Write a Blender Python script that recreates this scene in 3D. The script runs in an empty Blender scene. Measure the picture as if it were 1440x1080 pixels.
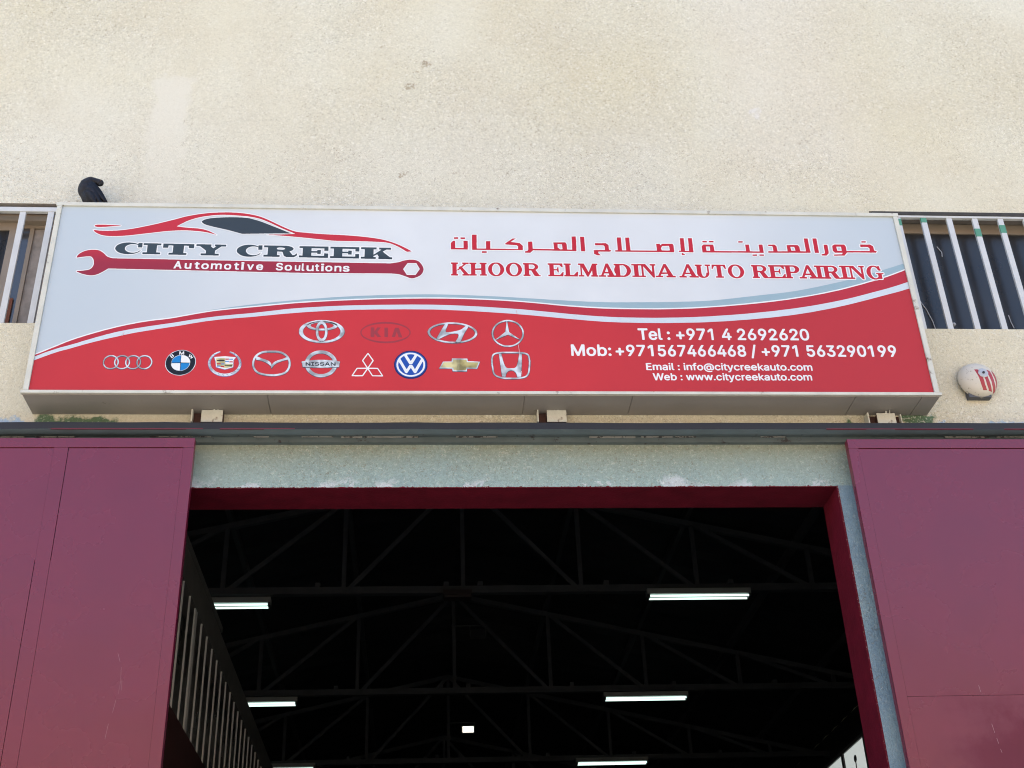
import bpy, bmesh, math, random
from mathutils import Vector, Matrix
random.seed(7)
S = bpy.context.scene
COLL = S.collection
# ------------------------------------------------------------------ camera
cam = bpy.data.cameras.new('camera'); cam_o = bpy.data.objects.new('camera', cam); COLL.objects.link(cam_o)
PITCH, YAW, ROLL = math.radians(30.6357), math.radians(4.8904), math.radians(-2.3155)
cy, sy, cp, sp = math.cos(YAW), math.sin(YAW), math.cos(PITCH), math.sin(PITCH)
fw = Vector((sy*cp, cy*cp, sp)); rt = Vector((cy, -sy, 0)); up = rt.cross(fw)
r2 = rt*math.cos(ROLL) + up*math.sin(ROLL); u2 = up*math.cos(ROLL) - rt*math.sin(ROLL)
m = Matrix((r2, u2, -fw)).transposed().to_4x4(); m.translation = Vector((0, -7, 1.6))
cam_o.matrix_world = m
cam.sensor_width = 36; cam.lens = 1783.25/1440*36; cam.clip_start = .05; cam.clip_end = 800
S.camera = cam_o
# ------------------------------------------------------------------ light
SUN_EL, SUN_AZ = math.radians(52), math.radians(-25)      # the sun stands behind the building, a little to the left
w = bpy.data.worlds.new('World'); S.world = w; w.use_nodes = True
nt = w.node_tree; bg = nt.nodes['Background']
sky = nt.nodes.new('ShaderNodeTexSky'); sky.sky_type = 'NISHITA'; sky.sun_disc = False
sky.sun_elevation = SUN_EL; sky.sun_rotation = SUN_AZ; sky.dust_density = 1.2; sky.air_density = 1.0
nt.links.new(sky.outputs[0], bg.inputs[0]); bg.inputs[1].default_value = 0.12
sun = bpy.data.lights.new('sun', 'SUN'); sun.energy = 3.6; sun.angle = math.radians(.5); sun.color = (1, .95, .88)
sun_o = bpy.data.objects.new('sun', sun); COLL.objects.link(sun_o)
sd = Vector((math.sin(SUN_AZ)*math.cos(SUN_EL), math.cos(SUN_AZ)*math.cos(SUN_EL), math.sin(SUN_EL)))
sun_o.rotation_euler = (-sd).to_track_quat('-Z', 'Y').to_euler(); sun_o.location = (0, 10, 30)
S.view_settings.view_transform = 'Standard'; S.view_settings.look = 'None'
S.view_settings.gamma = 1; S.view_settings.use_curve_mapping = False
S.view_settings.exposure = 2.2
S.cycles.filter_width = 1.1
# ------------------------------------------------------------------ helpers
def lin(c):
    return tuple((x/12.92 if x <= .04045 else ((x+.055)/1.055)**2.4) for x in (v/255 for v in c))
def alb(c, k=1.0):                                         # base colour from an 8-bit colour, k dims it
    return tuple(min(.9, v*k) for v in lin(c)) + (1,)
MATS = {}
def mat(name, col, rough=.6, metal=0, spec=.5, var=.12, vs=6, bump=0, bs=60, bd=3, dirt=None, dscale=3, dthr=.58, coat=0, rvar=0):
    """principled paint/metal with mottled colour, optional dirt colour and fine relief"""
    if name in MATS: return MATS[name]
    M = bpy.data.materials.new(name); M.use_nodes = True; MATS[name] = M
    N, L = M.node_tree.nodes, M.node_tree.links; b = N['Principled BSDF']
    tc = N.new('ShaderNodeTexCoord'); vec = tc.outputs['Object']
    n1 = N.new('ShaderNodeTexNoise'); n1.inputs['Scale'].default_value = vs; n1.inputs['Detail'].default_value = 5
    L.new(vec, n1.inputs['Vector'])
    mr = N.new('ShaderNodeMapRange'); mr.inputs['From Min'].default_value = .15; mr.inputs['From Max'].default_value = .85
    mr.inputs['To Min'].default_value = 1-var*1.5; mr.inputs['To Max'].default_value = 1+var*1.5
    L.new(n1.outputs['Fac'], mr.inputs['Value'])
    vm = N.new('ShaderNodeVectorMath'); vm.operation = 'SCALE'; vm.inputs[0].default_value = col[:3]
    L.new(mr.outputs[0], vm.inputs['Scale']); out = vm.outputs[0]
    if dirt:
        n2 = N.new('ShaderNodeTexNoise'); n2.inputs['Scale'].default_value = dscale; n2.inputs['Detail'].default_value = 9; n2.inputs['Roughness'].default_value = .7
        L.new(vec, n2.inputs['Vector'])
        m2 = N.new('ShaderNodeMapRange'); m2.inputs['From Min'].default_value = dthr; m2.inputs['From Max'].default_value = dthr+.07
        L.new(n2.outputs['Fac'], m2.inputs['Value'])
        mx = N.new('ShaderNodeMix'); mx.data_type = 'RGBA'; L.new(m2.outputs[0], mx.inputs['Factor'])
        L.new(out, mx.inputs[6]); mx.inputs[7].default_value = dirt; out = mx.outputs[2]
    L.new(out, b.inputs['Base Color'])
    b.inputs['Roughness'].default_value = rough; b.inputs['Metallic'].default_value = metal
    b.inputs['Specular IOR Level'].default_value = spec; b.inputs['Coat Weight'].default_value = coat
    if rvar:
        m3 = N.new('ShaderNodeMapRange'); m3.inputs['To Min'].default_value = rough-rvar; m3.inputs['To Max'].default_value = rough+rvar
        L.new(n1.outputs['Fac'], m3.inputs['Value']); L.new(m3.outputs[0], b.inputs['Roughness'])
    if bump:
        n3 = N.new('ShaderNodeTexNoise'); n3.inputs['Scale'].default_value = bs; n3.inputs['Detail'].default_value = bd
        L.new(vec, n3.inputs['Vector'])
        bp = N.new('ShaderNodeBump'); bp.inputs['Strength'].default_value = 1; bp.inputs['Distance'].default_value = bump
        L.new(n3.outputs['Fac'], bp.inputs['Height']); L.new(bp.outputs[0], b.inputs['Normal'])
    return M
def emit(name, col, st):
    M = bpy.data.materials.new(name); M.use_nodes = True; b = M.node_tree.nodes['Principled BSDF']
    b.inputs['Base Color'].default_value = (.8, .8, .8, 1); b.inputs['Emission Color'].default_value = col; b.inputs['Emission Strength'].default_value = st
    return M
def tag(o, label=None, cat=None, group=None, kind=None):
    if label: o['label'] = label
    if cat: o['category'] = cat
    if group: o['group'] = group
    if kind: o['kind'] = kind
    return o
def empty(name, loc, label, cat, group=None, kind=None):
    o = bpy.data.objects.new(name, None); COLL.objects.link(o); o.location = loc; o.empty_display_size = .1
    return tag(o, label, cat, group, kind)
def obj(name, bm, mats, parent=None, smooth=False):
    me = bpy.data.meshes.new(name); bmesh.ops.recalc_face_normals(bm, faces=bm.faces[:]); bm.to_mesh(me); bm.free()
    for x in (mats if isinstance(mats, (list, tuple)) else [mats]): me.materials.append(x)
    if smooth:
        for p in me.polygons: p.use_smooth = True
    o = bpy.data.objects.new(name, me); COLL.objects.link(o)
    if parent:
        o.parent = parent
        base = parent.location.copy(); q = parent.parent
        while q: base += q.location; q = q.parent
        me.transform(Matrix.Translation(-base))
    return o
def box(bm, x0, x1, y0, y1, z0, z1, bev=0):
    r = bmesh.ops.create_cube(bm, size=1); vs = r['verts']
    bmesh.ops.scale(bm, vec=(x1-x0, y1-y0, z1-z0), verts=vs)
    bmesh.ops.translate(bm, vec=((x0+x1)/2, (y0+y1)/2, (z0+z1)/2), verts=vs)
    if bev:
        es = list({e for v in vs for e in v.link_edges})
        bmesh.ops.bevel(bm, geom=es, offset=bev, segments=2, affect='EDGES', profile=.6)
def bx(name, m, parent, *a, bev=0):
    bm = bmesh.new(); box(bm, *a, bev=bev); return obj(name, bm, m, parent)
def beam(bm, p, q, wy, wt):
    """square bar from p to q; wy = depth along Y, wt = thickness across"""
    p, q = Vector(p), Vector(q); d = (q-p); L = d.length; d.normalize()
    a = Vector((0, 1, 0)) if abs(d.y) < .9 else Vector((1, 0, 0))
    n = d.cross(a).normalized(); a = n.cross(d)
    vs = []
    for e in (p, q):
        for s, t in ((-1, -1), (1, -1), (1, 1), (-1, 1)): vs.append(bm.verts.new(e + a*s*wy/2 + n*t*wt/2))
    for f in ((0, 1, 2, 3), (7, 6, 5, 4), (0, 4, 5, 1), (1, 5, 6, 2), (2, 6, 7, 3), (3, 7, 4, 0)): bm.faces.new([vs[i] for i in f])
def bb(name, m, parent, p, q, wy, wt):
    bm = bmesh.new(); beam(bm, p, q, wy, wt); return obj(name, bm, m, parent)
def tube(bm, pts, r, n=10):
    rings = []
    for i, p in enumerate(pts):
        p = Vector(p); d = (Vector(pts[min(i+1, len(pts)-1)])-Vector(pts[max(i-1, 0)])).normalized()
        a = Vector((0, 0, 1)) if abs(d.z) < .9 else Vector((1, 0, 0))
        u = d.cross(a).normalized(); v = d.cross(u)
        rr = r[i] if isinstance(r, (list, tuple)) else r
        rings.append([bm.verts.new(p+u*rr*math.cos(t*math.tau/n)+v*rr*math.sin(t*math.tau/n)) for t in range(n)])
    for a, b in zip(rings, rings[1:]):
        for i in range(n): bm.faces.new((a[i], a[(i+1) % n], b[(i+1) % n], b[i]))
    bm.faces.new(rings[0][::-1]); bm.faces.new(rings[-1])
def lathe(bm, prof, c, n=40):
    """profile (radius, forward) about an axis pointing to -Y through c"""
    rings = []
    for r, f in prof:
        if r < 1e-6: rings.append([bm.verts.new((c[0], c[1]-f, c[2]))]); continue
        rings.append([bm.verts.new((c[0]+r*math.cos(t*math.tau/n), c[1]-f, c[2]+r*math.sin(t*math.tau/n))) for t in range(n)])
    for a, b in zip(rings, rings[1:]):
        for i in range(n):
            j = (i+1) % n
            if len(b) == 1: bm.faces.new((a[i], a[j], b[0]))
            elif len(a) == 1: bm.faces.new((a[0], b[j], b[i]))
            else: bm.faces.new((a[i], a[j], b[j], b[i]))
def flat(name, loops, parent, mats, y):
    """fill closed 2-D loops (x, z in metres, even-odd) as one flat printed sheet at depth y"""
    cu = bpy.data.curves.new(name, 'CURVE'); cu.dimensions = '2D'; cu.fill_mode = 'FRONT' if False else 'BOTH'
    for l in loops:
        s = cu.splines.new('POLY'); s.points.add(len(l)-1)
        for p, (x, z) in zip(s.points, l): p.co = (x, z, 0, 1)
        s.use_cyclic_u = True
    o = bpy.data.objects.new('tmp', cu); COLL.objects.link(o)
    bpy.context.view_layer.update()
    me = bpy.data.meshes.new_from_object(o)
    bpy.data.objects.remove(o); bpy.data.curves.remove(cu)
    tri = [[tuple(me.vertices[i].co[:2]) for i in p.vertices] for p in me.polygons]
    bpy.data.meshes.remove(me)
    return tri
# ------------------------------------------------------------------ materials
K = .62                                                    # photo colour -> paint albedo
def ph(r, g, b, k=K): return alb((r, g, b), k)
m_metal_white = mat('old_cream_paint', ph(228, 229, 216, .66), .55, var=.10, vs=9, dirt=ph(125, 105, 85), dscale=7, dthr=.60, bump=.002, bs=80)
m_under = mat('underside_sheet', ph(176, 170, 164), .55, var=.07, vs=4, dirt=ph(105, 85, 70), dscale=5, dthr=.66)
m_rust = mat('rusty_steel', (.05, .02, .015, 1), .8, var=.5, vs=30)
m_rail = mat('rail_dark_paint', ph(32, 31, 35), .6, var=.14, vs=9, dirt=ph(84, 84, 90), dscale=14, dthr=.68)
m_railg = mat('rail_grey_green', ph(106, 118, 119), .6, var=.15, vs=10, dirt=ph(60, 50, 50), dscale=12, dthr=.6)
m_door = mat('maroon_gloss_paint', (.138, .008, .028, 1), .27, spec=.62, var=.07, vs=2.5, bump=.0022, bs=2.6, bd=2, rvar=.06)
m_maroon = mat('maroon_matt_paint', (.105, .004, .014, 1), .8, spec=.15, var=.2, vs=8, bump=.003, bs=60)
m_bar = mat('grille_white_paint', ph(214, 218, 218, .72), .45, var=.07, vs=9, dirt=ph(185, 182, 170), dscale=18, dthr=.62)
m_green = mat('green_paint', ph(95, 165, 135), .5, var=.1, vs=20)
m_bronze = mat('bronze_aluminium', (.26, .215, .165, 1), .45, metal=.1, var=.1)
m_glass = mat('dark_window_glass', (.020, .019, .019, 1), .28, spec=.55, var=.2, vs=3, rvar=.03)
m_conc = mat('concrete_reveal', (.22, .195, .17, 1), .9, var=.3, vs=8, bump=.004, bs=40)
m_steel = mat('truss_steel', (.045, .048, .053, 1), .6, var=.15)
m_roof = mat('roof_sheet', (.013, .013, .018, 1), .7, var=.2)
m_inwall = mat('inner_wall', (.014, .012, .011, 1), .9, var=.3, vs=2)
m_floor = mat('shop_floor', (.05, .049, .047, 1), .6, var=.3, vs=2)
m_black = mat('black_plastic', (.012, .012, .014, 1), .5)
m_tube = emit('tube_light_glow', (.72, 1.0, .90, 1), .34)
m_lampglow = emit('flood_lamp_glow', (1, .95, .80, 1), .45)

def wall_material():
    M = bpy.data.materials.new('painted_stucco'); M.use_nodes = True
    N, L = M.node_tree.nodes, M.node_tree.links; b = N['Principled BSDF']; b.inputs['Roughness'].default_value = .92; b.inputs['Specular IOR Level'].default_value = .25
    tc = N.new('ShaderNodeTexCoord'); vec = tc.outputs['Object']
    sep = N.new('ShaderNodeSeparateXYZ'); L.new(vec, sep.inputs[0])
    def noise(sc, det=4, rough=.5, dist=0, off=0):
        n = N.new('ShaderNodeTexNoise'); n.inputs['Scale'].default_value = sc; n.inputs['Detail'].default_value = det
        n.inputs['Roughness'].default_value = rough; n.inputs['Distortion'].default_value = dist
        if off:
            a = N.new('ShaderNodeVectorMath'); a.inputs[1].default_value = (off, off*.7, off*1.3); L.new(vec, a.inputs[0]); L.new(a.outputs[0], n.inputs['Vector'])
        else: L.new(vec, n.inputs['Vector'])
        return n.outputs['Fac']
    def rng(v, a, c, o0=0, o1=1):
        m = N.new('ShaderNodeMapRange'); m.inputs['From Min'].default_value = a; m.inputs['From Max'].default_value = c
        m.inputs['To Min'].default_value = o0; m.inputs['To Max'].default_value = o1; L.new(v, m.inputs['Value']); return m.outputs[0]
    def mth(op, a, c=None):
        m = N.new('ShaderNodeMath'); m.operation = op
        for i, v in enumerate((a, c)):
            if v is None: continue
            if isinstance(v, (int, float)): m.inputs[i].default_value = v
            else: L.new(v, m.inputs[i])
        return m.outputs[0]
    def mix(f, a, c):
        m = N.new('ShaderNodeMix'); m.data_type = 'RGBA'
        if isinstance(f, (int, float)): m.inputs['Factor'].default_value = f
        else: L.new(f, m.inputs['Factor'])
        for i, v in ((6, a), (7, c)):
            if isinstance(v, tuple): m.inputs[i].default_value = v
            else: L.new(v, m.inputs[i])
        return m.outputs[2]
    x, z = sep.outputs[0], sep.outputs[2]
    wob = rng(noise(7, 5, .6), .3, .7, -.05, .05); wob2 = rng(noise(9, 5, .6, 0, 5), .3, .7, -.05, .05)
    xw, zw = mth('ADD', x, wob), mth('ADD', z, wob2)
    def boxmask(x0, x1, z0, z1, e=.015, X=None, Z=None):
        X = X or xw; Z = Z or zw
        m = mth('MULTIPLY', rng(X, x0-e, x0+e), rng(X, x1-e, x1+e, 1, 0))
        return mth('MULTIPLY', m, mth('MULTIPLY', rng(Z, z0-e, z0+e), rng(Z, z1-e, z1+e, 1, 0)))
    base = mix(rng(noise(.55, 3, .5), .35, .65), alb((226, 219, 191), KW), alb((232, 229, 209), KW))
    base = mix(rng(noise(1.7, 4, .5, 0, 11), .45, .7, 0, .5), base, alb((220, 211, 185), KW))
    # whiter re-painted zones and a patched strip
    base = mix(mth('MULTIPLY', boxmask(-3.2, 2.0, 7.0, 8.0, .35), .45), base, alb((228, 227, 214), KW))
    base = mix(mth('MULTIPLY', boxmask(2.3, 3.3, 7.5, 9.6, .25), .45), base, alb((233, 228, 213), KW))
    patch = mth('MULTIPLY', boxmask(-1.93, -1.67, 7.2, 8.38, .022), rng(z, 7.35, 8.0, .35, 1)); base = mix(mth('MULTIPLY', patch, .6), base, alb((235, 232, 217), KW))
    dot = boxmask(2.46, 2.55, 8.10, 8.17, .01); base = mix(dot, base, alb((235, 232, 222), KW))
    for (sx, sz, r, k) in ((-.08, 8.34, .035, .7), (.052, 8.56, .03, .7), (.0, 8.47, .02, .5), (-.115, 7.49, .035, .6), (-.28, 8.72, .02, .5)):
        d = mth('ADD', mth('POWER', mth('SUBTRACT', xw, sx), 2), mth('POWER', mth('SUBTRACT', zw, sz), 2))
        base = mix(mth('MULTIPLY', rng(d, r*r*.2, r*r*1.3, k, 0), rng(noise(45, 4, .7, 1, 41), .42, .55)), base, alb((140, 115, 80), KW))
    # lintel / jamb paint
    gz = mix(rng(z, 5.0, 5.36), alb((166, 190, 186), KW), alb((150, 158, 142), KW))
    gz = mix(rng(noise(3.2, 5, .6, 0, 3), .48, .66, 0, .45), gz, alb((150, 176, 178), KW))
    chips = mth('MULTIPLY', rng(noise(3.0, 8, .65, .3, 8), .53, .536), boxmask(-2, 4, 4.9, 5.065, .03))
    gz = mix(chips, gz, alb((204, 214, 216), KW))
    jamb = boxmask(2.60, 2.95, 0, 5.03, .006, x, z)
    gz = mix(jamb, gz, mix(rng(noise(4, 5, .6, 0, 2), .4, .65), alb((140, 168, 184), KW), alb((156, 182, 190), KW)))
    edge = rng(noise(38, 4, .7, .5, 31), .35, .65, -.006, .006)
    lip = mth('MAXIMUM', mth('MULTIPLY', rng(mth('ADD', z, edge), 5.0255, 5.0265, 1, 0), rng(x, 2.62, 2.621, 1, 0)), mth('MULTIPLY', rng(mth('ADD', x, edge), 2.6135, 2.6145, 1, 0), rng(z, 5.025, 5.026, 1, 0)))
    gz = mix(lip, gz, (.105, .004, .014, 1))
    low = boxmask(-8, 8, -1, 5.42, .006, x, z)
    base = mix(mth('MULTIPLY', boxmask(-8, 8, 5.4, 5.56, .01, x, z), .15), base, alb((205, 188, 155), KW))
    base = mix(low, base, gz)
    gr = mth('MAXIMUM', boxmask(-2.36, -1.86, 5.3, 5.51, .012), mth('MAXIMUM', boxmask(3.12, 3.33, 5.3, 5.56, .012), boxmask(2.73, 2.86, 5.3, 5.485, .012)))
    base = mix(mth('MULTIPLY', gr, rng(noise(18, 4), .25, .27)), base, alb((100, 126, 98), KW))
    bl = mth('MULTIPLY', mth('MAXIMUM', boxmask(3.37, 4.6, 5.3, 5.475, .01), boxmask(-3.2, -2.42, 5.3, 5.50, .01)), rng(noise(4.5, 4, .6, 0, 4), .40, .44))
    base = mix(bl, base, alb((176, 198, 216), KW))
    # stucco relief: short worm-like grooves and pits, fading out on the smoother repaired zones
    amt = rng(noise(.8, 4, .6, 0, 21), .35, .62, .35, 1.0)
    amt = mth('MULTIPLY', amt, rng(patch, 0, 1, 1, .25))
    g1 = noise(58, 1.6, .5, 1.6); g2 = noise(24, 2.5, .6, 1.2, 7); g3 = noise(140, 2, .5, 0, 3)
    pits = rng(g1, .335, .385, 1, 0); pits2 = mth('MULTIPLY', rng(g2, .27, .32, 1, 0), .7)
    grain = rng(noise(210, 3, .7, .3, 17), .3, .7, -.5, .5); grain2 = rng(noise(72, 3, .7, .6, 19), .3, .7, -.5, .5)  # grain puts the light and dark of the relief into the colour
    dark = mth('MULTIPLY', mth('MULTIPLY', mth('MAXIMUM', pits, pits2), amt), .85)  # dirt in the pits, with crevice shade also put into the colour
    base = mix(dark, base, mix(.5, base, alb((120, 98, 70), KW)))
    crumbs = mth('MULTIPLY', rng(noise(66, 1.6, .5, 1.2, 13), .60, .64), mth('MULTIPLY', mth('MULTIPLY', amt, .75), rng(z, 5.40, 5.42, .35, 1)))
    base = mix(crumbs, base, mix(.75, base, alb((250, 248, 236), KW*1.05)))
    gv = N.new('ShaderNodeVectorMath'); gv.operation = 'SCALE'; L.new(base, gv.inputs[0]); L.new(mth('ADD', 1.0, mth('ADD', mth('MULTIPLY', grain, .22), mth('MULTIPLY', mth('MULTIPLY', grain2, amt), .36))), gv.inputs['Scale'])
    L.new(gv.outputs[0], b.inputs['Base Color'])
    h = mth('ADD', mth('MULTIPLY', g1, .7), mth('ADD', mth('MULTIPLY', g2, .5), mth('MULTIPLY', g3, .25)))
    bp = N.new('ShaderNodeBump'); bp.inputs['Distance'].default_value = .022; L.new(mth('MULTIPLY', amt, .55), bp.inputs['Strength']); L.new(h, bp.inputs['Height'])
    L.new(bp.outputs[0], b.inputs['Normal'])
    return M
KW = .72
m_wall = wall_material()

# ------------------------------------------------------------------ ground
bm = bmesh.new(); box(bm, -250, 250, -250, 250, -.3, -.02)
m_ground = mat('sandy_asphalt', (.40, .355, .275, 1), .9, var=.15, vs=.5, bump=.01, bs=20)
g = obj('ground', bm, m_ground); tag(g, 'pale sandy yard in front of the workshop', kind='structure')

# ------------------------------------------------------------------ building shell
B = empty('workshop_building', (0, 0, 0), 'cream stucco workshop building with wide doorway and barred windows', 'building')
XL, XR, T = -6.0, 7.2, .30
HOLES = [(-1.52, 2.61, -.02, 5.021), (-5.8, -2.30, 6.206, 7.182), (3.215, 6.9, 6.207, 7.212)]
def wall_with_holes():
    xs = sorted({XL, XR} | {h[i] for h in HOLES for i in (0, 1)}); zs = sorted({-.02, 9.9} | {h[i] for h in HOLES for i in (2, 3)})
    def solid(i, j):
        if i < 0 or j < 0 or i >= len(xs)-1 or j >= len(zs)-1: return False
        cx, cz = (xs[i]+xs[i+1])/2, (zs[j]+zs[j+1])/2
        return not any(h[0] < cx < h[1] and h[2] < cz < h[3] for h in HOLES)
    bm = bmesh.new(); V = {}
    def v(x, y, z):
        k = (round(x, 4), y, round(z, 4))
        if k not in V: V[k] = bm.verts.new((x, y, z))
        return V[k]
    for i in range(len(xs)-1):
        for j in range(len(zs)-1):
            if not solid(i, j): continue
            a, b_, c, d = xs[i], xs[i+1], zs[j], zs[j+1]
            bm.faces.new((v(a, 0, c), v(b_, 0, c), v(b_, 0, d), v(a, 0, d)))
            f = bm.faces.new((v(a, T, c), v(a, T, d), v(b_, T, d), v(b_, T, c))); f.material_index = 2
            for di, dj, q in ((-1, 0, (a, c, a, d)), (1, 0, (b_, c, b_, d)), (0, -1, (a, c, b_, c)), (0, 1, (a, d, b_, d))):
                if not solid(i+di, j+dj):
                    f = bm.faces.new((v(q[0], 0, q[1]), v(q[2], 0, q[3]), v(q[2], T, q[3]), v(q[0], T, q[1])))
                    cx, cz = (q[0]+q[2])/2, (q[1]+q[3])/2
                    door = -1.6 < cx < 2.7 and cz < 5.1
                    f.material_index = 1 if door else (3 if cz > 6.15 and cz < 7.3 and -5.9 < cx < 7 else 0)
    return bm
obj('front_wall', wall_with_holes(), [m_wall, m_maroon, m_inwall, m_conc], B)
LEN = 27.0
bx('side_wall', m_wall, B, XL-.25, XL-.003, .002, LEN, -.02, 8.6)
bx('side_wall', m_wall, B, XR+.003, XR+.25, .002, LEN, -.02, 8.6)
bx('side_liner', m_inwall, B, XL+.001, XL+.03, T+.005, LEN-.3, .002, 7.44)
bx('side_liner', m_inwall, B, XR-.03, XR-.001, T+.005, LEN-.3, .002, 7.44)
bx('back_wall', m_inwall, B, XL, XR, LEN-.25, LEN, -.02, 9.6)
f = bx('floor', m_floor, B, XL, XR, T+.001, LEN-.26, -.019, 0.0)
# ribbed roof sheets, two slopes
RX, RZ = .53, 8.86
def roof_sheet(x0, z0, x1, z1):
    bm = bmesh.new(); n = 90; rows = []
    for i in range(n+1):
        y = T+.004+(LEN-.6-T)*i/n; o = .03 if i % 2 else 0
        rows.append([bm.verts.new((x0, y, z0+o)), bm.verts.new((x1, y, z1+o))])
    for a, b_ in zip(rows, rows[1:]): bm.faces.new((a[0], a[1], b_[1], b_[0]))
    r = bmesh.ops.extrude_face_region(bm, geom=bm.faces[:])
    bmesh.ops.translate(bm, vec=(0, 0, .12), verts=[e for e in r['geom'] if isinstance(e, bmesh.types.BMVert)])
    return bm
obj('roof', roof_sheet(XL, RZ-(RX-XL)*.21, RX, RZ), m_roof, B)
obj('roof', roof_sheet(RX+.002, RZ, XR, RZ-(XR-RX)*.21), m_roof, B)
for k in range(-4, 5):
    if k == 0: continue
    px_ = RX+k*1.4; pz = RZ-abs(px_-RX)*.21-.09
    bx('purlin', m_steel, B, px_-.03, px_+.03, T+.01, LEN-.3, pz-.055, pz+.05)

# ------------------------------------------------------------------ windows with grilles
def window(x0, x1, z0, z1, bars, greens, ztop, label, nm):
    W = bpy.data.objects.new('window', None); COLL.objects.link(W); W.parent = B; W.location = (x0, 0, z0); W.empty_display_size = .1; W['label'] = label
    bx('top_rail', m_bar, W, x0+.018, x1-.01, .001, .030, ztop[0], ztop[1], bev=.002)
    for b_ in bars: bx('bar', m_bar, W, b_-.0205, b_+.0205, .004, .024, z0+.0005, ztop[0]-.0003, bev=.003)
    for b_, za, zb in greens: bx('paint_mark', m_green, W, b_-.0212, b_+.0212, .003, .014, za, zb)
    return W
WR = window(3.20, 6.9, 6.207, 7.20, [3.418+.19*k for k in range(1, 15)], [(3.608, 7.12, 7.161), (3.988, 7.0, 7.07), (4.178, 7.035, 7.105)], (7.163, 7.181), 'barred window with green paint marks on its bars', 'r')
bx('side_rail', m_bar, WR, 3.400, 3.440, .003, .024, 6.2075, 7.1625, bev=.002)
bx('paint_mark', m_green, WR, 3.406, 3.4406, .002, .014, 7.09, 7.15)
bx('recess_shade_strip', mat('recess_shade', (.035, .033, .03, 1), .8, var=.3, vs=20), WR, 3.235, 6.898, -.004, .05, 7.1825, 7.2105)  # dark strip stands in for the shade in the gap above the grille
WL = window(-5.8, -2.30, 6.206, 7.165, [-2.498-.187*k for k in range(0, 15)], [], (7.115, 7.152), 'barred window with open bronze sliding sashes', 'l')
# sliding frames
def sash(W, x0, x1, y, z0, z1, st=.055, back=m_glass):
    bx('sash', m_bronze, W, x0, x0+st, y, y+.03, z0, z1); bx('sash', m_bronze, W, x1-st, x1, y, y+.03, z0, z1)
    bx('sash', m_bronze, W, x0+st, x1-st, y+.001, y+.029, z1-st, z1); bx('sash', m_bronze, W, x0+st, x1-st, y+.001, y+.029, z0, z0+st)
    bx('pane', back, W, x0+st-.005, x1-st+.005, y+.012, y+.018, z0+st-.005, z1-st+.005)
bx('head_frame', m_bronze, WR, 3.202, 6.898, .125, .20, 7.145, 7.199)
for k in range(2): sash(WR, 3.21+1.85*k, 3.21+1.85*(k+1), .122, 6.21, 7.144, .03)
bx('head_frame', m_bronze, WL, -5.798, -2.302, .10, .20, 7.11, 7.164)
m_pane2 = mat('dusty_glass', (.06, .065, .075, 1), .12, spec=.8, var=.3, vs=3)
m_curt = mat('brown_curtain', (.24, .22, .205, 1), .9, var=.25, vs=14)
sash(WL, -4.4, -2.735, .125, 6.21, 7.109, .06)
bx('mullion', m_bronze, WL, -2.668, -2.640, .15, .18, 6.21, 7.085); bx('track', m_bronze, WL, -2.73, -2.31, .15, .18, 7.0855, 7.109)
bx('pane', m_pane2, WL, -2.734, -2.669, .160, .166, 6.21, 7.085)
bx('curtain', m_curt, WL, -2.639, -2.305, .165, .185, 6.21, 7.084)
bx('box', mat('orange_box', (.14, .045, .02, 1), .7), WL, -2.729, -2.690, .145, .155, 6.21, 6.50)
# marks on the dark glass
m_mark = mat('dried_sealant', (.35, .37, .40, 1), .8)
for pts in ([(3.50, 6.47), (3.53, 6.40), (3.555, 6.30), (3.56, 6.24)], [(3.72, 6.95), (3.745, 6.90), (3.74, 6.86)], [(4.11, 6.36), (4.115, 6.30), (4.125, 6.25)]):
    bm = bmesh.new(); tube(bm, [(a, .130, b_+.05) for a, b_ in pts], .0035, 5); obj('sealant_mark', bm, m_mark, WR)
bm = bmesh.new(); bmesh.ops.create_icosphere(bm, subdivisions=1, radius=.016); bmesh.ops.translate(bm, vec=(3.70, .130, 6.33), verts=bm.verts[:]); obj('sealant_mark', bm, m_mark, WR)

# ------------------------------------------------------------------ door rail
RL = empty('door_rail', (.6, 0, 5.34), 'dark grey sliding door rail running across the wall under the sign', 'rail')
bm = bmesh.new()
n = 60; rows = []
for i in range(n+1):                                       # slightly dented angle iron
    xx = XL+.2+(XR-XL-.4)*i/n; d = random.uniform(-.0025, .0025)
    rows.append([bm.verts.new(p) for p in ((xx, -.16, 5.386+d), (xx, -.168, 5.384+d), (xx, -.168, 5.338+d), (xx, -.100, 5.338+d), (xx, -.100, 5.346+d), (xx, -.16, 5.346+d))])
for a, b_ in zip(rows, rows[1:]):
    for i in range(6):
        f = bm.faces.new((a[i], a[(i+1) % 6], b_[(i+1) % 6], b_[i])); f.material_index = 1 if i == 2 else 0
bm.faces.new(rows[0][::-1]); bm.faces.new(rows[-1])
m_flange = mat('rail_underside_paint', ph(118, 134, 142), .6, var=.12, vs=8)
obj('angle', bm, [m_rail, m_flange], RL)
bx('top_plate', m_rail, RL, XL+.2, XR-.2, -.158, -.0, 5.376, 5.383)
bx('wall_plate', m_railg, RL, XL+.2, XR-.2, -.034, -.001, 5.318, 5.362)
bx('wall_plate', m_railg, RL, XL+.2, XR-.2, -.098, -.036, 5.355, 5.362)
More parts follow.
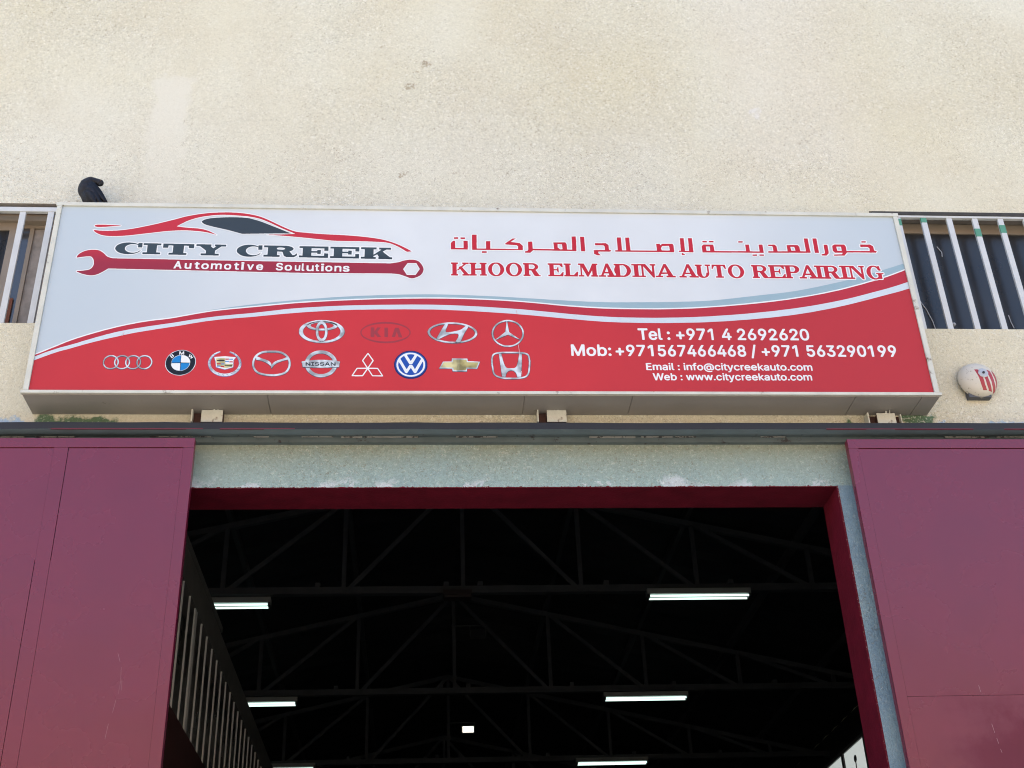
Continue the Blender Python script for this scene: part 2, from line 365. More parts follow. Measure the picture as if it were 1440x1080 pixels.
# ragged strip of peeled paint along the lower lip
bm = bmesh.new(); x_ = XL+.3
m_peel = mat('peeled_paint', ph(190, 186, 178), .8, var=.3, vs=20, dirt=(.03, .02, .02, 1), dscale=20, dthr=.5)
while x_ < XR-.4:
    L_ = random.uniform(.05, .35); h = random.uniform(.002, .008)
    if random.random() < .75: box(bm, x_, x_+L_, -.0445, -.036, 5.3535-h, 5.3545)
    x_ += L_+random.uniform(.01, .12)
obj('peeled_strip', bm, m_peel, RL)['kind'] = 'stuff'
m_redline = mat('maroon_overspray', (.12, .01, .02, 1), .5)
for a, b_ in ((-2.2, -1.30), (-1.2, -.75), (2.55, 3.5), (3.7, 5.5)): bx('overspray_line', m_redline, RL, a, b_, -.1695, -.160, 5.3375, 5.343)

# ------------------------------------------------------------------ sliding doors
def door(x0, x1, yf, ztop, stiles, label, seams, shm, name='sliding_door'):
    D = empty(name, ((x0+x1)/2, yf, .05), label, 'door', 'maroon sliding steel doors')
    z0, gp = .05, .0035
    stl = sorted(stiles)
    for a, b_ in stl: bx('stile', m_door, D, a, b_, yf, yf+.05, z0, ztop-.066)
    bx('top_frame', m_door, D, x0, x1, yf, yf+.05, ztop-.064, ztop, bev=.002)
    for (a, b_), (c, d) in zip(stl, stl[1:]):
        for za, zb in zip([z0]+[s+(.002 if s < 4 else 0) for s in seams], [q-(.002 if q < 3 else 0) for q in seams]+[ztop-.070]):
            hi = za > 4
            gl = .001 if a in (x0, x1) else (gp if hi or x0 > 0 else .0016)      # the joints are partly filled with paint
            gr = .001 if d in (x0, x1) else (.0008 if hi and x0 < 0 else gp)
            bx('sheet', shm, D, b_+gl, c-gr, yf+.001, yf+.012, za, zb)
    bx('back_sheet', m_redline, D, x0+.01, x1-.01, yf+.0135, yf+.03, z0, ztop-.07)
    return D
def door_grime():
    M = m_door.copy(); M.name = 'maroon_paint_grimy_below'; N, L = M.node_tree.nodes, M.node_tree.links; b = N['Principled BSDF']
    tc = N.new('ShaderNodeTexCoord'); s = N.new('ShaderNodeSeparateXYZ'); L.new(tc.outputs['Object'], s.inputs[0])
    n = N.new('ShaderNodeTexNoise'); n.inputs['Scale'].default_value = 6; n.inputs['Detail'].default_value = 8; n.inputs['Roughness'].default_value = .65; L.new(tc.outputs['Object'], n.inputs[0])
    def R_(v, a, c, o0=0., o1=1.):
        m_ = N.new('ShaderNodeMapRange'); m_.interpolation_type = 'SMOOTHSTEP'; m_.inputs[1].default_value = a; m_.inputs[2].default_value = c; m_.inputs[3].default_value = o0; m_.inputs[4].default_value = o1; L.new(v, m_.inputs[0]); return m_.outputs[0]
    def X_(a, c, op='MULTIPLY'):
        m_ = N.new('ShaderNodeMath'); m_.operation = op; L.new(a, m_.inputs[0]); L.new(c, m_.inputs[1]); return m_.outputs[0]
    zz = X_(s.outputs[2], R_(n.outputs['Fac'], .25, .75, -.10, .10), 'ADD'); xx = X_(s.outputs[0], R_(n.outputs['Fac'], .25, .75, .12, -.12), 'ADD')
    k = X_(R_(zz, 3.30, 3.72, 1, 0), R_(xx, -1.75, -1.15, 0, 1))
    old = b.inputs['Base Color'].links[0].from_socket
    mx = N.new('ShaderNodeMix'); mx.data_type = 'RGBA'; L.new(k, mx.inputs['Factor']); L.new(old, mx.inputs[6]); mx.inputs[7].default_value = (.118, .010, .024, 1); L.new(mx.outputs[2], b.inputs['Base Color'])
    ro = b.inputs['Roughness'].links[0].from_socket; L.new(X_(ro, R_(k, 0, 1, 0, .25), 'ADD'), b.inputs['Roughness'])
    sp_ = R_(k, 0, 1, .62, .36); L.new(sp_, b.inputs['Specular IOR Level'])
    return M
DL = door(-4.9, -1.345, -.15, 5.287, [(-4.9, -4.83), (-3.62, -3.53), (-2.166, -2.083), (-1.408, -1.345)], 'left maroon sliding steel door with a central upright frame bar', (1.2, 2.45, 4.5), m_door)
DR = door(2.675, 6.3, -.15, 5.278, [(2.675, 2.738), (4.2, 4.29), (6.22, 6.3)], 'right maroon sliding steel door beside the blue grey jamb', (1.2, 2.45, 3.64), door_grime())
# scratches
m_scr = mat('scratch', (.42, .25, .26, 1), .6)
def scratch(D, pts, y, r=.0008):
    bm = bmesh.new(); tube(bm, [(a, y, b_) for a, b_ in pts], r, 4); obj('scratch', bm, m_scr, D)
for q in ([(3.165, 3.70), (3.168, 3.66)], [(3.19, 3.48), (3.195, 3.43)], [(3.200, 3.40), (3.203, 3.37)], [(3.207, 3.34), (3.211, 3.32)]): scratch(DR, q, -.1493, .0009)
for q in ([(-1.64, 3.95), (-1.622, 3.90)], [(-1.612, 3.87), (-1.606, 3.79), (-1.610, 3.72)], [(-1.618, 3.69), (-1.628, 3.62)], [(-1.60, 3.80), (-1.596, 3.74)], [(-1.642, 3.56), (-1.650, 3.48)]):
    scratch(DL, q, -.1493, .0005)

# ------------------------------------------------------------------ sign brackets
def bracket(xa, xb, side, z, label):
    K_ = empty('sign_bracket', ((xa+xb)/2, 0, z), label, 'bracket', 'steel brackets under the sign')
    bx('front_plate', m_metal_white, K_, xa, xb, -.068, -.062, z, z+.083, bev=.001)
    bx('arm', m_rust, K_, xa+.002, xb-.002, -.061, -.002, z, z+.078)
    for s in side:
        if s < 0:
            bx('channel', m_rust, K_, xa-.052, xa-.001, -.03, -.003, z, z+.08); bx('leg_plate', m_metal_white, K_, xa-.062, xa-.053, -.07, -.003, z, z+.087)
        else:
            bx('channel', m_rust, K_, xb+.001, xb+.036, -.03, -.003, z, z+.078); bx('leg_plate', m_metal_white, K_, xb+.037, xb+.043, -.06, -.003, z, z+.08)
    for k in range(3):
        c = xa+(xb-xa)*random.uniform(.2, .9); bm = bmesh.new(); tube(bm, [(c, -.064, z+.08), (c+.002, -.072, z+random.uniform(.088, .105))], [.004, .0025], 5)
        obj('weld_bead', bm, m_metal_white, K_)
    return K_
bracket(-1.338, -1.208, (-1,), 5.444, 'rusty white bracket under the sign above the left door')
bracket(.806, .930, (-1,), 5.446, 'white bracket under the middle of the sign with a thin leg')
bracket(2.934, 3.055, (-1, 1), 5.428, 'white open bracket under the right end of the sign')

# ------------------------------------------------------------------ signboard
ART_DATA = """\
printed_swoosh|1|palegrey|768,529 30,8 42,11 49,12 53,14 53,13 48,11 45,9 44,8 43,8 44,7 43,7 44,6 44,7 43,6 43,6 44,5 45,6 47,5 50,6 51,5 53,5 53,6 54,4 53,4 53,4 54,3 54,3 54,3 52,2 50,2 48,2 46,1 45,1 44,1 45,0 46,0 49,-1 49,-1 50,-1 50,-2 49,-2 47,-2 45,-2 43,-2 42,-3 42,-2 42,-3 44,-3 46,-2 47,-3 47,-4 48,-3 46,-2 43,-3 42,-2 39,-2 38,-2 38,-1 37,-1 38,-1 39,-1 39,0 39,1 39,0 39,1 39,1 39,0 39,1 39,0 40,1 39,1 39,1 39,2 38,1 38,2 39,2 41,3 42,3 45,5 48,6 48,7 50,7 50,7 49,7 48,7 49,7 49,6 48,7 49,8 50,9 50,11 53,12 53,13 51,13 49,13 45,12 39,10 34,10 31,10 31,10 33,10 37,13 44,15 48,17 51,18 50,18 44,16 30,11 0,-55 -5,-2 -22,-10 -24,-10 -25,-11 -29,-12 -32,-13 -38,-13 -43,-16 -50,-16 -53,-18 -55,-17 -55,-17 -52,-15 -51,-13 -50,-13 -50,-11 -49,-11 -50,-10 -49,-10 -49,-9 -49,-8 -49,-8 -48,-7 -49,-7 -48,-6 -49,-6 -49,-6 -50,-5 -48,-6 -47,-4 -45,-4 -42,-4 -40,-3 -39,-3 -39,-2 -38,-2 -38,-1 -40,-2 -39,-1 -39,-1 -39,0 -39,0 -39,0 -38,0 -39,0 -39,0 -39,1 -38,1 -39,1 -38,2 -37,2 -38,2 -38,3 -39,3 -41,3 -44,5 -45,4 -47,6 -48,5 -47,5 -45,4 -44,4 -42,3 -42,3 -42,3 -43,2 -44,2 -47,2 -49,2 -50,1 -50,1 -50,1 -48,0 -46,0 -45,0 -44,-1 -44,-1 -46,-1 -48,-1 -50,-2 -53,-2 -53,-2 -54,-3 -54,-3 -53,-3 -53,-3 -53,-4 -54,-4 -53,-4 -51,-5 -50,-4 -47,-5 -45,-6 -44,-5 -43,-6 -43,-5 -43,-6 -45,-5 -44,-6 -43,-5 -44,-6 -44,-6 -44,-7 -45,-9 -47,-10 -47,-11 -44,-10 -41,-10 -34,-7
printed_swoosh|2|white|0,267 5,2 14,7 17,9 19,10 20,10 19,10 17,10 16,8 14,8 13,7 14,7 15,8 16,8 18,8 20,9 21,8 21,9 21,8 21,8 20,8 21,7 21,8 20,7 21,6 21,7 21,7 22,6 21,6 21,6 21,5 20,5 19,5 18,4 17,3 18,4 17,3 17,3 17,3 14,2 14,2 16,2 20,3 27,5 34,7 41,10 44,10 47,11 47,10 46,9 43,7 44,6 44,6 44,5 44,6 44,5 44,6 43,6 43,5 44,6 45,5 47,5 49,5 52,4 53,4 53,4 54,4 53,3 53,4 54,2 54,3 53,2 52,2 51,2 48,2 45,1 45,1 44,0 45,1 46,0 49,-1 49,0 50,-1 50,-2 49,-1 47,-2 45,-2 43,-3 42,-2 41,-3 43,-4 43,-4 46,-4 47,-5 47,-5 47,-5 46,-5 43,-4 42,-3 39,-3 38,-3 37,-2 38,-2 38,-2 38,-1 39,-1 39,-1 39,-1 38,0 39,0 39,0 39,0 39,1 39,1 39,1 40,1 38,2 38,2 39,2 39,3 40,3 42,3 45,4 47,5 49,5 49,6 49,5 49,7 48,6 49,7 48,7 49,7 49,9 49,9 50,9 49,10 50,11 50,12 50,13 51,13 52,15 55,17 55,17 53,18 49,16 44,15 37,14 33,13 28,12 26,11 23,10 23,10 3,1 0,-9 -5,-2 -22,-10 -24,-10 -25,-11 -29,-12 -32,-13 -38,-13 -43,-16 -50,-16 -53,-18 -55,-17 -55,-17 -52,-15 -51,-13 -50,-13 -50,-11 -49,-11 -50,-10 -49,-10 -49,-9 -49,-8 -49,-8 -48,-7 -49,-7 -48,-6 -49,-6 -49,-6 -50,-5 -48,-6 -47,-4 -45,-4 -42,-4 -40,-3 -39,-3 -39,-2 -38,-2 -38,-1 -40,-2 -39,-1 -39,-1 -39,0 -39,0 -39,0 -38,0 -39,0 -39,0 -39,1 -38,1 -39,1 -38,2 -37,2 -38,2 -38,3 -39,3 -41,3 -44,5 -45,4 -47,6 -48,5 -47,5 -45,4 -44,4 -42,3 -42,3 -42,3 -43,2 -44,2 -47,2 -49,2 -50,1 -50,1 -50,1 -48,0 -46,0 -45,0 -44,-1 -44,-1 -46,-1 -48,-1 -50,-2 -53,-2 -53,-2 -54,-3 -54,-3 -53,-3 -53,-3 -53,-4 -54,-4 -53,-4 -51,-5 -50,-4 -47,-5 -45,-6 -44,-5 -43,-6 -43,-5 -43,-6 -45,-5 -44,-6 -43,-5 -44,-6 -44,-6 -44,-7 -45,-9 -47,-10 -47,-11 -44,-10 -41,-10 -34,-7 -27,-5 -20,-3 -16,-3 -14,-1 -14,-2 -17,-3 -17,-3 -17,-3 -18,-4 -17,-3 -18,-4 -19,-5 -20,-5 -21,-5 -21,-6 -21,-6 -22,-6 -21,-7 -21,-7 -20,-6 -21,-7 -21,-8 -20,-7 -21,-8 -21,-8 -21,-8 -21,-9 -21,-8 -20,-9 -18,-8 -16,-8 -15,-7 -14,-8 -13,-7 -14,-8 -15,-8 -18,-9 -19,-10 -19,-11 -19,-10 -17,-9 -15,-7 -6,-3
printed_swoosh|3|bandred|0,257 6,3 15,7 17,9 19,10 19,11 19,10 18,9 15,8 14,8 13,7 14,8 15,7 16,8 18,8 20,9 21,8 21,9 21,8 21,8 21,8 20,7 21,8 21,7 20,6 21,7 21,7 22,6 21,6 21,6 21,5 20,5 19,5 18,4 17,3 18,4 17,3 17,3 17,3 14,2 14,1 16,3 20,3 27,5 34,7 41,10 44,10 47,11 47,10 45,9 44,7 44,6 44,6 43,5 44,6 45,5 43,6 43,5 43,6 44,5 45,6 47,5 50,4 51,5 53,4 54,4 53,4 53,3 53,3 54,3 54,3 53,2 53,2 50,2 48,1 46,1 44,1 44,1 45,0 46,0 48,0 50,-1 50,-1 50,-1 49,-2 47,-2 44,-2 43,-2 42,-3 42,-3 42,-3 44,-4 45,-4 47,-5 48,-5 47,-6 45,-4 44,-5 41,-3 39,-3 38,-3 38,-2 37,-2 38,-2 39,-1 38,-1 39,-1 39,0 39,0 38,0 39,0 39,0 39,0 39,1 39,1 40,2 38,1 38,2 39,2 39,3 40,3 42,4 45,4 47,4 48,6 50,5 49,6 49,6 48,6 49,7 48,7 49,8 49,8 49,9 49,10 50,10 49,11 50,11 50,13 51,13 52,15 55,17 55,17 53,18 50,16 43,16 38,13 32,13 29,12 25,11 24,10 22,10 5,2 0,-98 -4,-1 -25,-9 -26,-10 -30,-11 -32,-11 -35,-12 -39,-12 -45,-14 -49,-15 -52,-16 -54,-16 -54,-15 -52,-13 -50,-12 -49,-11 -50,-11 -49,-10 -49,-9 -49,-9 -49,-8 -49,-7 -48,-8 -48,-6 -48,-6 -49,-6 -48,-6 -49,-5 -49,-5 -48,-4 -47,-4 -44,-4 -43,-3 -40,-2 -38,-3 -38,-1 -38,-2 -39,-1 -39,-1 -39,-1 -39,-1 -38,0 -39,0 -39,0 -39,1 -38,0 -39,1 -38,1 -39,2 -38,2 -38,2 -37,3 -37,3 -38,4 -39,3 -41,4 -44,5 -45,5 -47,5 -47,5 -47,5 -45,5 -44,4 -42,3 -41,3 -42,3 -43,3 -45,3 -46,3 -49,2 -50,3 -49,2 -50,2 -48,1 -46,1 -45,0 -44,0 -44,0 -46,-1 -47,-1 -51,-1 -52,-1 -53,-1 -54,-2 -54,-2 -53,-2 -52,-3 -54,-3 -53,-4 -53,-4 -51,-4 -50,-5 -47,-5 -45,-6 -43,-7 -43,-6 -43,-7 -43,-6 -44,-6 -44,-5 -44,-5 -44,-6 -44,-5 -43,-7 -44,-7 -44,-9 -44,-8 -44,-9 -42,-9 -41,-8 -39,-7 -38,-7 -37,-7 -36,-7 -33,-7 -30,-6 -26,-6 -22,-5 -20,-5 -19,-5 -19,-5 -20,-6 -20,-7 -21,-6 -21,-8 -20,-7 -21,-7 -20,-8 -21,-8 -22,-8 -21,-8 -20,-9 -20,-7 -19,-7 -16,-6 -15,-5 -14,-5 -14,-4 -14,-6 -16,-6 -18,-8 -20,-9 -21,-9 -20,-10 -17,-9 -15,-7 -4,-2
printed_swoosh|3|bandwhite|0,245 4,2 15,7 17,9 20,10 21,9 20,9 18,8 16,6 14,6 14,4 14,5 15,5 16,6 19,7 20,7 20,9 21,8 22,8 21,8 20,8 21,7 20,7 21,8 21,6 20,7 20,6 19,5 19,5 20,5 22,5 26,6 30,6 33,7 36,7 37,7 38,7 39,7 41,8 42,9 44,9 44,8 44,9 44,7 43,7 44,5 44,6 44,5 44,5 44,6 43,6 43,7 43,6 43,7 45,6 47,5 50,5 51,4 53,4 53,4 54,3 52,3 53,2 54,2 54,2 53,1 52,1 51,1 47,1 46,1 44,0 44,0 45,0 46,-1 48,-1 50,-2 49,-2 50,-3 49,-2 46,-3 45,-3 43,-3 42,-3 41,-3 42,-3 44,-4 45,-5 47,-5 47,-5 47,-5 45,-5 44,-5 41,-4 39,-3 38,-4 37,-3 37,-3 38,-2 38,-2 39,-2 38,-1 39,-1 38,0 39,-1 39,0 39,0 38,0 39,1 39,1 39,1 39,1 38,2 38,1 38,3 40,2 43,3 44,4 47,4 48,4 49,5 49,5 48,6 49,6 48,6 48,6 48,8 49,7 49,8 49,9 49,9 49,10 50,11 49,11 50,12 52,13 54,15 54,16 52,16 49,15 45,14 39,12 35,12 32,11 30,11 26,10 25,9 4,1 0,-52 -4,-1 -27,-9 -28,-10 -31,-10 -34,-10 -36,-11 -40,-12 -45,-14 -49,-15 -52,-15 -54,-16 -53,-15 -51,-13 -50,-13 -50,-11 -49,-11 -50,-11 -49,-9 -49,-9 -48,-8 -49,-7 -48,-7 -48,-6 -48,-5 -48,-6 -48,-5 -49,-4 -48,-5 -48,-4 -47,-3 -44,-3 -42,-3 -40,-2 -39,-1 -38,-1 -37,-1 -39,-1 -39,-1 -38,-1 -39,0 -39,0 -38,0 -39,0 -39,1 -38,1 -39,0 -38,2 -39,1 -38,2 -38,3 -37,3 -37,3 -37,4 -39,4 -41,4 -44,4 -45,5 -47,5 -47,5 -46,5 -46,4 -43,4 -42,4 -41,3 -42,3 -43,3 -44,3 -47,3 -49,3 -49,3 -50,2 -49,2 -48,2 -46,1 -44,0 -44,0 -45,0 -45,0 -48,-1 -50,-1 -52,0 -53,-1 -54,-2 -53,-1 -53,-3 -53,-2 -54,-4 -53,-4 -52,-4 -51,-4 -50,-5 -47,-5 -45,-5 -43,-5 -43,-6 -43,-5 -43,-6 -44,-5 -44,-4 -44,-5 -44,-5 -43,-5 -44,-7 -44,-7 -44,-9 -44,-9 -43,-10 -42,-9 -41,-8 -39,-8 -38,-7 -37,-8 -35,-7 -33,-7 -30,-7 -26,-6 -22,-6 -20,-5 -19,-6 -19,-6 -19,-5 -21,-6 -21,-6 -21,-6 -20,-7 -21,-6 -21,-7 -21,-7 -21,-7 -21,-8 -21,-8 -20,-7 -18,-7 -16,-6 -15,-5 -14,-4 -14,-5 -14,-5 -16,-7 -19,-8 -20,-9 -21,-10 -21,-10 -18,-9 -16,-8 -4,-2
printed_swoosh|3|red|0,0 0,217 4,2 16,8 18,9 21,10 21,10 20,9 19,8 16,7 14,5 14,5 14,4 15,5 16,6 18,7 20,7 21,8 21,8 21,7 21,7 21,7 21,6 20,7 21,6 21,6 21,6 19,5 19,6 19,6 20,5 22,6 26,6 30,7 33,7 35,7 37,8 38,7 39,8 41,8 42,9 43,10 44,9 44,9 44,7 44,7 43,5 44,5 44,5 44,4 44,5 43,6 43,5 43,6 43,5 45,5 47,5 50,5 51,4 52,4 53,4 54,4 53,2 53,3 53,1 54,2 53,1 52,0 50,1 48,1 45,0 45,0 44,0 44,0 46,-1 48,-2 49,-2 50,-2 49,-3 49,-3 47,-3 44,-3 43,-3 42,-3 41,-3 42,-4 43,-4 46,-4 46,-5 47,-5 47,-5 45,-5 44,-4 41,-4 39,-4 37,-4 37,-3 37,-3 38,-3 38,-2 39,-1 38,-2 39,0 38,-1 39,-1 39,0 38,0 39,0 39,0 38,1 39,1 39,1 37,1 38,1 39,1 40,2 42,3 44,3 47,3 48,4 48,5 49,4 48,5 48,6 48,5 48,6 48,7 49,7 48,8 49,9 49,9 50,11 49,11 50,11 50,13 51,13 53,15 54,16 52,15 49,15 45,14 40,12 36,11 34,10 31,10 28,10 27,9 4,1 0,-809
printed_title|5|white|2836,870 -20,7 -7,5 -11,12 -8,13 -5,18 0,16 6,20 8,12 10,10 7,5 20,7 17,0 16,-5 10,-6 12,-12 6,-9 6,-14 10,21 15,15 13,7 18,4 17,-2 16,-7 17,-15 5,-9 8,-22 0,-16 -3,-9 -8,-19 -12,-13 -8,-6 -8,-4 -14,-4 -15,0 -17,5 -10,7 -13,12 -6,11 -5,12 -9,-19 -15,-17 -18,-9 -9,-2;3881,871 -6,5 -47,69 0,-43 0,-1 8,-2 3,-3 2,-4 -1,-10 -4,-6 -6,-2 -86,0 -4,2 -3,3 -1,4 1,13 3,3 9,1 2,2 0,65 -2,1 -9,1 -3,4 -1,12 1,5 3,3 4,1 92,1 3,-1 5,-5 27,-41 1,19 -1,1 -8,1 -3,4 -1,13 1,5 3,3 4,1 36,0 4,-1 4,-6 1,-11 -4,-7 -7,-3 0,-66 10,0 2,3 39,89 3,3 4,1 14,0 4,-1 4,-5 39,-89 11,-1 6,-4 2,-13 -2,-6 -3,-3 -4,-1 -60,0 -6,5 -1,14 3,6 6,3 -13,0 -9,-1 4,-4 2,-4 -1,-11 -4,-7 -5,-1 -48,1 -7,-4;4436,871 -9,2 -15,6 -7,5 -12,12 -8,15 -3,9 -2,14 1,13 -6,-2 -8,2 -3,3 -9,18 -2,1 -3,-1 0,-65 0,-1 8,-2 3,-3 2,-4 -2,-14 -6,-5 -52,0 -4,1 -3,4 -1,6 1,12 3,3 7,2 1,1 0,64 -2,2 -3,-1 -9,-19 -3,-3 -5,-1 -8,1 -3,4 -1,4 1,16 -7,-1 0,-57 -4,-11 -6,-11 -7,-6 -7,-6 -13,-5 -17,-1 -12,3 -9,5 -4,-5 -4,-1 -60,0 -6,5 -1,14 3,6 6,3 -7,0 -16,0 6,-3 4,-6 -1,-11 -4,-7 -4,-1 -46,0 -4,1 -3,4 -1,14 1,4 3,3 15,2 37,87 3,5 5,3 15,0 4,-1 3,-3 34,-80 2,12 0,42 -9,6 -1,6 1,12 3,3 4,1 45,0 5,-2 3,-5 1,-10 -2,-5 -7,-5 0,-44 2,-17 4,-9 3,-1 3,1 3,6 3,8 0,8 2,5 7,6 0,37 -1,1 -8,2 -3,3 -1,4 0,11 4,6 4,1 34,0 7,-3 7,3 88,0 5,-2 2,-5 3,-26 1,-4 9,15 14,14 19,9 9,2 14,0 15,-4 10,-5 17,-15 9,-18 5,-22 -4,-18 -5,-12 -6,-10 -11,-11 -11,-7 -11,-4 -11,-2;2549,872 -5,4 -2,5 1,14 8,6 0,63 -7,5 -2,5 0,11 4,6 4,1 43,0 5,-1 4,-6 1,-11 -4,-7 -6,-2 0,-11 19,7 6,5 -2,8 0,10 2,5 5,3 93,0 6,-4 2,-6 -2,-12 -7,-6 0,-17 1,-2 23,2 0,18 -6,2 -3,7 0,11 4,6 4,1 44,0 4,-1 3,-3 2,-4 -1,-11 -1,-4 -7,-5 0,-63 7,-5 2,-5 -1,-10 -4,-7 -6,-1 -42,0 -4,1 -4,7 0,10 3,6 6,3 0,19 -22,0 -2,-1 0,-17 7,-5 2,-5 -1,-10 -4,-7 -5,-1 -91,0 -5,4 -2,5 0,10 5,8 -14,22 -5,-5 -9,-2 0,-1 0,-14 6,-3 4,-6 -1,-10 -3,-6 -12,-3;5297,872 -6,4 -52,74 0,-46 1,-2 8,-1 3,-3 2,-4 -2,-14 -3,-4 -4,-1 -128,0 -12,6 -5,6 -14,31 -3,4 -2,-1 0,-17 8,-6 2,-14 -3,-6 -6,-3 -144,0 -4,1 -3,4 -1,14 3,6 6,3 -10,0 -13,0 6,-3 4,-6 -1,-11 -4,-7 -4,-1 -48,0 -4,1 -3,4 -1,14 1,4 3,3 16,2 39,92 6,4 16,0 3,-1 4,-4 36,-84 1,59 -2,1 -8,1 -3,4 -1,14 1,4 3,3 4,1 109,0 4,1 16,-2 9,-3 9,-5 8,-6 5,-8 3,-9 1,-8 -4,-10 -14,-15 19,-32 5,2 7,1 1,2 0,65 -2,1 -9,1 -3,4 -1,14 1,4 3,3 6,1 95,0 5,-1 35,-50 1,23 -1,1 -8,1 -3,4 -1,6 1,12 3,3 4,1 36,0 4,-1 3,-3 2,-14 -4,-7 -7,-3 0,-86 -3,-7 -3,-4 -4,-1;5377,872 -14,4 -8,4 -7,5 -13,15 -9,21 -2,15 1,12 5,16 6,11 12,13 8,6 9,4 11,3 15,0 19,-6 7,3 11,-1 4,-6 2,-18 7,-18 -1,-4 -3,-3 -11,-3 -7,0 -9,3 -3,4 -4,11 -4,8 -7,5 -9,0 -7,-6 -5,-9 -3,-12 -1,-17 3,-17 6,-11 7,-7 7,0 6,3 4,6 -1,10 -7,1 -4,7 0,9 4,6 5,1 48,0 4,-1 4,-6 1,-8 -2,-4 -3,-3 -9,-3 0,-29 -2,-4 -3,-4 -4,-1 -24,0 -17,-5;3023,873 -5,4 -2,5 1,14 3,3 4,2 1,2 0,62 -7,5 -2,4 0,11 2,5 6,3 63,0 19,-5 11,-7 8,-9 5,-15 -1,-6 -4,-10 -12,-13 18,-32 8,-2 3,-3 2,-9 -2,-5 -7,-4 -30,0 -13,6 -5,6 -15,33 -3,1 -1,-1 0,-16 7,-5 2,-5 0,-10 -3,-6 -6,-3;3186,873 -6,5 -1,14 2,5 8,5 0,63 -9,6 -1,13 2,6 6,3 95,0 6,-1 5,1 44,0 5,-1 4,-6 1,-10 -2,-5 -7,-5 0,-64 1,-2 14,0 18,23 3,3 5,1 9,-1 3,-3 1,-3 -1,-18 0,-1 2,0 1,65 -2,1 -8,2 -3,3 -1,4 1,14 3,3 4,1 37,0 5,-2 4,-6 20,-50 16,39 2,12 3,5 6,2 34,0 4,-1 4,-6 1,-11 -2,-5 -7,-4 0,-2 0,-63 3,-3 14,2 33,90 4,4 4,1 14,0 6,-4 25,-66 1,19 4,12 4,9 -8,6 -1,14 2,5 6,3 63,0 20,-6 11,-7 12,-12 6,-10 6,-16 -1,-18 -4,-13 -6,-12 -13,-13 -7,-5 -11,-5 -12,-3 -111,-1 -7,2 -5,-2 -45,0 -3,1 -48,-1 -4,1 -3,3 -2,8 -8,-11 -10,-1 -4,1 -3,3 -5,11 -2,-10 -3,-4 -4,-1 -39,1 -5,-1 -85,0 -5,1 -6,-1;4549,874 -6,4 -1,7 2,12 8,6 0,65 -8,5 -1,6 1,13 6,4 67,0 15,-4 13,-8 10,-13 3,-7 0,-9 -5,-11 -12,-14 18,-31 8,4 0,65 -8,5 -1,6 1,14 6,4 173,0 16,-4 11,-6 10,-10 6,-14 1,-9 -4,-10 -2,-5 -12,-12 -9,-5 -9,-3 -27,-1 0,-15 6,-3 4,-6 -2,-14 -6,-5 -188,-1 -11,5 -7,6 -16,36 -2,1 -1,-1 0,-18 7,-5 3,-5 0,-10 -3,-6 -6,-3;2842,895 8,0 5,4 6,11 4,13 0,20 -4,13 -6,11 -9,4 -7,-1 -8,-8 -4,-9 -3,-19 1,-12 3,-12 6,-10;2960,895 6,0 6,4 7,14 3,10 0,20 -4,13 -6,11 -8,4 -6,0 -8,-6 -6,-11 -3,-17 1,-16 3,-11 6,-10 5,-5;4438,897 8,-1 8,6 6,12 4,15 0,13 -4,15 -6,12 -9,5 -7,0 -8,-6 -6,-11 -3,-14 0,-15 4,-17 6,-9;3572,899 7,2 -13,0;2665,900 4,-1 4,2 0,63 -5,2 -18,-1 -19,-19;3425,900 2,-1 0,2 -9,21 0,-20 1,-2;3681,900 4,-1 7,5 6,11 4,13 0,13 -5,15 -8,10 -5,3 -12,-2 -1,-1 0,-64 1,-2;3232,901 29,-1 18,22 8,1 7,-3 0,47 -3,0 1,-11 -2,-4 -3,-4 -4,-1 -8,2 -15,17 -28,0 0,-20 8,0 4,12 4,4 3,1 8,-1 3,-3 2,-6 0,-39 -2,-4 -6,-5 -8,1 -4,5 -4,11 -7,0 -1,-1;3794,901 5,-1 2,2 0,64 -2,2 -4,0 -1,-1;4711,902 36,0 18,21 9,3 0,25 -8,-1 -4,1 -16,19 -35,0 0,-20 1,-2 14,1 4,11 4,5 8,1 6,-4 2,-4 0,-41 -2,-5 -3,-3 -7,-2 -4,1 -3,4 -5,12 -15,0;5028,903 6,-1 2,2 0,64 -2,2 -5,0 -1,-1;5201,903 9,-1 2,2 0,65 -2,2 -8,0 -1,-1;3573,928 3,0 -1,5;3956,928 11,0 -4,15;4112,928 10,0 -3,13;4924,930 9,0 -3,13;4819,945 11,-1 6,4 3,6 0,8 -4,7 -6,2 -10,0;3076,946 6,-1 4,1 6,5 1,6 -3,7 -6,3 -16,0 0,-20;4601,949 10,-1 7,4 3,8 -4,7 -6,3 -15,0 0,-19 0,-1;5091,949 6,0 5,4 3,5 -1,6 -2,4 -5,3 -17,0 0,-20
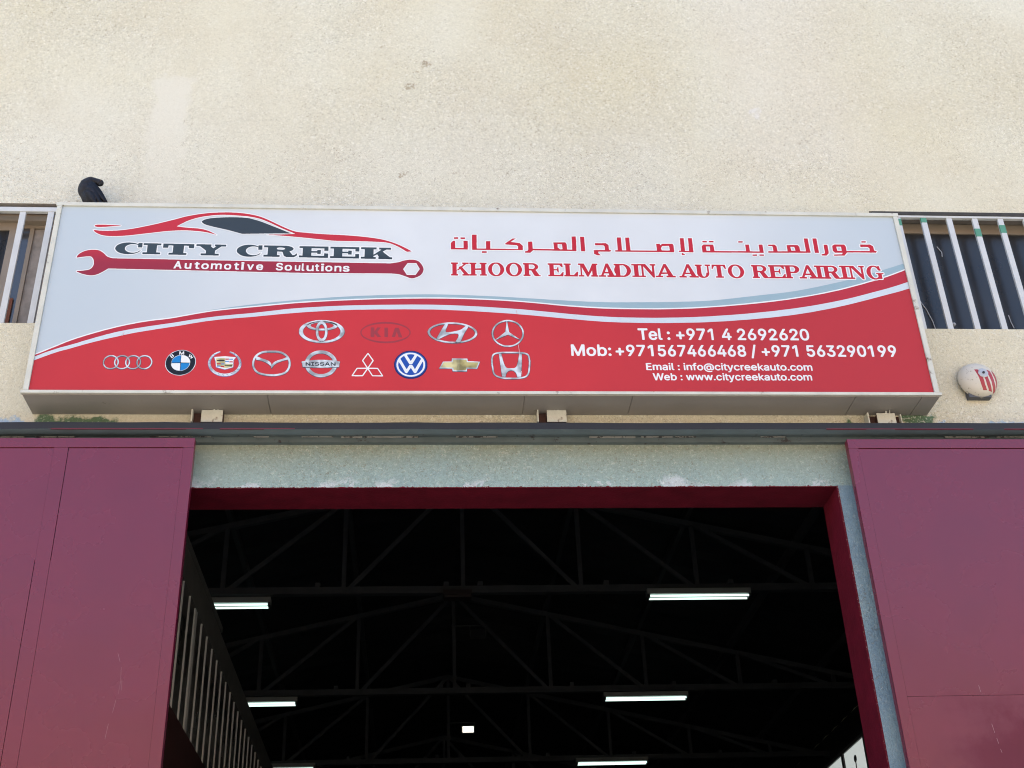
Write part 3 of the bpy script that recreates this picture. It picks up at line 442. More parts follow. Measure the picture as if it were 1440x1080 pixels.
printed_title|6|titlered|2836,877 -8,2 -9,4 -7,5 -9,10 -6,10 -3,8 -2,9 0,16 3,12 6,12 12,13 6,4 12,5 5,1 17,0 8,-2 9,-4 7,-5 11,-12 6,-12 3,-11 1,-17 -3,-9 -4,-10 -6,-10 -9,-8 -8,-6 -7,-3 -9,-2;2953,877 -8,2 -9,4 -7,5 -9,10 -4,6 -5,11 -2,9 0,18 2,9 6,13 7,9 6,5 7,5 10,4 12,2 5,0 12,-2 13,-6 4,-3 10,-10 5,-8 4,-10 3,-9 0,-16 -6,-17 -4,-8 -10,-10 -7,-6 -14,-6 -5,-1;3881,879 -57,86 -3,3 0,-73 1,-2 11,0 0,-11 -90,0 0,11 13,0 2,2 0,78 -1,2 -1,0 -13,1 0,11 38,0 4,1 51,0 4,-5 36,-57 2,-2 1,50 -2,1 -11,1 0,12 38,0 0,-12 -9,-1 -1,-1 -1,-92 -1,-3 -1,-1;4436,878 -9,2 -12,5 -7,5 -9,9 -8,15 -3,12 -1,11 3,17 5,11 5,7 9,9 6,4 11,5 9,2 14,0 12,-3 10,-5 4,-3 10,-10 7,-12 4,-13 1,-7 1,-3 -1,-10 -3,-9 -4,-9 -6,-10 -9,-8 -8,-6 -10,-4 -11,-2;2549,880 0,12 8,1 1,3 0,75 -2,1 -7,1 0,12 46,0 0,-12 -8,-1 -1,-1 0,-47 10,9 6,8 -4,8 15,6 4,0 14,16 0,1 -8,1 0,12 42,0 0,-12 -17,-1 -24,-24 -1,-2 39,-53 6,-1 1,-2 1,2 1,0 8,1 1,2 0,76 -2,1 -8,1 0,12 46,0 0,-12 -7,-1 -1,-1 0,-31 0,-1 2,-1 6,0 3,1 27,1 1,31 -2,1 -8,1 0,12 46,0 0,-12 -8,-1 0,-2 0,-76 1,-2 7,0 0,-11 -46,0 0,11 8,0 2,2 -1,32 -36,0 -2,0 0,-1 0,-31 1,-2 7,0 0,-11 -45,-1 -1,1 -1,2 -1,-2 -1,-1 -43,0 -1,2 0,10 9,0 1,2 -23,36 -2,2 -9,-9 -11,-2 -2,-2 0,-25 1,-2 8,0 0,-11 -8,-2;4212,879 -8,2 -8,4 -10,9 0,-11 -2,-2 -60,1 0,12 13,1 1,2 -3,9 -1,3 -1,0 -37,0 -4,-8 -2,-6 15,-1 1,-11 -2,-2 -46,0 -1,2 0,10 1,1 14,0 2,2 40,94 14,0 2,0 1,-2 34,-81 5,-12 1,-1 14,1 -6,13 -1,6 0,8 1,4 0,48 -2,1 -8,1 0,12 47,0 0,-11 -7,-1 -1,-1 0,-50 1,-4 0,-8 2,-9 4,-9 6,-5 6,0 6,5 3,6 3,10 1,8 1,3 6,0 2,2 0,51 -2,1 -11,1 0,12 35,0 2,-1 -1,-11 -11,-1 -1,-1 0,-63 -5,-12 -7,-10 -10,-7 -14,-4;5297,880 -59,85 -6,7 0,-75 1,-2 12,0 1,-11 -2,-2 -128,0 -9,5 -2,3 -14,31 -4,8 -1,0 -12,0 -1,-1 0,-31 1,-2 8,0 1,-11 -2,-2 -144,0 -1,2 0,11 13,1 -3,13 -2,1 -37,0 -6,-14 16,-1 1,-11 -2,-2 -48,0 -1,2 0,10 1,1 15,0 2,2 32,76 8,19 1,0 14,0 2,-1 39,-92 1,-3 2,-1 6,0 2,2 0,79 -2,1 -12,1 0,12 110,0 4,1 3,-1 7,0 12,-3 6,-3 8,-6 5,-7 2,-6 1,-8 -3,-7 -9,-11 -7,-4 0,-1 20,-37 3,-5 2,-1 6,1 1,3 1,0 12,0 2,2 0,80 -2,1 -13,1 0,12 100,0 42,-63 3,-4 1,53 -2,1 -11,1 0,12 37,0 2,-1 -1,-11 -9,-1 -1,-1 -1,-94 -1,-3 -1,-1;5377,879 -11,3 -8,4 -7,5 -10,12 -6,12 -2,6 -2,15 1,12 4,13 6,11 9,10 8,6 9,4 8,2 16,0 13,-4 7,-4 4,5 9,0 2,-10 0,-10 5,-10 2,-6 -5,-1 -4,-2 -5,0 -3,2 -4,1 -6,15 -8,9 -7,4 -9,0 -5,-2 -5,-4 -5,-7 -3,-6 -4,-15 -1,-17 1,-9 3,-11 6,-12 10,-9 4,-1 6,0 8,4 6,5 3,5 -1,19 -11,1 0,9 51,0 0,-9 -13,-1 1,-3 -1,-6 -1,-29 -26,-1 -16,-5;3023,881 0,12 7,0 2,2 0,76 -1,2 -8,1 0,12 64,0 7,-1 9,-3 11,-7 3,-3 4,-7 2,-8 -1,-6 -3,-8 -8,-7 -7,-5 24,-42 8,-1 0,-7 -31,-1 -10,5 -2,3 -2,4 -15,33 -2,1 -11,0 -2,0 0,-1 0,-30 1,-2 7,0 0,-12;3186,881 0,12 8,0 2,2 0,76 -1,2 -1,0 -8,1 0,12 97,0 1,-21 1,-5 0,-4 -2,-2 -4,0 -2,1 -14,18 -38,0 0,-34 20,0 5,16 2,1 4,0 1,-41 -1,-2 -1,-1 -4,0 -1,1 -5,16 -20,0 0,-33 0,-2 1,-1 38,0 17,22 1,1 5,0 1,0 1,-4 -1,-3 -3,-28;3292,881 0,12 8,0 2,2 0,77 -1,2 -1,0 -8,1 0,11 47,0 0,-11 -7,-1 -1,-1 0,-79 25,0 21,26 7,0 1,0 0,-8 -1,-3 -3,-28;3387,881 0,12 12,0 1,1 1,3 0,76 -2,1 -12,1 0,12 39,0 28,-69 2,4 20,50 3,7 0,8 37,0 0,-12 -8,-1 0,-2 0,-77 1,-2 7,0 0,-12 -46,0 0,12 7,0 2,2 -1,37 -26,-50 -2,-2 -7,1 -31,74 -1,1 0,-61 1,-2 12,0 0,-12;3521,881 0,12 14,0 2,2 34,93 1,1 14,0 2,-2 33,-90 2,-4 10,0 1,1 1,2 -1,9 -3,5 -3,7 -2,8 -1,9 1,11 3,9 5,10 1,9 -2,1 -8,1 0,12 64,0 12,-3 12,-6 13,-11 4,-7 5,-12 2,-13 0,-9 -4,-11 -3,-6 -3,-6 -11,-10 -6,-5 -11,-5 -9,-2 -29,0 -3,-1 -80,0 -1,2 0,11 13,1 -3,14 -27,0 -2,0 -1,-1 -5,-13 16,-1 0,-12;3899,882 0,11 4,1 12,0 2,3 40,91 2,2 15,0 42,-95 14,-1 2,-1 0,-10 -2,-2 -59,0 -1,2 0,11 13,1 -2,9 -2,5 -20,0 -3,-1 -16,0 -2,-1 -6,-12 16,-1 0,-12;4302,882 0,12 10,0 2,2 0,79 -2,1 -14,0 -11,-23 -7,0 3,31 1,5 89,0 3,-19 0,-7 1,-3 -1,-7 -6,0 -12,23 -14,0 -1,-1 0,-79 1,-2 11,0 0,-12;4549,882 0,4 1,8 8,1 1,2 0,78 -2,1 -7,1 0,11 1,1 66,0 12,-3 8,-4 5,-4 5,-6 2,-4 2,-4 -1,-10 -3,-7 -4,-6 -11,-7 0,-1 20,-36 3,-6 2,-1 7,1 1,3 7,0 2,2 0,79 -2,1 -7,1 0,13 103,0 2,0 1,-2 1,2 1,0 65,0 13,-3 5,-2 6,-4 7,-7 3,-5 2,-6 0,-10 -4,-10 -8,-9 -4,-3 -6,-3 -12,-3 -28,0 0,-29 1,-2 3,1 5,0 1,-11 -2,-2 -87,0 -5,-1 -95,0 -8,4 -4,4 -18,39 -2,1 -10,0 -2,0 0,-1 0,-32 1,-2 8,0 0,-12;2842,888 4,-1 7,2 5,4 6,8 3,6 3,10 2,16 -2,16 -5,14 -4,6 -5,5 -3,2 -7,2 -4,0 -6,-2 -4,-3 -7,-8 -5,-12 -2,-9 0,-7 -1,-3 2,-18 6,-15 8,-9 5,-4;2960,888 2,-1 5,1 7,4 4,4 7,14 4,13 0,20 -5,16 -3,6 -7,8 -4,3 -6,2 -7,0 -4,-2 -3,-2 -6,-6 -6,-11 -3,-11 -1,-9 1,-17 2,-8 5,-11 8,-9 3,-3;4437,890 8,-1 4,1 5,4 6,5 6,12 5,18 0,13 -2,8 -3,10 -6,12 -7,6 -7,3 -9,0 -6,-3 -7,-7 -6,-11 -4,-17 0,-15 2,-11 3,-9 6,-10 6,-5;3681,892 5,0 4,2 8,7 6,11 3,9 2,7 0,13 -3,10 -3,8 -7,10 -5,4 -8,3 -2,0 -2,-2 -14,0 -1,-1 0,-78 1,-2 3,1 2,-1 9,0;3787,894 19,-1 2,2 0,78 -1,2 -1,0 -18,0 -1,-1;4704,895 46,-1 3,3 14,19 2,2 3,0 3,0 1,-1 -2,-22 7,0 0,82 -9,1 -1,2 1,-21 -1,-1 -2,-1 -5,1 -16,19 -44,0 0,-35 27,0 6,17 5,0 1,-3 -1,-41 -5,0 -6,16 -27,0;5021,896 20,-1 2,2 0,78 -1,2 -1,0 -19,0 -1,-1;5194,896 23,-1 2,2 0,79 -1,2 -1,0 -22,0 -1,-1;3563,921 21,0 1,3 -6,27 -1,5 -1,1;3945,921 31,0 -8,32 -3,9 -9,-17;4102,921 24,-1 5,2 -10,39 -1,0 -4,-8 -12,-26;4913,923 29,0 -9,38 -1,2 -2,-3;4812,938 19,-1 6,2 5,6 4,9 0,8 -3,7 -5,6 -8,3 -18,0;3076,939 6,-1 5,1 8,5 3,5 1,3 1,5 -1,5 -2,4 -3,3 -9,5 -24,0 0,-34;4601,942 10,-1 4,1 4,2 4,4 3,6 2,6 -4,9 -5,5 -6,3 -24,0 0,-34;5091,942 9,1 8,6 3,7 0,9 -3,7 -8,5 -4,1 -23,0 0,-35 6,-1 4,1
printed_logo|5|white|2139,998 -63,1 -4,1 -3,4 -1,4 0,13 1,5 -5,8 -6,-4 6,-5 2,-4 -1,-13 -3,-6 -5,-2 -95,1 -7,3 -8,-3 -183,2 -9,5 -9,-4 -185,2 -4,1 -3,4 -2,15 -4,-7 -20,-12 -48,0 -12,5 -12,8 -9,30 -20,1 -2,-1 0,-12 13,-2 4,-6 0,-14 -4,-7 -5,-1 -101,1 -4,1 -3,4 -1,4 0,14 2,4 5,3 18,0 0,45 -21,1 -1,-13 -4,-7 -4,-1 -23,0 -4,1 -3,4 -2,17 -15,4 -17,0 -10,-2 -12,-6 -5,-5 -5,-9 0,-8 3,-8 5,-7 14,-8 14,-3 13,0 14,3 10,5 11,11 4,1 9,-2 2,-2 0,-6 -5,-5 -2,-5 -7,-7 -24,-13 -25,-6 -29,-1 -16,2 -18,5 -18,8 -7,6 -16,17 -5,14 0,9 4,13 5,7 11,11 23,12 24,6 33,1 22,-4 15,-6 5,5 4,1 23,0 6,-3 8,3 141,-1 22,-4 14,-5 8,-4 7,-8 5,-10 -3,-8 -8,-10 -11,-7 11,-17 3,-2 6,0 11,12 6,1 6,-1 3,-3 2,-4 -2,-7 0,-3 7,3 12,-1 2,2 -1,45 -17,1 -3,4 -1,4 0,12 1,4 3,3 4,1 186,-1 8,-4 8,3 185,-1 7,-3 6,3 100,-1 4,-1 3,-3 2,-4 -1,-14 -4,-7 -15,-1 0,-21 3,1 23,20 -4,7 0,13 1,5 3,3 5,1 74,0 6,-2 3,-6 0,-13 -4,-7 -5,-2 -26,0 -16,-10 39,-37 13,-1 6,-4 2,-4 0,-13 -2,-4 -2,-3 -5,-2;1012,1013 -74,1 -13,2 -3,4 -1,4 0,12 1,4 3,3 4,1 24,-1 0,13 -37,33 -20,0 -7,3 -2,-17 -3,-4 -4,-1 -18,0 -17,2 -4,7 -1,10 -8,1 -8,0 0,-44 16,-2 3,-3 2,-4 0,-12 -2,-4 -3,-4 -4,-1 -112,1 -4,2 -3,3 -1,4 0,12 1,4 6,4 17,0 2,2 0,41 -6,2 -12,0 -2,-14 -3,-4 -5,-1 -30,0 -4,1 -4,7 -1,13 -6,-2 -18,0 0,-43 19,-1 5,-3 2,-4 1,-13 -2,-4 -3,-4 -4,-1 -107,1 -8,3 -3,3 -1,4 0,11 1,4 6,4 18,0 2,2 0,41 -2,1 -17,0 -2,-15 -3,-4 -4,-1 -22,0 -6,2 -4,7 -1,13 -15,4 -19,0 -6,-1 -7,-2 -14,-8 -6,-10 0,-10 3,-6 5,-6 14,-8 15,-3 14,0 20,5 8,5 9,9 3,1 9,-2 3,-3 0,-7 -6,-4 -2,-5 -5,-5 -7,-5 -17,-8 -13,-4 -18,-3 -15,-1 -19,1 -25,5 -14,5 -19,11 -9,10 -8,13 -2,11 3,13 4,7 7,8 10,8 16,8 12,4 14,3 18,2 31,-2 28,-8 5,5 5,1 18,0 9,-2 6,1 86,0 24,-1 7,-4 9,4 163,-1 32,-1 4,-1 4,-4 4,4 4,1 93,-1 4,-1 3,-3 2,-18 7,-7 3,3 -1,6 0,13 4,6 5,1 69,-1 5,-2 3,-5 1,-13 -3,-6 -6,-3 -26,0 -3,-1 -31,-29 0,-15 18,0 4,-1 3,-3 2,-15 -2,-6 -3,-3 -4,-1;1957,1031 19,-1 2,3 -1,45 -20,1 -2,-16 -3,-4 -4,-1 -14,0 -13,2 -4,7 -1,11 -14,0 4,-4 2,-4 0,-28 -2,-4 -6,-5 -17,0 4,-2 28,0 2,2 0,12 4,6 4,1 23,0 4,-1 3,-3;1756,1032 20,2 0,46 -14,0 -6,2 -2,-16 -3,-4 -5,-1 -23,0 -4,1 -4,7 -1,11 -11,0 4,-7 0,-29 -4,-7 -6,-2 17,-1 1,13 2,5 5,3 11,0 15,-1 6,-3 2,-5;1847,1033 33,0 -5,2 -3,3 -2,5 -3,0 -20,0;1650,1035 46,0 -4,1 -14,0 -4,1 -3,4 -2,4 -3,0 -20,0 0,-9;1847,1071 22,-1 7,9 -28,0 -1,-1;1646,1073 22,-1 7,9 -28,0 -1,-1;1431,1081 19,-1 5,2 -8,2 -17,0 -6,-1 1,-2
printed_logo|6|inkdark|2139,1005 -2,1 -62,0 0,15 2,3 -10,20 -20,-13 -4,0 0,-1 0,-8 15,0 0,-15 -68,0 -4,1 -25,0 0,16 5,-1 18,1 1,58 -1,2 -7,1 -16,0 0,16 101,-1 0,-16 -19,0 0,-43 50,41 -1,1 -13,1 0,15 77,0 0,-16 -29,0 -22,-14 -2,-2 13,-14 34,-31 15,-1 0,-16;1913,1008 -3,1 -71,0 -4,1 -71,0 -3,1 0,15 21,0 2,2 0,57 -1,2 -1,0 -21,0 0,15 98,0 5,-1 85,0 1,-34 -2,-2 -14,0 -10,1 0,18 -2,1 -37,0 -4,1 -41,0 0,-21 1,-2 28,0 7,-1 2,2 0,7 1,1 12,0 8,-1 1,0 1,-2 -1,-29 -22,0 -1,9 -2,1 -34,0 -1,-1 0,-24 82,-1 2,2 0,19 25,0 0,-36;1688,1011 -2,1 -71,0 -4,1 -51,0 0,16 10,0 3,-1 7,0 2,2 0,57 -1,2 -1,0 -20,0 0,15 96,0 5,-1 87,0 1,-33 -2,-2 -25,0 0,18 -2,1 -26,0 -4,1 -51,0 0,-21 1,-2 35,0 1,1 1,7 1,1 20,0 1,0 1,-2 -1,-30 -22,1 0,8 -2,1 -35,0 -1,-1 0,-23 9,0 3,-1 69,0 2,2 0,19 11,0 3,-1 12,0 0,-36;1229,1014 -15,2 -12,3 -11,4 -13,8 -14,13 -3,4 -3,7 -1,5 0,8 3,10 5,7 8,8 18,10 11,4 15,3 10,1 23,0 7,-1 15,-3 14,-5 7,-4 1,1 1,7 1,1 24,0 1,-34 -2,-2 -24,0 -1,19 -5,3 -16,4 -18,0 -13,-3 -12,-6 -8,-8 -4,-6 -2,-7 0,-7 1,-5 5,-9 6,-7 7,-5 7,-3 17,-4 13,0 7,1 10,3 10,5 5,4 6,7 5,0 -5,-3 -1,-6 -4,-5 -7,-5 -17,-8 -15,-4 -15,-2;1479,1014 -17,10 -2,5 -6,21 -2,5 -7,2 -14,0 -4,1 -9,0 0,-26 1,-2 16,0 0,-15 -46,0 -4,1 -54,0 0,16 3,0 4,-1 18,1 1,57 -1,2 -1,0 -24,0 0,16 143,-1 22,-4 15,-6 9,-8 3,-6 -2,-5 -2,-4 -7,-6 -6,-3 -8,-2 -1,-1 21,-31 11,1 3,2 10,11 6,0 0,-2 -4,-17 -17,-11;1012,1020 -3,1 -71,0 -10,1 0,15 32,0 0,22 -42,37 -23,0 0,15 53,0 4,-1 37,0 2,-1 0,-12 -3,-2 1,-1 15,-15 4,2 15,14 -9,1 0,14 35,0 4,-1 33,0 0,-15 -30,0 -38,-34 0,-23 5,-2 21,0 0,-14;786,1023 -2,1 -61,0 0,15 25,1 0,57 -12,1 -18,0 -1,-1 -1,-18 -32,0 -1,2 0,32 63,0 4,-1 97,0 4,-1 30,0 1,-32 -2,-2 -31,1 -1,2 -1,16 -12,0 -3,1 -15,0 0,-57 1,-2 19,0 0,-15;462,1024 -19,2 -18,4 -11,4 -10,5 -10,7 -9,11 -4,8 -1,7 2,11 8,12 10,8 16,8 13,4 17,3 24,1 3,-1 15,-1 18,-4 16,-7 1,1 1,7 1,1 19,0 6,-1 1,-33 -2,-2 -23,0 -2,3 -1,16 -5,3 -6,2 -11,2 -19,0 -10,-2 -16,-7 -7,-6 -4,-5 -3,-8 0,-9 1,-4 3,-7 8,-8 14,-8 18,-4 14,0 7,1 14,4 6,3 13,12 5,-1 -6,-3 -1,-6 -2,-3 -7,-5 -14,-7 -13,-4 -11,-2 -17,-1 -3,-1;636,1025 -3,1 -71,0 -5,2 0,13 25,0 1,1 1,2 -1,55 -26,0 0,15 87,0 4,-1 22,0 0,-15 -25,0 -1,0 0,-3 0,-54 26,-1 0,-14;1431,1074 19,-1 10,2 7,4 0,5 -2,2 -4,2 -14,3 -17,0 -10,-2 -6,-3 0,-7 7,-4
printed_logo|5|white|2261,1061 -5,2 -54,39 -28,16 -22,10 -32,8 -43,4 -72,3 -224,2 -253,29 -100,9 -85,5 -5,3 -1,4 2,4 5,2 98,3 60,4 1,1 -1,1 -67,33 -87,49 -39,19 -25,10 -32,9 -43,8 -76,7 -70,4 -40,-1 -50,-6 -54,-10 -49,-15 -27,-11 -30,-16 -43,-30 0,-2 5,-1 43,-6 72,-5 44,-9 34,-13 50,-29 5,-4 1,-3 -2,-5 -4,-1 -57,18 -36,7 -76,8 -67,1 -55,-4 -50,-6 -197,-33 -44,-6 -55,-5 -28,-1 -26,1 -23,3 -23,5 -30,13 -16,11 -8,8 -9,13 -1,3 2,4 5,2 31,-5 26,-2 82,2 44,5 49,9 65,16 102,30 186,65 49,13 49,10 52,8 53,5 47,2 43,0 36,-2 45,-5 36,-6 38,-9 34,-11 22,-9 32,-16 106,-60 48,-24 34,-12 24,-4 103,-10 72,-5 121,-5 95,-8 96,-13 65,-14 37,-12 42,-17 55,-29 53,-34 3,-5 -3,-6 -8,-2;247,1235 -18,5 -7,6 -2,6 2,5 4,4 10,4 11,2 53,0 79,-4 18,-3 3,-5 -3,-7 -11,-2 -99,-10
printed_logo|6|carred|2261,1067 -35,26 -21,14 -28,16 -22,10 -12,4 -23,5 -5,0 -10,2 -9,0 -3,1 -13,0 -3,1 -19,0 -3,1 -19,0 -3,1 -25,0 -3,1 -45,0 -4,1 -157,0 -4,1 -14,0 -3,1 -10,0 -12,2 -16,1 -58,8 -40,4 -28,4 -34,3 -12,2 -7,0 -3,1 -7,0 -3,1 -7,0 -3,1 -7,0 -3,1 -8,0 -13,2 -8,0 -3,1 -29,2 -3,1 -9,0 -3,1 -9,0 -3,1 -9,0 -3,1 -11,0 -16,2 -43,2 -3,2 4,1 29,0 3,1 51,1 3,1 14,0 3,1 13,0 3,1 38,2 9,2 -1,1 -86,42 -87,49 -39,19 -25,10 -35,10 -43,8 -14,2 -33,2 -3,1 -10,0 -3,1 -10,0 -3,1 -11,0 -3,1 -11,0 -3,1 -13,0 -3,1 -23,0 -3,1 -40,-1 -3,-1 -8,0 -39,-5 -54,-10 -22,-6 -30,-10 -29,-12 -28,-15 -55,-39 0,-1 1,-1 46,-7 22,-2 3,-1 9,0 3,-1 12,0 3,-1 13,0 3,-1 20,-1 37,-7 19,-6 17,-7 14,-7 30,-18 8,-5 0,-1 -54,17 -36,7 -30,4 -29,2 -3,1 -11,0 -3,1 -15,0 -4,1 -48,0 -3,-1 -16,0 -3,-1 -11,0 -3,-1 -19,-1 -3,-1 -6,0 -41,-5 -225,-37 -22,-2 -3,-1 -7,0 -3,-1 -7,0 -3,-1 -9,0 -3,-1 -11,0 -3,-1 -24,0 -6,-1 -3,1 -21,0 -3,1 -14,1 -17,3 -18,5 -21,10 -16,11 -7,7 -8,12 42,-6 13,0 3,-1 39,0 3,1 24,0 3,1 24,1 51,7 49,10 32,8 71,20 46,14 66,22 49,17 58,22 38,11 42,10 31,6 37,6 32,4 33,2 3,1 42,1 5,1 43,0 3,-1 33,-1 3,-1 8,0 3,-1 7,0 24,-3 36,-6 38,-9 31,-10 22,-9 32,-16 106,-60 48,-24 14,-6 23,-7 24,-4 46,-4 12,-2 30,-2 3,-1 9,0 3,-1 37,-2 3,-1 12,0 3,-1 14,0 3,-1 17,0 3,-1 19,0 3,-1 21,0 3,-1 19,0 3,-1 33,-1 3,-1 25,-1 3,-1 10,0 3,-1 9,0 3,-1 39,-3 29,-4 6,0 61,-9 37,-7 28,-7 34,-11 42,-17 32,-16 46,-27 29,-20 -4,-2;247,1241 -13,3 -6,4 -2,4 2,3 5,3 14,3 52,0 4,-1 22,0 3,-1 18,0 3,-1 30,-1 3,-1 7,0 5,-1 0,-1 -1,-1 -15,-2 -38,-3 -41,-5 -25,-1 -3,-1
printed_logo|5|white|1181,1194 -93,30 -93,24 -52,16 -18,9 -18,16 -2,5 3,6 10,13 15,7 20,7 45,8 65,5 85,1 34,-2 39,-5 58,-19 37,-15 174,-83 6,-3 2,-4 -2,-5 -16,-2
printed_logo|6|inkwin|1181,1199 -93,30 -93,24 -49,15 -18,9 -17,16 0,2 4,7 10,9 16,7 24,7 43,6 21,1 3,1 11,0 3,1 14,0 3,1 19,0 3,1 62,0 4,-1 19,0 51,-6 55,-18 28,-11 79,-37 102,-49 7,-4 -12,-2 -31,0 -3,-1 -63,-1 -3,-1 -56,-1 -3,-1 -27,0 -3,-1 -56,-1 -3,-1 -27,0 -3,-1
printed_logo|5|white|248,848 -30,6 -36,12 -20,10 -6,7 -1,3 2,5 6,3 30,2 34,6 10,4 7,6 9,15 2,11 0,12 -3,20 -9,19 -9,8 -5,1 -22,-1 -60,-11 -5,2 -2,5 2,11 5,13 9,11 12,11 24,14 18,6 20,4 29,0 26,-6 10,-5 19,-15 29,-29 13,-6 20,-5 28,-1 809,-10 940,-8 53,10 25,11 30,8 19,3 20,0 29,-7 11,-6 7,-7 12,-15 7,-12 8,-21 2,-10 0,-10 -2,-11 -5,-14 -10,-16 -10,-10 -15,-10 -20,-9 -16,-4 -13,1 -12,4 -61,26 -24,4 -23,2 -525,-3 -1235,21 -47,0 -41,-33 -18,-11 -25,-9 -12,-2;2265,888 49,0 2,1 23,39 -19,42 -49,0 -3,-2 -24,-41
printed_logo|6|wrenchred|248,854 -22,4 -31,9 -26,12 -4,3 -4,4 3,2 21,1 15,2 31,6 9,4 10,9 3,4 6,13 2,11 0,12 -3,20 -5,13 -5,8 -7,8 -4,3 -8,2 -22,-1 -31,-5 -24,-5 -5,0 -1,0 2,11 4,10 9,11 10,9 8,6 16,8 15,5 20,4 29,0 13,-2 10,-3 10,-5 19,-15 12,-12 7,-9 10,-8 16,-7 20,-5 25,0 3,-1 157,-1 4,-1 156,-1 5,-1 76,0 4,-1 156,-1 5,-1 76,0 4,-1 76,0 5,-1 80,0 5,-1 106,0 5,-1 106,0 5,-1 105,0 5,-1 107,0 5,-1 114,0 5,-1 113,0 5,-1 114,0 5,-1 114,0 4,-1 22,0 53,10 12,4 16,8 27,7 19,3 20,0 13,-2 13,-4 11,-6 6,-6 11,-14 7,-12 7,-18 2,-10 0,-10 -2,-11 -3,-9 -4,-8 -7,-10 -8,-8 -15,-10 -20,-9 -13,-3 -7,0 -15,4 -18,9 -34,14 -12,4 -24,4 -20,1 -3,1 -170,0 -5,-1 -170,0 -5,-1 -170,0 -5,-1 -3,1 -63,0 -5,1 -63,0 -5,1 -63,0 -5,1 -62,0 -5,1 -63,0 -5,1 -127,1 -3,1 -114,1 -4,1 -55,0 -3,1 -114,1 -3,1 -114,1 -3,1 -114,1 -3,1 -114,1 -4,1 -55,0 -3,1 -55,0 -5,1 -49,0 -25,-21 -29,-21 -18,-8 -10,-3 -12,-2;2262,881 55,1 2,1 2,3 24,42 0,2 -8,17 -14,29 -55,0 -2,-1 -3,-4 -26,-44
printed_logo|7|white|806,914 -5,14 -6,2 -12,0 -5,-15 -12,0 0,4 2,3 3,11 2,3 3,11 2,3 8,23 11,0 1,-2 14,-42 2,-3 2,-6 0,-6;786,940 10,0 -4,15 -2,-2 -1,-6
printed_logo|7|white|848,913 -7,3 -4,4 -2,5 0,33 12,0 0,-28 5,-6 2,-1 4,0 5,2 3,5 0,28 12,0 0,-44 -10,-1 -1,3 -6,-3
printed_logo|7|white|914,913 -4,2 -5,5 0,27 -8,1 0,9 8,1 1,9 12,0 1,-9 7,0 3,-2 0,-8 -11,-1 0,-22 2,-2 8,0 1,-1 1,-5 0,-4
printed_logo|7|white|957,912 -5,2 -4,3 -5,6 -2,9 1,11 4,7 4,4 4,2 4,1 14,0 5,-1 9,-9 2,-5 0,-15 -1,-4 -3,-5 -7,-5 -4,-1;961,922 8,0 4,3 3,4 1,4 -1,5 -2,4 -5,5 -7,0 -2,-1 -6,-7 -1,-5 1,-5 2,-3
printed_logo|7|white|1002,912 0,45 11,0 1,-2 1,0 4,2 12,0 3,-1 4,-4 6,4 4,1 10,0 6,-2 6,-6 1,-3 -1,-34 -11,0 0,30 -3,3 -5,2 -4,-1 -4,-5 0,-29 -12,0 0,28 -3,5 -5,2 -5,-1 -4,-6 0,-28
printed_logo|7|white|1101,910 -7,4 -5,5 -2,4 -1,5 0,13 1,3 6,8 7,3 16,0 4,-1 6,-4 4,-6 1,-4 0,-16 -3,-7 -4,-4 -4,-2 -4,-1;1105,921 7,-1 2,1 4,5 2,5 0,4 -2,5 -4,4 -5,2 -5,-2 -4,-4 -3,-6 0,-2 3,-7
printed_logo|7|white|1166,910 -5,2 -4,5 0,27 -8,1 0,9 8,1 0,10 11,0 1,-10 12,-1 -1,-9 -11,-1 0,-19 1,-4 1,-1 8,0 2,-2 1,-8
printed_logo|7|white|1196,910 0,44 15,1 0,-45;1201,957 -6,2 -1,2 0,5 2,3 2,1 11,0 4,-3 1,-7 -3,-2 -3,-1
printed_logo|7|white|1253,909 -5,1 -2,5 -13,34 0,4 11,0 3,-8 1,-3 2,-5 4,-10 10,26 10,1 0,-7 -12,-31 -2,-5 -1,-2
printed_logo|7|white|1306,908 -6,3 -6,6 -2,4 -1,5 0,13 1,3 3,4 7,6 9,2 11,-1 6,-3 3,-3 3,-6 0,-4 1,-1 0,-9 -14,-1 -3,1 -13,0 -2,0 0,-1 3,-4 5,-4 7,0 2,2 4,4 3,0 7,-2 0,-4 -6,-8 -5,-2;1303,937 18,-1 1,1 0,1 -2,3 -3,2 -4,1 -5,-2
printed_logo|7|white|1431,907 -6,2 -4,3 -3,5 -1,4 0,5 11,0 2,-5 2,-2 6,-2 7,1 4,2 2,4 -2,3 -5,3 -15,4 -4,2 -6,7 0,12 2,5 6,5 8,2 9,0 1,-1 4,0 7,-4 4,-5 1,-4 -1,-5 -10,0 -1,3 -3,3 -4,2 -7,0 -4,-4 -1,-3 2,-3 6,-3 13,-3 6,-4 3,-3 2,-5 0,-9 -3,-5 -4,-4 -4,-2 -4,-1
printed_logo|7|white|1488,906 -8,4 -5,6 -2,8 0,11 2,6 4,6 7,4 7,1 12,-1 6,-3 7,-8 2,-9 0,-8 -2,-7 -6,-7 -5,-2 -4,-1;1493,916 6,0 2,1 5,4 2,5 -1,7 -3,5 -7,4 -7,-2 -3,-4 -2,-4 0,-7 2,-4
printed_logo|7|white|1547,906 -6,3 -3,6 0,35 9,0 1,-27 2,-4 2,-2 3,-2 5,3 2,3 1,4 1,25 9,0 0,-44 -9,0 -1,1 -1,0 -3,-1
printed_logo|7|white|1589,905 -3,1 -4,5 1,53 10,0 0,-47 2,-2 4,0 1,-1 0,-9
printed_logo|7|white|1627,904 -8,3 -5,7 -1,6 0,29 13,0 0,-27 2,-4 3,-3 6,-1 4,1 3,2 4,7 0,25 11,0 1,-44 -9,-1 -3,1 -1,2 -1,0 -7,-3
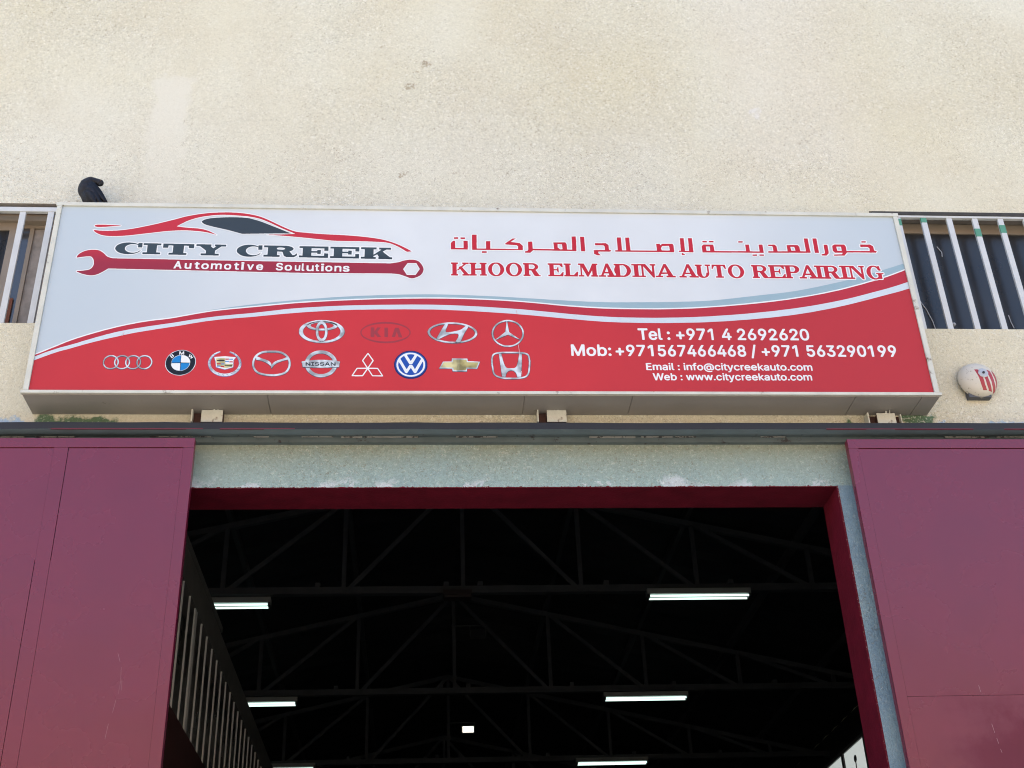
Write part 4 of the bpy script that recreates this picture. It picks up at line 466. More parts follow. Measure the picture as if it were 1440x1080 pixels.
printed_logo|7|white|1681,904 -5,3 -2,5 0,27 -6,0 -1,2 0,8 7,1 0,9 10,0 1,-9 9,-1 0,-9 -9,-1 0,-21 2,-4 7,0 1,-3 0,-6
printed_logo|7|white|1708,904 0,44 15,1 1,-45;1710,952 -4,3 0,6 1,2 2,1 13,0 4,-3 0,-7 -2,-1 -2,-1
printed_logo|7|white|1749,903 -7,3 -5,6 -2,4 -1,5 0,13 1,3 2,4 3,3 6,4 6,1 10,0 4,-1 8,-5 5,-7 1,-5 0,-12 -1,-3 -4,-6 -4,-4 -4,-2 -4,-1;1754,914 5,-1 4,2 5,7 0,8 -2,4 -4,3 -4,2 -6,-1 -6,-7 0,-9 3,-6
printed_logo|7|white|1832,902 -1,1 -5,1 0,25 -1,4 -5,4 -4,1 -7,-2 -4,-5 0,-27 -12,0 0,44 8,0 3,-1 1,-1 7,2 12,0 6,-2 5,-3 3,-6 0,-33 -1,-1
printed_logo|7|white|1860,902 -6,2 -5,4 -2,4 0,5 4,1 7,0 3,-4 5,-2 6,0 3,1 2,2 -4,4 -13,2 -7,3 -4,5 0,10 3,5 10,4 13,0 7,-2 5,-5 2,-4 0,-4 -11,-1 -4,5 -3,1 -5,0 -4,-3 0,-2 4,-2 16,-3 4,-2 2,-3 2,-4 0,-7 -1,-3 -4,-4 -4,-2 -5,-1
printed_contact_text|5|white|3833,389 -7,2 -5,3 -8,9 -4,12 0,15 1,6 3,7 9,10 3,3 6,2 11,0 9,-3 11,-12 3,-10 0,-13 -4,-2 -35,0 -1,-1 0,-4 4,-6 5,-3 8,0 5,2 2,5 3,2 8,-1 4,-4 0,-3 -4,-6 -8,-7 -10,-3;3767,390 -2,3 -1,69 -21,1 -2,2 0,10 3,3 58,0 3,-3 0,-3 0,-7 -3,-2 -21,-1 0,-70 -3,-2;3884,390 -5,2 -5,5 -2,7 0,70 1,3 2,1 9,0 3,-3 0,-66 1,-4 5,0 2,-2 2,-5 0,-5 -3,-2 -3,-1;3935,390 -6,5 -1,6 1,3 5,5 2,2 3,0 3,-1 5,-5 1,-3 0,-6 -5,-5 -3,-1;4068,391 -2,2 0,3 16,25 -10,2 -7,4 -4,4 -4,7 -2,8 0,7 1,6 5,11 8,7 9,3 10,0 8,-3 10,-10 4,-10 0,-15 -2,-7 -5,-10 -20,-30 -4,-4;4131,391 -2,2 0,3 31,67 -35,1 -2,2 0,10 3,3 50,0 3,-4 0,-11 -33,-70 -4,-3;4217,391 -2,3 0,65 -1,1 -1,0 -12,-10 -3,-1 -3,2 0,11 4,5 14,12 13,0 2,-1 2,-3 0,-81 -3,-3;4476,391 -6,2 -3,2 -9,10 -3,10 0,10 1,6 6,13 21,34 3,2 11,0 3,-3 0,-2 -13,-19 -4,-7 12,-2 11,-10 2,-3 2,-7 0,-15 -3,-8 -5,-5 -6,-5 -9,-3;4686,391 -10,3 -8,7 -5,9 -1,4 0,13 3,10 3,6 22,36 3,2 11,0 3,-3 0,-2 -14,-21 -3,-6 11,-1 6,-4 6,-6 4,-9 1,-7 -1,-10 -4,-9 -9,-8 -7,-3 -6,-1;4324,392 -2,2 -1,15 -33,-1 -2,1 -1,2 0,9 3,6 28,50 4,4 9,0 3,-3 0,-3 -28,-50 17,0 1,22 2,3 9,0 2,-1 2,-3 0,-21 8,0 3,-4 0,-8 -1,-2 -2,-1 -8,-1 -1,-14 -3,-2;4388,392 -2,2 0,9 34,38 4,7 1,7 -3,8 -6,3 -5,0 -5,-2 -2,-3 -2,-4 0,-5 -3,-2 -10,0 -2,3 0,7 1,4 3,5 10,10 7,2 10,0 5,-1 8,-5 6,-7 3,-7 0,-14 -6,-12 -25,-28 30,0 3,-3 0,-10 -4,-2;4536,392 -2,2 0,2 17,27 -12,2 -5,3 -5,5 -3,5 -2,7 0,12 1,5 6,11 6,5 6,3 8,1 8,-1 9,-5 5,-5 4,-6 2,-7 0,-14 -1,-5 -8,-16 -19,-28 -3,-3;4595,392 -2,2 0,10 34,38 4,7 1,7 -2,6 -2,2 -3,2 -6,1 -4,-1 -4,-3 -2,-5 0,-5 -3,-2 -11,0 -2,3 1,9 3,6 3,3 5,6 6,3 8,1 10,-1 7,-4 9,-10 2,-6 0,-13 -6,-12 -8,-9 -17,-18 0,-2 29,0 3,-3 0,-10 -4,-2;4821,392 -7,3 -4,3 -7,9 -3,8 -2,11 0,20 4,17 3,7 8,8 8,4 13,0 9,-4 8,-8 4,-8 3,-11 0,-7 1,-3 -1,-18 -2,-10 -5,-10 -7,-7 -9,-4;4733,393 -2,2 0,9 34,38 5,9 0,6 0,2 -4,6 -5,2 -6,0 -4,-2 -2,-3 -2,-4 0,-5 -3,-2 -11,0 -2,3 2,11 2,5 7,7 6,4 7,1 9,0 4,-1 7,-4 5,-5 4,-6 2,-9 -1,-10 -4,-8 -6,-7 -21,-24 30,0 3,-3 0,-10 -4,-2;4009,396 -2,3 -1,18 -17,1 -2,2 0,9 2,4 17,0 1,19 2,3 9,0 4,-3 0,-19 17,0 3,-3 0,-9 -3,-3 -17,0 0,-20 -3,-2;4479,406 5,0 4,1 5,4 2,5 0,7 -1,4 -4,5 -6,3 -3,0 -7,-3 -3,-6 -1,-5 1,-7 2,-4 2,-2;4688,406 2,0 6,2 3,2 3,6 0,7 -1,4 -3,5 -5,3 -6,0 -4,-2 -3,-3 -3,-8 2,-10 2,-3;4825,407 6,0 5,3 4,5 3,13 0,17 -2,10 -5,9 -6,3 -8,-1 -3,-4 -4,-9 -2,-14 1,-14 2,-8 3,-6 3,-3;3825,432 22,0 2,1 -2,5 -4,4 -3,1 -6,0 -6,-3 -2,-4;3935,434 -6,5 -1,7 2,4 3,4 3,1 4,0 8,-7 0,-8 -7,-6;4080,436 4,0 5,2 4,3 2,5 0,7 -2,6 -5,5 -3,1 -4,0 -4,-1 -3,-3 -3,-6 0,-10 3,-6;4551,437 4,1 5,2 4,9 0,6 -3,7 -7,4 -6,0 -3,-2 -3,-3 -3,-9 2,-9 2,-3 4,-2
printed_contact_text|5|white|3424,266 -4,1 -9,5 -7,8 -3,6 -1,5 0,18 2,6 3,5 9,9 11,4 11,0 7,-2 5,-3 9,-10 3,-7 2,-6 -1,-13 -2,-7 -3,-6 -8,-8 -5,-3 -7,-2;3497,266 -4,1 -7,4 -3,-3 -5,-1 -6,0 -2,2 0,81 2,3 11,0 2,-2 1,-22 10,5 11,0 7,-3 11,-9 4,-10 2,-5 -1,-15 -3,-10 -4,-6 -4,-4 -9,-5 -6,-1;3304,267 -2,3 0,79 1,2 2,2 14,0 3,-3 22,-54 2,-3 23,57 3,3 14,0 2,-1 1,-2 1,-2 0,-78 -1,-2 -3,-1 -9,0 -3,2 -1,49 -19,-47 -1,-3 -3,-1 -10,0 -2,2 -20,48 -1,-48 -2,-2;3546,267 -7,6 0,7 3,4 3,2 8,0 6,-7 -1,-7 -6,-5;3426,281 8,0 5,2 2,2 4,10 1,7 -3,8 -2,5 -7,3 -7,0 -5,-2 -4,-5 -2,-6 0,-11 1,-4 3,-5 3,-3;3497,281 5,0 4,1 4,3 3,6 2,8 -2,9 -2,6 -6,4 -9,1 -3,-2 -4,-4 -3,-8 0,-9 2,-8 4,-5;3547,310 -3,1 -5,5 0,8 5,5 3,2 4,-1 4,-2 2,-2 2,-4 0,-4 -6,-7 -2,-1
printed_contact_text|5|white|3666,267 -2,2 0,2 17,26 -12,2 -5,3 -5,5 -3,5 -2,8 0,10 1,5 6,10 6,5 8,3 13,0 7,-3 5,-4 4,-5 3,-6 2,-7 0,-9 -2,-5 -6,-13 -20,-31 -3,-3;3730,267 -2,2 0,3 29,61 1,4 -34,1 -2,2 0,10 3,2 50,0 2,-2 0,-11 -34,-70 -2,-2;3815,267 -2,3 -1,63 -1,0 -12,-9 -3,0 -2,2 0,11 2,3 16,12 13,0 2,-1 2,-2 0,-79 -3,-3;3608,272 -2,3 -1,18 -17,1 -2,2 0,9 2,3 17,1 1,18 2,2 9,0 3,-2 1,-18 17,-1 2,-2 1,-9 -3,-3 -17,-1 -1,-19 -2,-2;3680,311 1,-1 5,2 3,1 3,6 2,5 -2,7 -3,5 -4,2 -4,1 -6,-2 -4,-4 -2,-8 1,-6 3,-5
printed_contact_text|5|white|4461,255 -2,3 0,5 22,90 1,3 2,2 9,0 2,-2 0,-4 -22,-91 -1,-3 -2,-3;3875,265 -8,4 -6,7 -3,6 -1,8 2,2 10,0 2,-2 4,-8 4,-2 7,0 4,3 3,5 1,4 0,6 -2,6 -6,5 -8,0 -9,-5 -9,1 -2,3 4,42 3,2 39,0 2,-3 0,-8 -1,-3 -2,-1 -27,0 -1,-3 -1,-10 0,-1 5,1 11,0 8,-4 6,-6 4,-8 1,-5 0,-12 -1,-5 -5,-10 -7,-6 -7,-3;3941,265 -9,5 -7,9 -4,10 1,12 3,10 4,8 19,31 3,2 10,0 2,-2 0,-2 -13,-22 -2,-4 8,-1 5,-2 8,-8 4,-10 0,-14 -2,-6 -3,-5 -9,-9 -6,-2;4137,265 -7,2 -3,2 -9,11 -4,11 0,8 2,6 7,16 17,28 4,4 11,0 2,-2 0,-2 -14,-23 -1,-3 6,-1 7,-3 8,-8 3,-8 0,-17 -5,-10 -5,-6 -7,-4 -5,-1;4203,265 -10,3 -9,10 -3,6 -2,5 1,14 2,7 6,12 18,29 3,2 10,0 2,-2 0,-2 -13,-22 -2,-4 7,-1 7,-3 7,-7 4,-10 0,-14 -4,-10 -8,-8 -6,-4;3993,266 -2,3 0,2 30,67 -29,0 -4,-1 -2,3 0,11 3,2 47,0 2,-3 0,-9 -1,-4 -27,-60 -4,-8 -2,-3;4084,266 -2,3 -1,14 -31,0 -3,2 -1,2 1,9 27,51 2,4 4,2 9,0 2,-2 0,-2 -26,-50 16,0 1,21 2,2 8,0 2,-1 1,-2 1,-20 7,-1 2,-3 0,-10 -2,-2 -7,0 -1,-15 -2,-2;4329,266 -6,2 -5,4 -3,4 -4,7 -3,8 0,9 2,6 5,12 20,33 3,3 11,0 2,-2 0,-2 -15,-26 11,-3 4,-3 7,-8 2,-5 1,-7 -1,-12 -3,-7 -9,-10 -8,-3;4393,266 -4,1 -7,4 -6,6 -3,7 -2,7 2,9 2,5 7,8 -4,5 -3,7 -1,11 4,8 10,9 7,2 10,0 6,-2 6,-4 5,-6 2,-5 0,-14 -2,-5 -4,-5 0,-1 5,-6 3,-5 1,-5 0,-10 -3,-8 -8,-9 -10,-4;4278,267 -2,3 -1,13 -31,0 -3,2 -1,2 1,10 28,53 5,4 9,0 2,-2 0,-2 -22,-42 -4,-9 16,0 1,22 2,2 8,0 2,-1 1,-2 1,-21 7,0 2,-3 0,-11 -2,-2 -7,0 -1,-14 -2,-2;3943,281 7,-1 3,1 3,4 2,4 0,9 -1,4 -3,4 -5,2 -6,-1 -3,-2 -3,-6 0,-10 2,-5;4138,281 4,-1 4,2 3,3 3,8 0,4 -2,6 -2,3 -4,2 -5,0 -4,-1 -3,-3 -2,-5 -1,-7 2,-4 2,-5;4203,281 4,-1 6,4 3,6 0,10 -2,4 -5,4 -7,0 -4,-2 -3,-6 -1,-9 2,-4 2,-4;4330,282 7,-1 5,2 3,6 1,4 0,5 -2,6 -4,4 -3,1 -4,0 -6,-3 -3,-7 -1,-7 2,-4 1,-3;4395,282 9,-1 4,2 3,4 1,5 -1,6 -3,4 -4,2 -7,0 -4,-1 -3,-2 -2,-4 -1,-5 2,-6 2,-3;4396,320 5,-1 4,1 4,6 0,9 -2,3 -4,2 -5,0 -4,-1 -3,-3 -1,-3 0,-6 2,-4
printed_contact_text|5|white|4846,268 -10,3 -8,6 -3,6 -2,10 2,2 11,0 2,-2 1,-3 3,-5 3,-1 5,-1 6,2 4,4 2,6 0,5 -3,8 -2,2 -4,2 -9,0 -8,-4 -9,1 -2,2 -1,11 1,3 3,27 1,3 3,1 40,0 2,-2 0,-3 0,-7 -2,-2 -28,-1 -2,-1 -1,-13 1,-1 6,2 5,0 6,-1 4,-2 9,-8 4,-8 1,-5 0,-12 -1,-5 -6,-10 -6,-5 -6,-3 -6,-2;4609,269 -2,2 0,2 14,23 1,3 -8,1 -5,2 -5,3 -4,6 -3,7 -2,8 2,10 3,7 3,4 7,6 9,3 8,0 7,-2 3,-2 8,-8 3,-6 1,-5 0,-14 -6,-15 -20,-32 -3,-3;4670,269 -2,2 0,2 28,61 2,6 -33,1 -2,2 0,10 3,2 48,0 2,-3 0,-11 -32,-69 -3,-3;4753,269 -3,3 0,63 0,1 -3,-2 -9,-7 -3,0 -2,2 -1,11 2,3 16,12 13,0 2,-1 1,-2 0,-80 -2,-3;4910,269 -8,3 -8,10 -4,9 1,14 2,7 6,12 19,30 3,2 10,0 2,-2 0,-3 -15,-25 9,-2 6,-3 8,-9 3,-11 0,-7 -1,-6 -3,-7 -9,-9 -7,-4;4975,269 -9,4 -8,8 -3,7 0,6 3,2 9,0 2,-2 3,-6 2,-2 5,-2 7,-1 4,2 4,3 2,5 0,4 -2,6 -3,3 -6,2 -12,1 -2,2 0,10 15,19 0,1 -26,1 -2,2 0,10 3,2 45,0 2,-2 0,-9 -18,-23 8,-3 3,-2 8,-9 2,-7 0,-11 -1,-4 -3,-6 -4,-5 -9,-5 -5,-2;5027,270 -2,2 0,10 30,35 6,10 1,5 -1,4 -2,4 -8,3 -5,-1 -4,-3 -2,-5 -1,-4 -2,-2 -10,0 -3,3 2,10 4,8 4,4 6,3 11,2 11,-2 7,-5 6,-8 2,-10 -1,-9 -2,-5 -6,-9 -21,-25 29,-1 2,-2 0,-10 -3,-3;5104,270 -2,2 0,3 15,25 -11,3 -4,2 -7,8 -4,9 1,15 2,6 2,3 9,9 9,3 10,0 9,-4 7,-7 4,-8 1,-6 0,-10 -3,-10 -4,-8 -20,-32 -3,-3;5178,270 -5,2 -6,4 -4,6 -3,6 -3,11 -1,10 -1,3 1,15 4,12 4,8 7,7 8,4 12,0 8,-3 8,-8 3,-5 4,-15 0,-26 -2,-10 -4,-9 -9,-9 -3,-2 -4,-2;5250,271 -3,3 0,64 -1,0 -13,-10 -2,0 -2,2 -1,11 5,6 14,10 13,0 2,-1 1,-2 0,-80 -2,-3;5306,271 -2,2 0,3 15,25 -9,2 -4,2 -8,7 -3,6 -3,9 2,12 3,7 3,4 7,6 9,3 9,0 4,-1 7,-4 7,-8 3,-7 1,-6 0,-7 -1,-6 -6,-14 -20,-32 -3,-3;5373,271 -2,2 0,2 16,26 -3,1 -6,1 -6,3 -7,7 -4,10 0,14 4,10 9,9 9,3 11,0 7,-3 4,-3 5,-6 3,-6 1,-5 0,-14 -6,-15 -20,-32 -4,-4;4552,274 -3,3 0,18 -17,1 -2,2 -1,8 3,3 17,1 1,19 2,2 8,0 3,-2 1,-19 17,-1 2,-2 0,-8 -2,-3 -17,-1 -1,-19 -2,-2;4916,283 5,1 4,2 2,3 2,8 -1,6 -2,4 -2,2 -6,2 -6,-1 -3,-2 -4,-7 1,-8 2,-5 3,-3;5181,285 8,0 4,3 4,7 2,9 0,20 -2,9 -4,7 -2,2 -4,1 -7,-1 -3,-3 -3,-6 -3,-9 0,-20 2,-6 3,-8 2,-3;4621,313 3,0 5,2 3,3 2,6 0,7 -2,5 -4,4 -4,1 -6,-1 -3,-2 -2,-3 -2,-4 0,-8 2,-4 2,-3 3,-2;5116,315 2,-1 5,2 3,1 3,6 1,5 -1,7 -2,4 -2,2 -5,2 -4,0 -4,-1 -3,-4 -3,-6 1,-7 2,-5 3,-3;5317,316 5,0 6,2 3,6 1,6 -2,8 -2,3 -7,3 -6,-1 -3,-2 -4,-7 0,-8 2,-4 2,-4;5386,316 6,1 2,1 3,3 2,6 0,7 -2,5 -4,4 -3,1 -5,0 -4,-1 -3,-4 -3,-7 1,-5 3,-7 2,-2
printed_contact_text|5|white|4297,150 -3,2 0,3 4,4 3,-1 3,2 1,7 -14,35 4,2 5,0 1,-1 8,-21 2,-2 1,0 8,22 3,2 6,0 2,-2 -1,-4 -17,-41 -6,-6 -2,-1;4167,151 -11,4 -11,9 -3,6 -2,9 0,8 1,6 3,7 4,4 10,8 11,3 12,0 11,-4 9,-8 3,-5 2,-6 0,-13 -2,-7 -6,-6 -2,-1 -7,0 -3,1 -4,3 -4,-3 -4,-2 -5,1 -4,2 -4,3 -3,3 -2,4 0,12 4,6 4,3 4,2 9,0 3,-1 3,1 4,0 2,-3 0,-22 3,-2 3,1 1,3 0,16 -3,6 -4,4 -8,3 -13,0 -4,-1 -7,-4 -5,-6 -2,-9 0,-8 2,-7 3,-4 3,-3 9,-4 15,-1 7,2 3,-4 0,-2 -2,-2 -7,-2;3886,163 -7,3 -5,7 0,5 2,4 4,3 4,2 15,3 1,0 0,1 -1,3 -2,1 -6,0 -3,-1 -4,-3 -3,0 -5,2 0,1 0,2 6,5 6,3 10,0 4,-1 5,-4 3,-6 0,-27 -3,-3 -4,1 -3,2 -3,-2 -3,-1;3979,163 -6,4 0,4 5,4 4,0 4,-4 0,-4 -3,-3;4113,163 -8,3 -7,8 -2,9 1,8 3,4 7,7 5,2 11,0 4,-2 7,-7 2,-6 0,-11 -4,-8 -6,-5 -6,-3;4227,163 -7,3 -7,6 -3,7 0,9 3,8 6,6 5,2 7,1 6,-1 4,-2 5,-5 2,-4 -2,-2 -4,-2 -8,6 -6,0 -4,-1 -3,-4 -1,-5 1,-7 2,-4 8,-2 6,2 3,4 3,0 3,-1 2,-3 -1,-2 -6,-6 -7,-3;4350,163 -7,3 -7,6 -3,7 0,9 3,8 6,6 5,2 8,1 5,-1 4,-2 6,-6 1,-3 -2,-2 -4,-1 -7,5 -9,0 -4,-3 -2,-6 0,-4 2,-6 2,-2 2,-1 8,-1 3,2 4,4 2,0 3,-1 2,-3 -1,-2 -6,-6 -7,-3;4419,163 -6,2 -8,6 -3,6 -1,9 1,5 3,6 4,4 6,3 9,1 8,-3 6,-6 2,-4 1,-8 -1,-3 -2,-1 -25,0 -1,-2 1,-2 5,-3 9,0 6,4 3,0 4,-3 -1,-2 -6,-6 -8,-3;4462,163 -8,3 -8,7 -2,6 0,10 2,6 8,8 7,2 5,0 7,-2 8,-8 2,-7 0,-4 -1,-2 -2,-2 -25,0 -1,-1 2,-4 4,-2 9,0 7,4 4,-1 2,-2 -2,-4 -6,-5 -7,-2;4539,163 -6,2 -6,5 -2,6 1,5 8,6 9,2 7,1 1,1 0,2 -1,2 -5,1 -5,-1 -2,-1 -3,-3 -1,0 -5,1 -2,2 0,2 8,7 7,2 7,0 7,-3 3,-3 2,-4 0,-29 -3,-3 -4,1 -3,1 -7,-2;4652,163 -8,3 -7,7 -3,4 -1,7 1,7 3,6 4,3 4,3 5,2 7,0 8,-3 6,-6 3,-8 0,-7 -2,-7 -6,-7 -6,-3;4716,163 -5,1 -4,2 -7,6 -3,7 0,9 1,5 2,3 8,7 5,2 8,0 4,-1 5,-3 3,-3 2,-5 -2,-2 -5,-1 -4,4 -5,2 -3,0 -5,-2 -3,-4 -1,-5 1,-7 3,-4 4,-2 5,0 3,2 5,5 5,-1 2,-3 -1,-3 -6,-6 -4,-2;4758,163 -5,1 -4,2 -7,6 -3,6 -1,6 1,7 3,6 5,5 8,3 8,0 6,-2 7,-7 3,-7 0,-8 -2,-7 -6,-7 -6,-3;3774,164 -3,3 0,47 4,2 30,0 2,-2 0,-2 0,-2 -2,-2 -23,-1 1,-11 20,-1 2,-2 0,-4 -2,-3 -20,-1 -1,-11 2,-2 22,0 2,-2 0,-4 -3,-3;3816,164 -3,2 0,3 0,32 3,3 6,0 3,-2 4,2 8,0 7,-4 7,4 8,0 5,-2 5,-6 1,-6 0,-23 -2,-3 -6,0 -3,2 0,27 -3,2 -2,0 -3,0 -4,-2 0,-26 -2,-3 -6,0 -3,2 0,27 -2,2 -4,0 -3,-1 -3,-2 0,-26 -2,-2;3920,164 -3,3 0,34 3,3 4,0 2,-1 1,-2 0,-34 -2,-3;3941,164 -5,5 -2,3 0,42 1,2 3,1 4,0 2,-2 0,-40 1,-2 3,-1 2,-2 1,-2 0,-2 -2,-2;4015,164 -3,3 0,34 3,3 4,0 2,-1 1,-2 0,-34 -2,-3;4032,164 -3,3 0,35 4,2 4,0 3,-2 6,2 9,0 4,-2 3,-3 3,-6 0,-27 -2,-2 -2,-1 -3,1 -3,2 0,24 -2,4 -2,1 -5,0 -4,-1 -2,-3 0,-25 -2,-2;4078,164 -3,3 0,28 -6,1 -2,2 0,4 3,2 5,1 0,6 6,6 5,2 5,0 4,-2 1,-1 -1,-3 -3,-3 -5,-1 -2,-1 0,-2 1,-1 6,-1 1,-1 1,-1 0,-4 -2,-2 -7,-1 0,-29 -2,-2;4256,164 -3,3 0,34 3,3 4,0 2,-1 1,-2 0,-34 -2,-3;4280,164 -4,2 -4,5 0,23 0,1 -4,1 -2,3 1,4 2,1 3,1 0,6 4,2 4,0 2,-2 0,-6 6,-1 2,-3 0,-3 -2,-2 -6,-1 0,-21 1,-1 5,-1 1,-1 2,-3 0,-2 -2,-2;4379,164 -3,3 0,35 4,2 4,0 3,-2 3,2 3,1 5,0 2,-2 0,-5 -2,-2 -6,-1 -5,-3 0,-26 -2,-2;4491,164 -3,3 0,47 3,3 4,0 2,-1 1,-2 1,-24 15,14 7,0 2,-2 -14,-14 -1,-2 17,-20 -2,-2 -7,0 -6,6 -8,9 -2,1 -2,-2 0,-12 -2,-2;4580,164 -4,1 -7,8 -1,7 0,22 3,2 3,0 3,0 2,-2 0,-26 5,-3 4,-1 4,2 2,4 0,24 3,2 5,0 2,-3 0,-35 -3,-3 -4,1 -3,2 -5,-2;4622,164 -5,2 -4,5 0,23 0,1 -4,1 -2,3 1,4 2,1 3,1 0,7 4,2 4,0 1,-1 1,-1 0,-7 6,-1 2,-3 0,-3 -2,-2 -6,-1 0,-20 2,-2 4,-1 2,-2 1,-1 0,-3 -2,-2;4684,164 -5,4 0,4 4,3 4,1 5,-4 0,-4 -4,-4;4787,164 -3,2 0,3 0,33 3,3 5,0 3,-3 5,3 8,0 7,-5 7,5 9,0 3,-1 6,-6 1,-3 0,-28 -2,-3 -5,0 -3,2 0,27 -1,2 -5,1 -4,-1 -3,-2 0,-26 -2,-3 -6,0 -3,2 0,28 -3,2 -3,0 -3,-1 -3,-2 0,-27 -2,-2;3888,172 5,-1 4,2 2,2 1,5 -4,0 -10,-2 -1,-5;4115,172 2,0 5,1 2,2 2,5 0,7 -1,4 -5,4 -6,0 -3,-1 -4,-6 0,-8 1,-4 4,-3;4537,173 9,-1 3,2 2,3 0,4 -8,-1 -6,-2 -1,-3;4649,173 9,0 4,3 1,4 0,10 -4,5 -5,1 -5,-1 -4,-4 -1,-4 0,-7 2,-5;4754,173 9,0 4,3 1,4 0,10 -2,4 -2,1 -7,1 -4,-1 -3,-4 -1,-4 0,-7 2,-5;4170,174 5,0 3,1 1,2 1,4 0,5 -1,4 -1,1 -9,0 -3,-2 -1,-4 0,-5 2,-5;3979,190 -6,4 0,4 5,4 4,0 4,-4 0,-4 -3,-3;4413,190 17,0 -2,4 -5,1 -6,0 -4,-3;4455,190 16,0 1,0 0,1 -1,2 -3,2 -7,0 -5,-2;3921,207 -5,4 0,3 5,4 3,0 4,-4 0,-3 -4,-4;4016,207 -5,4 0,3 5,4 4,0 3,-3 1,-3 -3,-4;4258,207 -6,4 0,3 5,4 4,0 4,-4 0,-2 -4,-4
